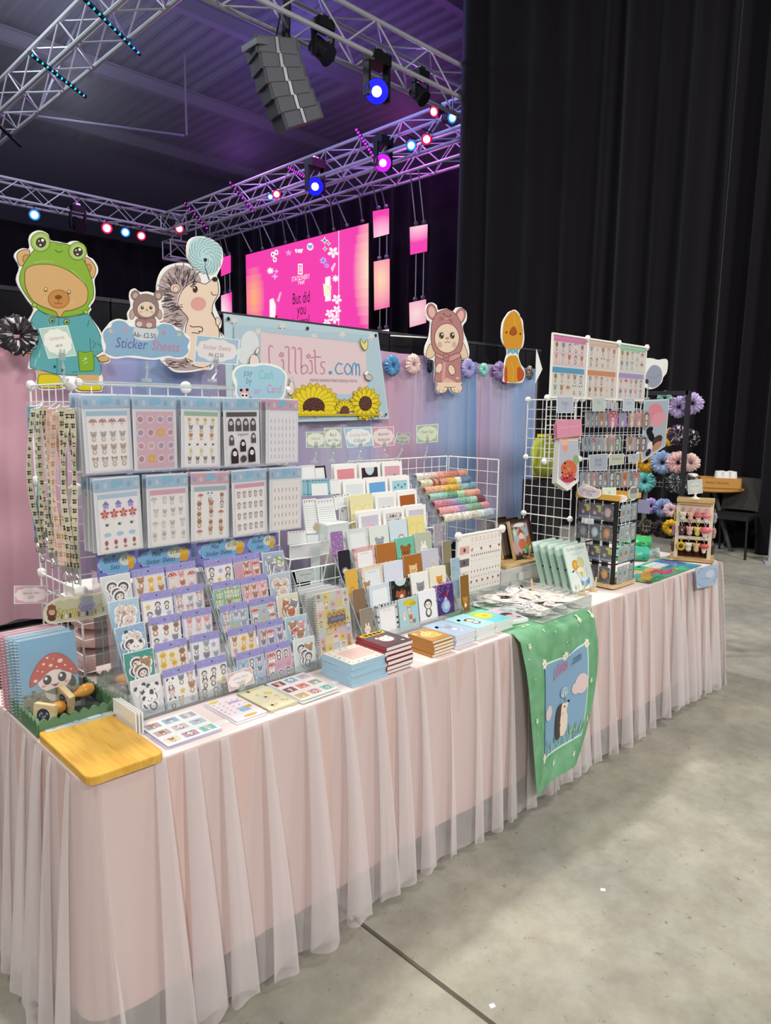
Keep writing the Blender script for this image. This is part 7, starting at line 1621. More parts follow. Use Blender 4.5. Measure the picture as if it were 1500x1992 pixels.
# planner sheet on its bar
pb = E('planner_sheet_display', 'large white planner sticker sheet hanging from a white bar', 'sticker sheet', (2.555, 1.985, TZ + .005))
def planner(a, w, h):
    a.rect(-w / 2, 0, w / 2, h, '#eae6e0'); hh = a.h; rows = [('#e0b4ac', 8), ('#d6d2cc', 9), ('#c98a74', 4), ('#6a6268', 14), ('#b9c4b4', 12), ('#d3d8d4', 10), ('#9a9490', 10), ('#b4a4ac', 12), ('#d9a494', 6), ('#b4c0b4', 11), ('#a9bcae', 12)]
    for r, (c, n) in enumerate(rows):
        y = h * (.93 - .086 * r)
        a.h = hh; a.stroke([(-w * .2, y - h * .042), (w * .48, y - h * .042)], .0012, '#c9c4bc')
        for k in range(n):
            a.h = hh; x = -w * .18 + w * .64 * k / (n - 1)
            if r in (2, 8): a.ell(x, y, .009, .007, c, n=8); a.ell(x, y + .004, .006, .004, '#4a3630', n=6)
            elif r == 0: a.rect(x - .006, y - .008, x + .006, y + .008, c); a.h = hh + a.eps; a.ell(x, y, .004, .005, '#f0e6e0', n=6)
            else: a.ell(x, y, .005 if n < 12 else .0035, .0065, c, .3, 6)
    for k in range(4): a.h = hh; a.rrect(-w * .46, h * (.72 - .2 * k), -w * .24, h * (.84 - .2 * k), .004, ('#dfa9a0', '#6f666c', '#d6cfc6', '#dcae9c')[k]); a.ell(-w * .35, h * (.78 - .2 * k), .008, .01, '#4a4248', n=7)
M('printed_sheet', card_mesh(.315, .29, .002, planner, '#efede8'), PRINT, parent=pb)
mb = MB(); mb.rod((-.155, 0, .295), (.165, 0, .295), .006, 8); M('hanging_bar', mb, WPLAS, parent=pb)
for q in (-.155, .165): mb = MB(); mb.lathe([(.004, -.012), (.018, -.01), (.019, .004), (.003, .012)], 14, (q, -.004, .295), rot=Matrix.Rotation(pi / 2, 3, 'X')); M('bar_cap', mb, WPLAS, parent=pb, smooth=False)
mb = MB(); mb.tube([(-.12, -.002, .24), (-.12, -.05, .235), (-.118, -.058, .245)], .002, 6); M('hook', mb, CHROME, parent=pb)
for q in (-.155, .165): mb = MB(); mb.rod((q, .006, -.004), (q, .006, .295), .004, 6); M('upright', mb, WIRE, parent=pb)

# ================================================================== clear tray of die-cut stickers
ct = E('clear_sticker_tray', 'wide clear tray full of loose die cut stickers on the green runner', 'tray', (2.592, 1.735, TZ + .003)); w, d, h = .195, .195, .05
mb = MB(); mb.bx(-w, w, -d, d, .0005, .003); M('tray_floor', mb, clear_mat('milky_tray', '#f2f6f2', .2, .3, .8, '#e6efe4'), parent=ct)
for q in (-1, 1):
    mb = MB(); mb.bx(q * w - .0012, q * w + .0012, -d, d, .0005, h); M('tray_side', mb, ACRYLIC, parent=ct); mb = MB(); mb.bx(-w, w, q * d - .0012, q * d + .0012, .0005, h); M('tray_side', mb, ACRYLIC, parent=ct)
mb = MB(); mb.tube([(-w, -d, h), (w, -d, h), (w, d, h), (-w, d, h)], .0022, 5, closed=True); M('tray_rim', mb, CLIPM, parent=ct)
_dc = []
for kd, c in (('cat', '#cdbfcc'), ('bunny', '#e6e2da'), ('bear', '#dfcfc4'), ('penguin', '#5c5e64'), ('mouse', '#e3d3cf'), ('elephant', '#d6dcdc'), ('pig', '#e8d0cc'), ('elephant', '#dfe3d8'), ('fox', '#e3d0c0')):
    mb = MB(); a = Art(None, 0, mb=mb); critter(a, 0, 0, .06, kd, c, '#f7f6f2', 14); _dc.append(mb.data('die_cut_sticker', GLOSS))
rnd = random.Random(17)
for k in range(96):
    x, y = rnd.uniform(-.165, .165), rnd.uniform(-.165, .165); z = .006 + .00028 * k
    o = M('die_cut_sticker', _dc[rnd.randrange(9)], None, label='small white edged animal sticker heaped in the clear tray', cat='sticker', group='loose stickers in the clear tray', loc=(2.585 + x, 1.735 + y, TZ + z + .003), rot=(-pi / 2 + rnd.uniform(-.12, .22), rnd.uniform(-.12, .12), 0))
    o.rotation_euler.rotate_axis('Y', rnd.uniform(-3, 3)); o.scale = (1.15, 1, 1.15)

# ------------------------------------------------------------------ colouring books on easels
def mice_cover(a, w, h):
    a.rect(-w / 2 + .004, .003, w / 2 - .002, h - .003, '#e2efe9'); a.text('The Mice Collection', .004, h * .87, .0205, '#7f8a8c', 0, 0, .92); a.text('colouring book', .004, h * .77, .018, '#cfdcd6', 0, 0, .9)
    a.ell(-.03, h * .56, .025, .024, '#dca43a', n=14, ln='#5a564a', w=.0008); a.ell(.018, h * .58, .03, .027, '#d8d59a', n=16, ln='#8a8a6a', w=.0008); a.ell(-.03, h * .56, .013, .013, '#e6bc5a', n=10); a.blob([(-.03, h * .44), (.0, h * .50), (.035, h * .46), (.03, h * .34), (.01, h * .28), (-.015, h * .36)], '#efe9da', ln='#6a6a62', w=.0008); a.poly([(-.012, h * .4), (.02, h * .38), (.012, h * .27)], '#c9c23a')
    a.stroke([(-.045, h * .47), (-.02, h * .3), (.0, h * .24)], .0014, '#6a7a84'); a.stroke([(.058, h * .45), (.05, h * .28)], .0014, '#6a7a84')
    a.poly([(-.015, h * .22), (.02, h * .27), (.065, h * .24), (.06, h * .12), (.02, h * .06), (-.01, h * .12)], '#5fa0d0'); a.poly([(-.015, h * .22), (.02, h * .16), (.065, h * .24), (.02, h * .27)], '#cfe4f2'); a.poly([(.02, h * .16), (.03, h * .1), (.01, h * .1)], '#8fc4e8'); a.poly([(-.075, h * .43), (-.05, h * .47), (-.055, h * .42)], '#2c2e30'); a.flower(-.068, h * .1, .012, '#d9b9bc', '#cfae9c')
EASEL = E
def easel(label, x, y, z=TZ, w=.1):
    t = E('wooden_easel', label, 'easel', (x, y, z))
    for q in (-w / 2, w / 2):
        mb = MB(); mb.bx(q - .007, q + .007, -.03, .05, .0005, .014); M('foot', mb, LWOOD, parent=t); mb = MB(); mb.rod((q, -.02, .012), (q, -.024, .072), .0042, 8); M('peg', mb, LWOOD, parent=t)
    mb = MB(); mb.bx(-w / 2, w / 2, .03, .042, .002, .012); M('crossbar', mb, LWOOD, parent=t)
    return t
mc = card_mesh(.205, .222, .004, mice_cover, '#a9d6c2').data('colouring_book', GLOSS)
for k in range(5):
    nm = ('front colouring book with mice sharing an umbrella drawing', 'second mint colouring book from the front of the row', 'third mint colouring book, middle of the row', 'fourth mint colouring book from the front of the row', 'rearmost mint colouring book of the row')[k]
    M('colouring_book', mc, None, label=nm, cat='book', loc=(2.985, 1.690 + .0415 * k, TZ + .014), rot=(-.32, 0, 0))
easel('wooden easel holding the row of mint colouring books', 2.99, 1.685, TZ, .1)
peg('wooden peg standing before the plastic storage box', *P(1037, 1165, z=TZ).xy, .09)

# ------------------------------------------------------------------ framed pictures on a storage box
sb = E('storage_box', 'frosted plastic storage box under the framed pictures', 'box', (2.90, 2.08, TZ)); mb = MB(); mb.bx(-.18, .18, -.1, .1, .0005, .085); M('box_body', mb, FROST, parent=sb); mb = MB(); mb.bx(-.186, .186, -.106, .106, .085, .094); M('lid', mb, FROST, parent=sb)
mb = MB(); mb.bx(-.05, .05, -.112, -.104, .03, .07); M('latch', mb, FROST, parent=sb)
mb = MB(); mb.bx(-.19, .19, -.1, .1, 0, .012); M('wooden_plank', mb, WOOD, label='wooden plank laid on the plastic storage box', cat='plank', loc=(2.96, 2.09, TZ + .0945))
mb = MB(); mb.box((0, 0, .006), (.07, .012, .012)); mb.box((-.02, .004, .02), (.012, .01, .03), rot=Matrix.Rotation(.7, 3, 'Y')); M('black_clip', mb, BLACKM, label='black clip lying before the storage box', cat='clip', loc=(*P(1020, 1152, z=TZ).xy, TZ), rot=(0, 0, -.5))
def gnome_art(a, w, h):
    a.rect(-w * .43, h * .06, w * .43, h * .94, '#6a5048'); a.rect(-w * .38, h * .11, w * .38, h * .89, '#a9bcc4'); rnd = random.Random(4); hh = a.h
    for k in range(22): a.h = hh; a.ell(rnd.uniform(-.38, .38) * w, h * rnd.choice([.14, .86, .8, .2]), .009, .007, rnd.choice(['#8a6a5a', '#c9aca0', '#6a7a68', '#b98a8a']), n=7)
    a.h = hh + a.eps; a.cloud(.0, h * .87, w * .6, h * .1, '#f2f0ec', 9); a.poly([(-.03, h * .6), (.0, h * .8), (.035, h * .6)], '#c4483e'); a.ell(.002, h * .56, .024, .02, '#efd6c4', n=10, ln='#6a3a30', w=.001); a.ell(.0, h * .36, .034, .028, '#d0704a', n=10); a.ell(.055, h * .4, .02, .03, '#a8683c', n=9); a.ell(-.06, h * .3, .02, .04, '#c99aa4', n=9); a.ell(-.05, h * .68, .012, .016, '#dfe0b4', n=8)
    a.star(.035, h * .2, .026, '#4fa84a', 7, .5); a.ell(-.03, h * .2, .015, .01, '#c9a48a', n=8)
fm = None
for k in range(3):
    t = E('framed_picture', ('front framed gnome picture with a red pointed hat', 'second dark framed picture behind the gnome one', 'rearmost dark framed picture behind the gnome one')[k], 'picture', (3.025 - .035 * k, 2.06 + .05 * k, TZ + .1075), (-.26, 0, 0)); w, h = .175, .195
    M('picture', card_mesh(w, h, .004, gnome_art if k == 0 else (lambda a, w, h: a.rect(-w * .4, h * .08, w * .4, h * .92, '#7a6a60')), '#4a342c'), GLOSS, parent=t)
    mb = MB(); mb.bx(-w / 2 - .004, -w / 2, -.012, .006, 0, h); M('frame_edge', mb, LWOOD, parent=t)
    for a0 in ((w / 2, w / 2 + .004, 0, h), (-w / 2, w / 2, -.004, 0), (-w / 2, w / 2, h, h + .004)): mb = MB(); mb.bx(a0[0], a0[1], -.012, .006, a0[2], a0[3]); M('frame_edge', mb, DWOOD, parent=t)
easel('small wooden easel before the framed gnome picture', 3.05, 2.045, TZ + .1065, .07)

# ================================================================== right gridwall
grid_panel('white wire side grid with pennants hanging at its near edge', (3.22, 1.925, TZ), 'y', 1, 3, .285, .3035, 6, cr=.016)
grid_panel('white wire grid strip below the three pin boards', (2.962, 1.926, 1.3655), 'x', 3, 1, .322, .3035, 7, cr=.016)
grid_panel('white wire grid carrying rows of pin packets', (3.284, 1.928, TZ), 'x', 2, 2, .322, .303, 7, conn=False)
rnd = random.Random(23)
def pin_board(label, x, tops, seed):
    t = E('pin_board', label, 'pin board', (x, 1.915, 1.672)); w, h = .314, .296; r = random.Random(seed)
    mb = MB(); mb.bx(-w / 2, w / 2, -.002, .002, 0, h, '#edeee9'); a = Art(None, -.002, mb=mb); cnt = 0
    for half, (c, bgc) in enumerate(tops):
        z0 = h * .5 * (1 - half) + .006; hh = h * .5 - .01; a.rect(-w * .46, z0, w * .46, z0 + hh, bgc); a.rect(-w * .46, z0 + hh - .026, w * .46, z0 + hh, c); b = a.h
        for i in range(2):
            for k in range(5):
                a.h = b; cx, cz = -w * .368 + w * .184 * k, z0 + hh - .026 - .026 - .054 * i; a.rrect(cx - .025, cz - .024, cx + .025, cz + .022, .003, '#f0ece4'); critter(a, cx, cz, .046, r.choice(KINDS), None, None, 9)
    M('pin_card', mb, GLOSS, parent=t)
    for q in ((-w / 2, 0, -w / 2, h), (w / 2, 0, w / 2, h), (-w / 2, 0, w / 2, 0), (-w / 2, h, w / 2, h)): mb = MB(); mb.rod((q[0], -.002, q[1]), (q[2], -.002, q[3]), .0055, 6); M('frame_bar', mb, WPLAS, parent=t)
    sleeve_part(t, w * .95, h * .95, -.010, .007)
    mb = MB(); mb.lathe([(.004, -.011), (.016, -.009), (.017, .003), (.003, .012)], 14, (w / 2, -.008, h), rot=Matrix.Rotation(pi / 2, 3, 'X')); M('connector', mb, WPLAS, parent=t)
pin_board('white board of enamel pins with pink and blue headers', 3.123, (('#dc7fb0', '#eecbd6'), ('#4fa8d0', '#e6ead9')), 41)
pin_board('white board of enamel pins with beige and orange headers', 3.445, (('#dcbfa6', '#ecdfd0'), ('#e0945a', '#efdccb')), 42)
pin_board('white board of enamel pins with green and violet headers', 3.767, (('#9fcfae', '#dfe9da'), ('#b3a2cf', '#e6e2ea')), 43)
def C8(*q): return tuple((1000 + x * .2, 620 + y * .2) for x, y in q)
gy = 1.872
for q, bg, ls, lb in ((C8((415, 755), (578, 758), (578, 918), (415, 916)), '#b4bacb', [('Badges', .5, .18, '#7f86a0', .2), ('£2', .76, .16, '#7f86a0', 0)], 'lilac grey square sign under the pink pin board'), (C8((762, 768), (885, 768), (885, 900), (762, 902)), '#b9c6c4', [('Pins', .5, .22, '#8a9898', .2)], 'pale green square sign under the beige pin board'),
                      (C8((1060, 768), (1175, 768), (1172, 898), (1055, 900)), '#bcc7d2', [('Charms', .5, .18, '#8a96a4', .2)], 'pale blue square sign under the green pin board'), (C8((728, 1325), (910, 1312), (905, 1475), (732, 1480)), '#aab2c4', [('Acrylic', .46, .17, '#5f687a', .2), ('£7 each', .72, .15, '#5f687a', .1)], 'grey sign over the lowest row of pin packets'),
                      (C8((925, 1320), (1070, 1312), (1068, 1410), (925, 1425)), '#bfc3b4', [('Wooden pins', .55, .13, '#6f7464', .2)], 'beige sign beside the grey acrylic sign'), (C8((1110, 1320), (1215, 1312), (1212, 1392), (1112, 1400)), '#b4bcc6', [('Mini', .55, .2, '#8a929c', .2)], 'small blue grey sign beside the yellow scrunchie')):
    quad_sign(lb, q, gy - .02, bg, None, ls, None)
def packet(label, quad, c, kind, Y, grp, cc=None):
    o = P(*lerp(quad[3], quad[2], .5), y=Y); t = E('pin_packet', label, 'packet', (o.x, Y, o.z), group=grp); qf = lambda u, v: P(*lerp(lerp(quad[0], quad[1], u), lerp(quad[3], quad[2], u), v), y=Y) - o; f = lambda u, v: (qf(u, v).x, qf(u, v).z)
    mb = MB(); mb.prism([f(0, 1), f(1, 1), f(1, 0), f(0, 0)], -.0012, .0012, c); a = Art(f, -.0012, mb=mb); W = f(1, .5)[0] - f(0, .5)[0]; b = Art(None, a.y, mb=mb, h=a.h); ce = f(.5, .5); critter(b, ce[0], ce[1], W * 1.0, kind, cc, None, 9); M('backing_card', mb, GLOSS, parent=t)
    mb = MB(); pts = [f(-.08, 1.05), f(1.08, 1.05), f(1.08, -.12), f(-.08, -.12)]; mb.face([(p[0], -.005, p[1]) for p in pts]); M('bag', mb, SLEEVE, parent=t)
ROWS = [(912, 1055, [690, 730, 770, 815, 860, 915, 1020, 1110, 1180, 1250], ['#a9b9c4', '#9fb4c2', '#a4b4b4', '#9aa8a0', '#8fa4b0', '#d982b0', '#b49ad6', '#b49a92', '#c4a08c', '#b9a094'], 'upper'), (1150, 1290, [660, 700, 740, 790, 860, 905, 965, 1090, 1165, 1220], ['#8fb6cc', '#94b8cc', '#9abccc', '#a0b8c0', '#c4aa9a', '#9aac9c', '#9fcbb4', '#c0bcc0', '#c4aaa8', '#8a8684'], 'middle'), (1490, 1640, [640, 690, 745, 800, 850, 905, 970, 1040, 1100, 1150], ['#86a9c4', '#8cacc2', '#90aec0', '#94b0c2', '#88a8c0', '#9ab2b8', '#a0b4ae', '#c0b2ac', '#8ea6b0', '#94aab0'], 'lowest')]
kk = 0
KN = {'bear': 'bear', 'penguin': 'penguin', 'girl': 'doll', 'fox': 'fox', 'cat': 'cat', 'mush': 'mushroom', 'elephant': 'elephant', 'bunny': 'rabbit', 'pig': 'pig', 'hedge': 'hedgehog'}
for y0, y1, xs_, cs, nm in ROWS:
    for k, (x, c) in enumerate(zip(xs_, cs)):
        w = 74 if k not in (5,) else 92; kd = list(KN)[(k + kk) % 10]
        packet(f'bagged {KN[kd]} pin on a card hanging in the {nm} packet row', C8((x, y0 + 8), (x + w, y0), (x + w, y1 - 6), (x, y1)), c, kd, gy - .003 * (k % 4), f'{nm} row of bagged pins')
    kk += 3
    mb = MB(); p0, p1 = P(*C8((xs_[0] - 20, y0 - 14))[0], y=gy + .01), P(*C8((xs_[-1] + 70, y0 - 22))[0], y=gy + .01); mb.rod((0, 0, 0), p1 - p0, .003); M('packet_rail', mb, CLIPM, label=f'clear rail holding the {nm} row of bagged pins', cat='rail', loc=p0)
for k in range(2):
    y0 = (830, 850)[k]; x0 = (885, 950)[k]; qcard('sample_card', ('black patterned sample card under the beige pin board', 'dark floral sample card beside the patterned one')[k], 'card', C8((x0, y0 - 30), (x0 + 62, y0 - 32), (x0 + 62, y0 + 40), (x0, y0 + 42)), gy - .01, lambda a: (a.rect(0, 0, 1, 1, '#d6d3dc'), [a.ell(.15 + .23 * (j % 4), .15 + .23 * (j // 4), .09, .08, '#3c3a4a' if j % 2 else '#8a88a0', n=6) for j in range(16)]), '#dcdce2', .002)
# pennants and pink header packs
def penn(label, dx, Y, art, grp=None):
    o = P(1105 + dx, 955, y=Y); f = lambda u, v: (P(1000 + (u + dx * 5) * .2, 620 + v * .2, y=Y).x - o.x, P(1000 + (u + dx * 5) * .2, 620 + v * .2, y=Y).z - o.z); t = E('pennant', label, 'pennant', (o.x, Y, o.z), group=grp)
    mb = MB(); mb.prism([f(*p) for p in ((415, 1600), (520, 1675), (628, 1580), (625, 1170), (440, 1165))], -.0015, .0015, '#e6e4e2'); a = Art(f, -.0016, mb=mb)
    if art:
        a.poly([(440, 1180), (625, 1185), (618, 1555), (520, 1620), (428, 1555)], '#b4b8c8'); a.ell(495, 1240, 26, 60, '#dc9a80', n=14); a.ell(490, 1195, 40, 40, '#e3b4a4', n=12); a.ell(600, 1375, 30, 50, '#8aa878', n=12); a.ell(530, 1460, 78, 86, '#c96a4e', n=18); a.ell(520, 1550, 70, 45, '#b8404c', n=14); hh = a.h
        r = random.Random(2)
        for k in range(30): a.h = hh; a.ell(r.uniform(465, 595), r.uniform(1400, 1570), 10, 12, r.choice(['#d9805a', '#b5503c', '#c98f5a', '#a83a48', '#dca070']), r.random() * 3, 6)
    M('cloth', mb, CLOTHP, parent=t); mb = MB(); mb.rod(Vector((f(436, 1165)[0], 0, f(436, 1165)[1])), Vector((f(630, 1168)[0], 0, f(630, 1168)[1])), .004, 8); M('dowel', mb, LWOOD, parent=t)
penn('white pennant printed with a red flower basket', 0, 1.845, True)
for k in range(4): penn('plain white edged pennant hanging behind the flower basket one', -2.2 * (k + 1), 1.853 + .008 * k, False, 'pennants stacked behind the flower one')
for k in range(3):
    dx = -14 * k; qcard('pink_header_card', ('front pink header card hanging above the pennants', 'second pink header card above the pennants', 'rear pink header card above the pennants')[k], 'card', C8((412 + dx, 985 + 20 * k), (655 + dx, 975 + 20 * k), (662 + dx, 1135 + 12 * k), (420 + dx, 1165 + 6 * k)), 1.838 + .006 * k, lambda a: (a.rect(.02, .03, .98, .97, '#dc96ae'), a.stroke([(.1, .45), (.9, .4)], .03, '#e8b4c4'), a.stroke([(.5, .05), (.5, .95)], .008, '#b97a90')), '#e3a3b9', .002)
# bag print at the right end, cloud sign and clip
def bagart(a):
    a.rect(.03, .03, .97, .97, '#a9b6c4'); a.ell(.45, .25, .33, .18, '#d98a9c', n=16); a.ell(.62, .38, .3, .14, '#dc9caa', n=14); a.ell(.32, .62, .22, .08, '#1e1c20', .6, 12); a.ell(.28, .52, .14, .06, '#1e1c20', n=10); a.ell(.62, .78, .22, .1, '#4a3638', n=12); a.ell(.62, .88, .2, .08, '#c08a74', n=12); a.ell(.3, .82, .13, .1, '#e6e4e2', n=10); a.ell(.26, .9, .12, .06, '#26242a', n=9)
qcard('art_bag', 'clear bag with a print of pink blooms and black leaves', 'bag', ((1253, 778), (1302, 776), (1294, 868), (1248, 900)), 1.90, bagart, '#cfd6dc', .003)
def mirror_art(a): a.blob([(1275, 600), (1290, 520), (1340, 455), (1400, 460), (1435, 510), (1435, 590), (1400, 650), (1330, 670)], '#9aa2b6', k=3); a.stroke([(1300, 560), (1360, 580), (1420, 540)], 5, '#7f879c', k=2); a.ell(1290, 610, 18, 24, '#3a3a4a', n=9)
cutout('cloud_sign', 'white cloud sign with a grey oval at the end of the pin boards', 'sign', 1000, 620, .2, 1.93, [(1275, 400), (1340, 385), (1400, 400), (1470, 390), (1495, 420), (1485, 520), (1450, 570), (1435, 620), (1380, 670), (1310, 685), (1265, 650), (1278, 560)], mirror_art, (1320, 690), .003, edge='#f2f3f0')
mb = MB(); p = P(1260, 758, y=1.93); mb.rod((0, 0, .02), (0, 0, -.045), .004); mb.box((0, 0, .018), (.014, .012, .02)); mb.box((0, 0, -.05), (.03, .016, .012)); M('clear_clip', mb, CLIPM, label='clear clip holding the white cloud sign on the grid', cat='clip', loc=p)
# stock behind the grid
def lump(name, label, cat, loc, sx, sy, sz, m, seed=1, wob=.12):
    r = random.Random(seed); ph = [r.random() * 6 for _ in range(4)]
    def f(u, v):
        t, p = 2 * pi * u, pi * v; k = 1 + wob * sin(5 * t + ph[0] + 3 * p) + wob * .7 * sin(9 * t + ph[1]) * sin(p * 4); e = abs(sin(p)) ** .6
        return (sx * k * cos(t) * e, sy * k * sin(t) * e, sz * (1 - cos(p)) / 2 * (1 + .03 * sin(4 * t)))
    mb = MB(); mb.grid(f, 36, 14); return M(name, mb, m, label=label, cat=cat, loc=loc, smooth=True)
o = P(1055, 932, y=2.2); mb = MB(); mb.bx(-.085, .085, -.07, .07, 0, o.z - TZ); M('stock_crate', mb, BLACKM, label='tall black stock crate behind the side grid', cat='crate', loc=(o.x, 2.2, TZ))
lump('lime_bag', 'lime green crumpled bag seen through the side grid', 'bag', (o.x, 2.2, o.z), .075, .06, .23, fabric('lime_cloth', '#a9b23a'), 3); 
mb = MB(); mb.box((0, 0, 0), (.09, .05, .016)); M('yellow_lid', mb, mat('yellow_plastic', '#d9d02c', .4), label='yellow flap on top of the lime green bag', cat='lid', loc=(o.x + .005, 2.2, o.z + .236), rot=(0, .1, .2))
o = P(1090, 1062, y=2.28); lump('white_carrier_bag', 'crumpled white carrier bag behind the side grid', 'bag', (o.x - .02, 2.08, TZ), .11, .06, .26, mat('carrier_plastic', '#c9c9ca', .35), 4, .16)

# ================================================================== pin spinner
sp = E('pin_spinner', 'black spinner rack with pin cards on a wooden base', 'display rack', (3.238, 1.728, TZ)); hw = .097
mb = MB(); mb.slab(rrect_pts(-.118, .118, -.118, .118, .022), .008, .026); M('wooden_base', mb, LWOOD, parent=sp)
mb = MB(); mb.slab(rrect_pts(-.09, .09, -.09, .09, .05), .0005, .008); M('turntable', mb, BLACKM, parent=sp)
for a_ in (-1, 1):
    for b_ in (-1, 1): mb = MB(); mb.bx(a_ * hw - .008, a_ * hw + .008, b_ * hw - .008, b_ * hw + .008, .026, .432); M('post', mb, BLACKM, parent=sp)
for k in range(5):
    z = .118 + .078 * k if k < 4 else .426
    for q in (-1, 1):
        mb = MB(); mb.bx(-hw, hw, q * hw - .003, q * hw + .003, z, z + .006); M('crossbar', mb, BLACKM, parent=sp); mb = MB(); mb.bx(q * hw - .003, q * hw + .003, -hw, hw, z, z + .006); M('crossbar', mb, BLACKM, parent=sp)
mb = MB(); mb.bx(-.012, .012, -.012, .012, .026, .432); mb.bx(-hw, -hw + .003, -.018, .018, .03, .42); M('centre_plate', mb, BLACKM, parent=sp)
def pcard(bg, kind):
    def d(a, w, h):
        if kind == 'yel': a.rect(-w / 2, 0, w / 2, h, '#5a4462'); a.blob([(-.005, h * .9), (.025, h * .95), (.026, h * .5), (.012, h * .55), (.012, h * .75)], '#d3dc3a', k=2); a.ell(-.006, h * .5, .013, .014, '#7a5a58', n=10); a.ell(-.005, h * .42, .008, .009, '#e9d6cc', n=8); a.rect(-w / 2, h * .05, w / 2, h * .18, '#8fb0e0')
        else:
            a.rect(-w / 2, 0, w / 2, h, '#3f3a46'); r = random.Random(kind); hh = a.h
            for k in range(16): a.h = hh; a.ell(r.uniform(-.46, .46) * w, r.uniform(.04, .96) * h, .0022, .0022, '#d6ccd0', n=5)
            a.h = hh + a.eps; a.ell(0, h * .52, w * .3, h * .33, bg, n=16); a.ell(.002, h * .5, w * .16, h * .2, tuple(min(1, x * 1.3 + .05) for x in hx(bg)), n=10)
    return d
def spin_card(label, loc, rz, draw, w, h, grp=None, bag=True):
    t = E('pin_card', label, 'pin card', loc, (0, 0, rz), group=grp); M('backing_card', card_mesh(w, h, .001, draw), GLOSS, parent=t); sleeve_part(t, w + .004, h + .012, -.004, -.004)
    return t
LF = [[('#5a4462', 'yel', 'upper purple and yellow pin card farthest from the front post'), ('#5a4462', 'yel', 'upper purple and yellow pin card in the middle of its row'), ('#d6b4bc', 'p1', 'dark pin card with a pink oval')], [('#8f9aa8', 'p2', 'dark pin card with a grey moon ring'), ('#c9dbe8', 'p3', 'dark pin card with a pale blue moon'), ('#df9448', 'p4', 'dark pin card with an orange oval')],
      [('#8a7a90', 'p5', 'dark pin card with a mauve oval behind the colouring book'), ('#5a4462', 'yel', 'lower purple and yellow pin card in the middle of its row'), ('#5a4462', 'yel', 'lower purple and yellow pin card next to the front post')], [('#7a6a74', 'p6', 'dark pin card low behind the colouring book'), ('#6a5a64', 'p7', 'dark spotted pin card low on the spinner'), ('#e0a03a', 'p8', 'dark pin card with an amber apple, lowest row')]]
FK = ['bear', 'cat', 'mouse', 'elephant', 'panda', 'bunny', 'bear', 'fox', 'cat', 'girl', 'bear', 'hedge']
for k in range(4):
    z = TZ + .335 - .100 * k
    for c in range(3):
        bg, kd, lb = LF[k][c]; spin_card(lb, (3.238 - hw - .012, 1.728 + .066 - .063 * c, z), -pi / 2, pcard(bg, kd), .058, .072)
        i = k * 3 + c
        def grey(a, w, h, i=i): a.rect(-w / 2, 0, w / 2, h, ('#a9bcc0', '#b4c4c6', '#9fb3b6')[i % 3]); a.rect(-w * .25, h * .86, w * .25, h * .95, '#d6e0e0'); critter(a, 0, h * .4, w * .75, FK[i], None, None, 10)
        spin_card(f"grey sleeved charm with a {KN.get(FK[i], FK[i])}, {('top', 'second', 'third', 'lowest')[k]} row of the spinner", (3.238 - .060 + .060 * c, 1.728 - hw - .012 - .005 * (c == 0), z - .006), 0, grey, .052, .082)
t = E('spinner_tray', 'shallow wooden tray on top of the pin spinner', 'tray', (3.238, 1.728, TZ + .433)); mb = MB(); mb.bx(-.112, .112, -.112, .112, 0, .006); M('tray_floor', mb, mat('honey_wood', '#dcab4e', .5), parent=t)
for q in (-1, 1): mb = MB(); mb.bx(-.112, .112, q * .112 - .003, q * .112 + .003, 0, .026); M('tray_side', mb, MATS['honey_wood'], parent=t); mb = MB(); mb.bx(q * .112 - .003, q * .112 + .003, -.112, .112, 0, .026); M('tray_side', mb, MATS['honey_wood'], parent=t)
zt = TZ + .433
def cl_card(label, loc, rz, w, h, bgc, rim, draw, lean=0.0):
    t = E('small_sign', label, 'sign', loc, (-lean, 0, rz)); mb = MB(); a = Art(None, .0015, mb=mb)
    pts = [(w / 2 * cos(t_) * (1 + .05 * sin(5 * t_)), h / 2 + h / 2 * sin(t_) * (1 + .07 * sin(4 * t_ + 1))) for t_ in (2 * pi * k / 26 for k in range(26))]; pts = [(max(-w * .5, min(w * .5, x * 1.12)), z) for x, z in pts]
    mb.prism(pts, -.0015, .0015, rim); a = Art(None, -.0015, mb=mb); a.poly([(x * .9, h / 2 + (z - h / 2) * .82) for x, z in pts], bgc)
    if draw: draw(a, w, h)
    M('board', mb, GLOSS, parent=t)
cl_card('white edged sign with purple lettering on the spinner tray', (3.118, 1.765, zt + .001), -pi / 2, .125, .058, '#dcd4da', '#f7f6f4', lambda a, w, h: (a.text('Wooden', 0, h * .5, .022, '#7a5a78', .2, 0, .9), a.text('Pins', 0, h * .22, .022, '#7a5a78', .2, 0, .9)))
cl_card('white sign edge behind the purple lettered sign', (3.128, 1.79, zt + .012), -pi / 2, .08, .055, '#e9ebe9', '#f1f2f0', None)
cl_card('white price tag with ten pounds on the spinner tray', (3.15, 1.612, zt - .004), -.75, .05, .034, '#f4f4f2', '#f7f7f5', lambda a, w, h: a.text('£10', 0, h * .3, .020, '#9aa0b0'))
cl_card('grey picture sign on the front of the spinner tray', (3.262, 1.611, zt - .004), 0, .1, .066, '#b9c2bd', '#dfe0de', lambda a, w, h: (a.rect(-w * .35, h * .5, w * .35, h * .9, '#8f7f84'), a.rect(-w * .38, h * .12, w * .38, h * .5, '#a9bcae')))
stand_card('mint_card', 'mint green square card standing in the spinner tray', 'card', (3.178, 1.69, zt + .0065), .075, .05, lambda a, w, h: (a.rrect(-w / 2 + .002, .002, w / 2 - .002, h - .002, .004, '#cfe6d6'), a.ell(0, h * .5, .006, .007, '#9fc4ac', n=8)), .15, .003, '#e3efe6', rz=-.5)

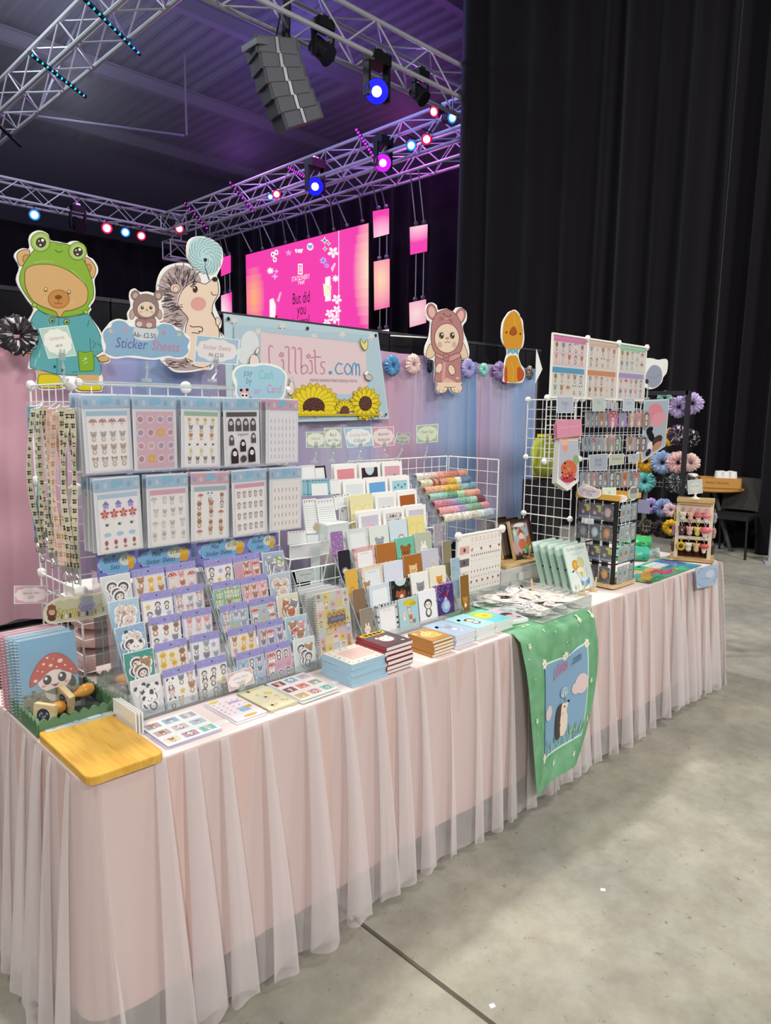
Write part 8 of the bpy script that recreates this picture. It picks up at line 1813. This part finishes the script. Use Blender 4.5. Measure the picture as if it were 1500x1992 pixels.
# ------------------------------------------------------------------ painted mat, rolls, packets, blue tag
def mat_art(a, w, h):
    a.rect(-w / 2, -h / 2, w / 2, h / 2, '#3fb58a'); r = random.Random(31); hh = a.h; L = 0
    def blob(u, v, rx, ry, c, rot=0): a.h = hh + (blob.k % 9 + 1) * a.eps; blob.k += 1; a.ell(u * w, v * h, rx * w, ry * h, c, rot, 14)
    blob.k = 0
    for u, v, rx, ry, c, rt in ((-.38, .1, .1, .3, '#4fb0c0', 0), (-.36, -.25, .13, .14, '#dcae1e', .2), (-.45, -.42, .05, .1, '#8a3a2c', .2), (-.3, -.42, .14, .1, '#2fa060', .1), (-.18, -.05, .14, .12, '#e0893a', .2), (-.22, .18, .1, .12, '#d6b48a', .1), (-.05, -.1, .12, .12, '#d9486a', .15), (.02, -.28, .13, .1, '#d63f8a', .1), (-.02, .1, .12, .1, '#dfa05a', .2), (-.1, .35, .15, .14, '#3fae5a', 0), (.12, .12, .1, .14, '#a9b48a', .2), (.14, -.2, .1, .12, '#3fa86a', .1), (.24, .05, .1, .2, '#2f8ad0', .4), (.32, .25, .12, .2, '#2878c8', .3), (.36, -.1, .12, .2, '#3a94dc', .2), (.44, .1, .06, .3, '#2466b4', 0), (.25, -.32, .12, .1, '#5fc08a', .1), (.4, -.38, .1, .1, '#3f9ae0', 0), (.08, .4, .1, .08, '#4fc4c4', 0)): blob(u, v, rx, ry, c, rt)
    for k in range(60): a.h = hh + (10 + k % 4) * a.eps; a.ell(r.uniform(-.48, .48) * w, r.uniform(-.46, .46) * h, .014, .005, r.choice(['#e6c83a', '#2f8f5a', '#e07a3a', '#4fc4e0', '#d64f7a', '#7fd08a', '#f0e0b0']), r.random(), 8)
flat_item('painted_mat', 'brightly painted rainbow mat lying before the pin spinner', 'mat', 3.385, 4.03, 1.56, 1.80, TZ + .0012, .003, mat_art, '#2f5a3a')
for k, (px, py, w, d, lb) in enumerate(((1275, 1102, .15, .085, 'white card packet with three tiny motifs on the painted mat'), (1305, 1088, .13, .07, 'clear sleeved leaf print on the painted mat'))):
    p = P(px, py, z=TZ); flat_item('card_packet', lb, 'packet', p.x - w / 2, p.x + w / 2, p.y - d / 2, p.y + d / 2, TZ + .005 + .004 * k, .003, (lambda a, w_, h_: (a.rect(-w_ / 2 + .002, -h_ / 2 + .002, w_ / 2 - .002, h_ / 2 - .002, '#dbe4e6'), [a.ell(-w_ * .25 + w_ * .25 * j, h_ * .05, .008, .006, '#6a7074', n=8) for j in range(3)])) if k == 0 else (lambda a, w_, h_: (a.rect(-w_ / 2 + .002, -h_ / 2 + .002, w_ / 2 - .002, h_ / 2 - .002, '#a9bfa4'), a.ell(0, 0, w_ * .3, h_ * .3, '#7fa08a', .3, 12))), '#e6ecec')
def rollpack(label, loc, r, L, c1, c2, rz):
    t = E('rolled_pack', label, 'roll', loc, (0, 0, rz)); mb = MB(); n = 18; rt = Matrix.Rotation(pi / 2, 3, 'Y'); mb.lathe([(r * .35, -L / 2), (r, -L / 2), (r * 1.02, 0), (r, L / 2), (r * .35, L / 2)], n, (0, 0, r), rot=rt, col=c1); q = random.Random(int(L * 999))
    for k in range(26):
        a0 = q.random() * 6.28; x = q.uniform(-.45, .4) * L; s = .3 + q.random() * .4; qq = r * 1.03; pts = [(x + .03 * cos(t_) * s, qq * cos(a0 + .5 * s * sin(t_)), r + qq * sin(a0 + .5 * s * sin(t_))) for t_ in (2 * pi * j / 8 for j in range(8))]; mb.face(pts, q.choice(c2))
    M('wrap', mb, GLOSS, parent=t, smooth=False); mb = MB(); mb.lathe([(r * .34, -L / 2 - .004), (r * .36, L / 2 + .004)], 10, (0, 0, r), rot=rt, col='#4a5a54'); M('core', mb, PRINT, parent=t)
rollpack('green and orange rolled pack lying behind the painted mat', (3.86, 1.90, TZ + .001), .042, .19, '#3fb098', ['#e0a24a', '#5fc8a8', '#b8502c', '#2f8a6a', '#8fd6c0'], -.9)
rollpack('bright green rolled pack lying on the orange one', (3.95, 1.92, TZ + .062), .036, .17, '#3fb868', ['#6fd890', '#2f9a58', '#8fe0b0', '#4fc87a'], -.9)
rollpack('pale clear rolled pack at the end of the green ones', (4.02, 1.87, TZ + .001), .03, .12, '#c4d0ce', ['#dfe8e6', '#9fb0ac', '#7fa89a'], -.9)
def tag_art(a): a.h += .0002; a.cloud(.5, .5, .9, .9, '#a6c2e2', 14); a.ell(.66, .4, .2, .2, '#cddaf0', n=14); a.ell(.62, .7, .06, .08, '#c9c48a', n=8); a.text('Keyrings', .42, .62, .16, '#8aa8d0', .2, 0, .8, True)
qcard('cloud_tag', 'pale blue cloud tag pinned to the skirt corner', 'tag', ((1353, 1106), (1396, 1098), (1393, 1137), (1356, 1145)), 1.494, tag_art, '#b4cbe6', .003)

# ------------------------------------------------------------------ keychain kiosk
th_ = radians(-68.7); kq = E('keychain_kiosk', 'small wooden kiosk hung with colourful keychains', 'display rack', (4.155, 1.668, TZ), (0, 0, th_)); CRMW = mat('cream_panel', '#e6d6c2', .6)
mb = MB(); mb.bx(-.118, .118, -.086, .086, .006, .022); M('base_board', mb, WOOD, parent=kq)
mb = MB(); mb.lathe([(.07, .0005), (.07, .006)], 16); M('turntable', mb, BLACKM, parent=kq)
mb = MB(); mb.bx(-.1, .1, -.066, .066, .345, .362); mb.bx(-.09, .09, -.058, .058, .33, .345); M('roof_board', mb, WOOD, parent=kq)
for q in (-1, 1): mb = MB(); mb.bx(q * .088 - .01, q * .088 + .01, -.05, .05, .022, .331); M('side_post', mb, CRMW, parent=kq)
for z in (.135, .235, .315): mb = MB(); mb.bx(-.08, .08, -.05, -.038, z - (.03 if z > .3 else .008), z + .012); M('front_rail', mb, mat('pink_rail', '#e0bfb4', .6) if z > .3 else CRMW, parent=kq)
mb = MB(); mb.bx(-.078, .078, -.012, .05, .022, .33); M('dark_back', mb, mat('dark_inner', '#4a2c24', .8), parent=kq)
def charm(label, lp, rz, kind, c, ringm, s=1.0):
    m4 = Matrix.Rotation(th_, 4, 'Z'); v = m4 @ Vector(lp); t = E('keychain', label, 'keychain', (4.155 + v.x, 1.668 + v.y, TZ + v.z), (0, 0, th_ + rz))
    mb = MB(); mb.tube([(.007 * cos(x), 0, .007 * sin(x)) for x in (2 * pi * k / 10 for k in range(10))], .0017, 5, closed=True); mb.rod((0, 0, -.007), (0, 0, -.022), .0025, 6); mb.ball((0, 0, -.017), .0042, 6); M('clasp', mb, ringm, parent=t)
    mb = MB(); 
    if kind == 'flower':
        for k in range(11): mb.ball((.014 * s * cos(k * .571), 0, -.042 + .014 * s * sin(k * .571)), .007 * s, 6, c, sc=(1, .5, 1))
        mb.ball((0, -.004, -.042), .009 * s, 8, '#5a3a1c', sc=(1, .5, 1))
    elif kind == 'mush':
        mb.ball((0, 0, -.046), .013 * s, 8, '#f2d9cf', sc=(1, .6, 1)); mb.ball((0, 0, -.034), .02 * s, 10, c, sc=(1, .7, .62)); mb.ball((0, 0, -.064), .009 * s, 8, '#efe0d6', sc=(1, .6, 1))
        for k in (-1, 1): mb.ball((k * .005, -.0085 * s, -.046), .002, 5, '#3a2828')
    else:
        mb.ball((0, 0, -.034), .0145 * s, 10, c, sc=(1, .6, .9)); mb.ball((0, 0, -.055), .0125 * s, 9, c, sc=(1, .6, 1)); 
        for k in (-1, 1): mb.ball((k * .011 * s, 0, -.023), .0055 * s, 6, c, sc=(1, .6, 1)); mb.ball((k * .005, -.0085 * s, -.034), .002, 5, '#3a2828')
        mb.ball((0, -.006 * s, -.038), .006 * s, 6, '#f6e9dc', sc=(1, .5, .8))
    M('charm', mb, GLOSS, parent=t, smooth=True)
RW, RP, RG, RB = CHROME, mat('pink_clasp', '#e6a9b4', .3), mat('yellow_clasp', '#e3d070', .3), mat('blue_clasp', '#b9b4dc', .3)
CH = [[('bear', '#e3d6c4', RW, 'cream speckled bear keychain, top rail'), ('bear', '#dcae94', RP, 'peach bear keychain, top rail'), ('mush', '#dc6f76', RP, 'red hooded keychain, top rail'), ('mush', '#e07f88', RP, 'pink mushroom keychain, top rail')],
      [('bear', '#5a3230', RW, 'dark brown cat keychain, middle rail'), ('bear', '#e3b0a8', RP, 'rosy pig keychain, middle rail'), ('bear', '#d9cc5a', RG, 'yellow duck keychain, middle rail'), ('mush', '#df7280', RB, 'large pink mushroom keychain, middle rail')],
      [('flower', '#e0b82a', RG, 'yellow sunflower keychain, lowest rail'), ('bear', '#e6ddce', RW, 'white mouse keychain, lowest rail'), ('bear', '#d6b47c', RG, 'tan capped bear keychain, lowest rail'), ('mush', '#c9524e', RW, 'grey rabbit in a red hat keychain, lowest rail')]]
for r in range(3):
    for c in range(4):
        k, col, rm, lb = CH[r][c]; charm(lb + ' of the kiosk', (-.062 + .041 * c, -.056, (.305, .222, .128)[r]), 0, k, col, rm, 1.3 if 'large' not in lb else 1.7)
for r in range(3):
    for q in (-1, 1):
        col = (('#d6b03a', '#b4748c', '#6a3a34'), ('#8f94a8', '#b98a8a', '#4a3a3c'))[q > 0][r]
        for j in range(2): charm(('yellow', 'mauve', 'dark brown', 'grey', 'rose', 'black')[(q > 0) * 3 + r] + (' front' if j == 0 else ' rear') + ' keychain on the kiosk side', (q * .106, -.025 + .035 * j, (.300, .212, .118)[r]), q * pi / 2, 'flower' if r == 0 and q < 0 else 'bear', col, RG if q < 0 else RW, 1.6)
t = E('kiosk_sign', 'white square sign on a round foot on top of the kiosk', 'sign', (4.15, 1.672, TZ + .3625), (0, 0, th_ + .35)); mb = MB(); mb.lathe([(.028, 0), (.026, .004), (.008, .01), (.005, .022), (.012, .028), (.003, .03)], 14); M('foot', mb, WPLAS, parent=t); M('card', card_mesh(.082, .082, .003, lambda a, w, h: (a.rect(-w / 2 + .003, .003, w / 2 - .003, h - .003, '#ccd3d3'), a.cloud(0, h / 2, w * .7, h * .6, '#dde2e0', 9), a.text('Keyrings', 0, h * .5, .015, '#9aa4a6', .2)), '#e6e9e8'), GLOSS, parent=t, loc=(0, 0, .027), rot=(0, radians(-7), 0))

# ================================================================== scrunchie frame beyond the table
sf = E('scrunchie_stand', 'tall black frame hung with scrunchies beyond the table end', 'display rack', (4.55, 2.19, 0)); 
FRM = mat('frame_black', '#2b2930', .5)
for y in (-.27, .27): mb = MB(); mb.bx(-.012, .012, y - .013, y + .013, 0.0, 1.745); M('post', mb, FRM, parent=sf); mb = MB(); mb.bx(-.2, .2, y - .015, y + .015, 0, .02); M('foot', mb, BLACKM, parent=sf)
mb = MB(); mb.bx(-.012, .012, -.27, .27, 1.72, 1.745); M('top_bar', mb, FRM, parent=sf)
for z in (1.66, 1.46, 1.28, 1.15, .985, .84): mb = MB(); mb.rod((.06, -.27, z + .03), (.06, .27, z + .03), .005, 6); M('cross_rod', mb, BLACKM, parent=sf)
mb = MB(); mb.rod((.1, .02, 0), (.1, .02, 1.2), .016, 8); M('rear_leg', mb, GREYM, parent=sf)
SCL = [(1293, 775, .05, ('#8fcfc4', '#b4e6da'), 'mint green scrunchie at the frame top behind the art bag'), (1321, 792, .072, ('#b9a6d6', '#d3c6e8', '#8f7ab4'), 'lilac scrunchie with a buckle inside the frame post'), (1347, 785, .07, ('#bba8da', '#d6c9ea', '#9682ba'), 'lilac scrunchie outside the frame post'), (1320, 846, .07, ('#3a2440', '#5a3a60', '#c9bccf'), 'dark purple scrunchie on the second rod'), (1343, 852, .06, ('#1c1a20', '#e6e4e6', '#2c2a30'), 'black and white scrunchie outside the post'),
       (1302, 850, .06, ('#d9a92c', '#f0c84a'), 'yellow scrunchie behind the art bag'), (1257, 898, .078, ('#cf9a1c', '#e6b83a', '#a87a14'), 'mustard yellow scrunchie on the third rod'), (1289, 900, .08, ('#8fa6cc', '#b4c6e2', '#6f88b4'), 'grey blue scrunchie on the third rod'), (1320, 900, .078, ('#dcb0b0', '#efd0cc', '#c08c90'), 'rose pink scrunchie on the third rod'), (1343, 900, .062, ('#e3c0be', '#f2dcd8'), 'pale pink scrunchie outside the post'),
       (1254, 937, .074, ('#5fb4b4', '#8fd6d2', '#3f9094'), 'teal scrunchie under the mustard one'), (1314, 940, .066, ('#2c3034', '#a9b4b0', '#6a7470'), 'black and grey leaf scrunchie on the fourth rod'), (1337, 940, .058, ('#343a3c', '#aab6b2'), 'grey leaf scrunchie outside the post'), (1266, 984, .056, ('#9a82c4', '#c4b2e0'), 'small violet scrunchie on the fifth rod'), (1290, 988, .064, ('#7f94c4', '#a9bce0', '#5f74a8'), 'periwinkle scrunchie on the fifth rod'), (1305, 992, .05, ('#e0c0c4', '#f0dcdc'), 'pale rose scrunchie beside the kiosk'),
       (1257, 1026, .062, ('#3f382c', '#8a7a5a', '#201c18'), 'leopard scrunchie on the lowest rod'), (1285, 1029, .06, ('#2c2a2c', '#6a6468', '#48444a'), 'charcoal scrunchie on the lowest rod'), (1305, 1026, .056, ('#dcae1c', '#f0c83a'), 'bright yellow scrunchie beside the kiosk')]
for k, (px, py, R, cols, lb) in enumerate(SCL): scrunchie(lb, P(px, py, x=4.61), R, cols, (0, 0, -pi / 2 + .35), 30 + k)
for k, (px, py) in enumerate(((1283, 940), (1258, 1025), (1321, 845), (1318, 940))):
    p = P(px, py, x=4.53); t = E('wire_buckle', 'silver wire hanger clipped over the ' + ('bare fourth rod', 'leopard scrunchie', 'dark purple scrunchie', 'leaf scrunchie')[k], 'hanger', p, (0, 0, -pi / 2 + .35)); mb = MB(); s = .022
    mb.tube([(-s, 0, s * 1.2), (-s, 0, -s), (s, 0, -s), (s, 0, s * 1.2)], .0022, 5); mb.rod((-s, 0, .005), (s, 0, .005), .002, 5); mb.rod((0, 0, -s), (0, 0, .02), .0018, 5); M('wire', mb, CHROME, parent=t)
o = P(1250, 985, x=4.5); mb = MB(); mb.bx(-.002, .002, -.05, .05, -.045, .045, '#8f8fae'); M('grey_tag', mb, PRINT, label='plain lavender tag hanging beside the violet scrunchie', cat='tag', loc=o)

# ================================================================== cafe table, chair, box of cups
rt = E('cafe_table', 'round wooden cafe table before the black curtain', 'table', (8.72, 3.35, 0)); mb = MB(); mb.lathe([(.02, .70), (.36, .71), (.375, .722), (.375, .738), (.36, .742), (.02, .743)], 32); M('table_top', mb, wood_mat('cafe_top', '#c99a52', '#b5813c', (3, 20, 20), .4), parent=rt)
for k in range(3): q = .5 + k * 2.094; mb = MB(); mb.rod((.05 * cos(q), .05 * sin(q), .71), (.3 * cos(q), .3 * sin(q), 0), .028, 10, r2=.022); M('leg', mb, mat('grey_leg', '#55565a', .5), parent=rt)
cb = E('wooden_box', 'shallow wooden box with branded lettering on the cafe table', 'box', (8.66, 3.22, .7435), (0, 0, radians(-62))); w, d, h = .22, .13, .125
for nm, b in (('box_floor', (-w, w, -d, d, 0, .012)), ('box_side', (-w, w, -d, -d + .012, .0, h)), ('box_side', (-w, w, d - .012, d, .0, h)), ('box_side', (-w, -w + .012, -d, d, .0, h)), ('box_side', (w - .012, w, -d, d, .0, h))): mb = MB(); mb.bx(*b); M(nm, mb, mat('box_ply', '#c08f4a', .6), parent=cb)
a = Art(None, -d - .0005); a.text('PRINT DESIGN', -.04, .055, .038, '#5a3c1c', 0, 0, 1.0); M('lettering', a.mb, PRINT, parent=cb)
m4 = Matrix.Rotation(radians(-62), 4, 'Z')
for k, (x, y, z) in enumerate(((-.02, 0, .10), (.06, -.05, .10), (.14, -.03, .10), (.02, .05, .10), (.12, .06, .10), (-.02, -.06, .10))):
    v = m4 @ Vector((x, y, z)); mb = MB(); mb.lathe([(.044, 0), (.045, .008), (.034, .098), (.03, .1)], 14); M('paper_cup', mb, WHITE, label='upturned white paper cup in the wooden box', cat='cup', group='upturned cups in the wooden box', loc=(8.66 + v.x, 3.22 + v.y, .7435 + v.z), smooth=False)
v = m4 @ Vector((-.29, .02, 0)); mb = MB(); mb.bx(-.05, .05, -.06, .06, 0, .11); M('napkin_holder', mb, mat('kraft', '#b99a66', .7), label='kraft napkin holder beside the wooden box', cat='holder', loc=(8.66 + v.x, 3.22 + v.y, .7438), rot=(0, 0, -1)); lump('napkins', 'white paper napkins in the kraft holder', 'napkins', (8.66 + v.x, 3.22 + v.y, .853), .05, .06, .05, WHITE, 6)
ch = E('cafe_chair', 'dark upholstered cafe chair beside the round table', 'chair', (8.52, 2.98, 0), (0, 0, radians(95))); CHM = mat('chair_cloth', '#3a3836', .85); CHS = mat('chair_seat', '#1c1d20', .7)
def pad(x0, x1, y0, y1, z0, z1, r=.02):
    mb = MB(); mb.slab(rrect_pts(x0, x1, y0, y1, .05), z0, z1); return mb
M('seat', pad(-.21, .21, -.2, .22, .43, .475), CHS, parent=ch)
mb = MB(); mb.grid(lambda u, v: (.2 * (2 * u - 1) * (1 - .12 * max(0, v - .7)), -.24 - .09 * v + .03 * (2 * u - 1) ** 2, .50 + .37 * v - .03 * max(0, abs(2 * u - 1) - .7)), 10, 8); mb.grid(lambda u, v: (.2 * (2 * u - 1) * (1 - .12 * max(0, v - .7)), -.275 - .09 * v + .03 * (2 * u - 1) ** 2, .50 + .37 * v - .03 * max(0, abs(2 * u - 1) - .7)), 10, 8); M('backrest', mb, CHM, parent=ch, smooth=True)
for q in (-1, 1):
    mb = MB(); mb.rod((q * .19, .19, .43), (q * .21, .23, 0), .014, 8); M('leg', mb, BLACKM, parent=ch); mb = MB(); mb.tube([(q * .19, -.17, .43), (q * .2, -.24, .22), (q * .2, -.27, 0)], .014, 8); M('leg', mb, BLACKM, parent=ch); mb = MB(); mb.tube([(q * .17, -.1, .43), (q * .175, -.24, .44), (q * .175, -.275, .6)], .011, 8); M('back_support', mb, BLACKM, parent=ch)
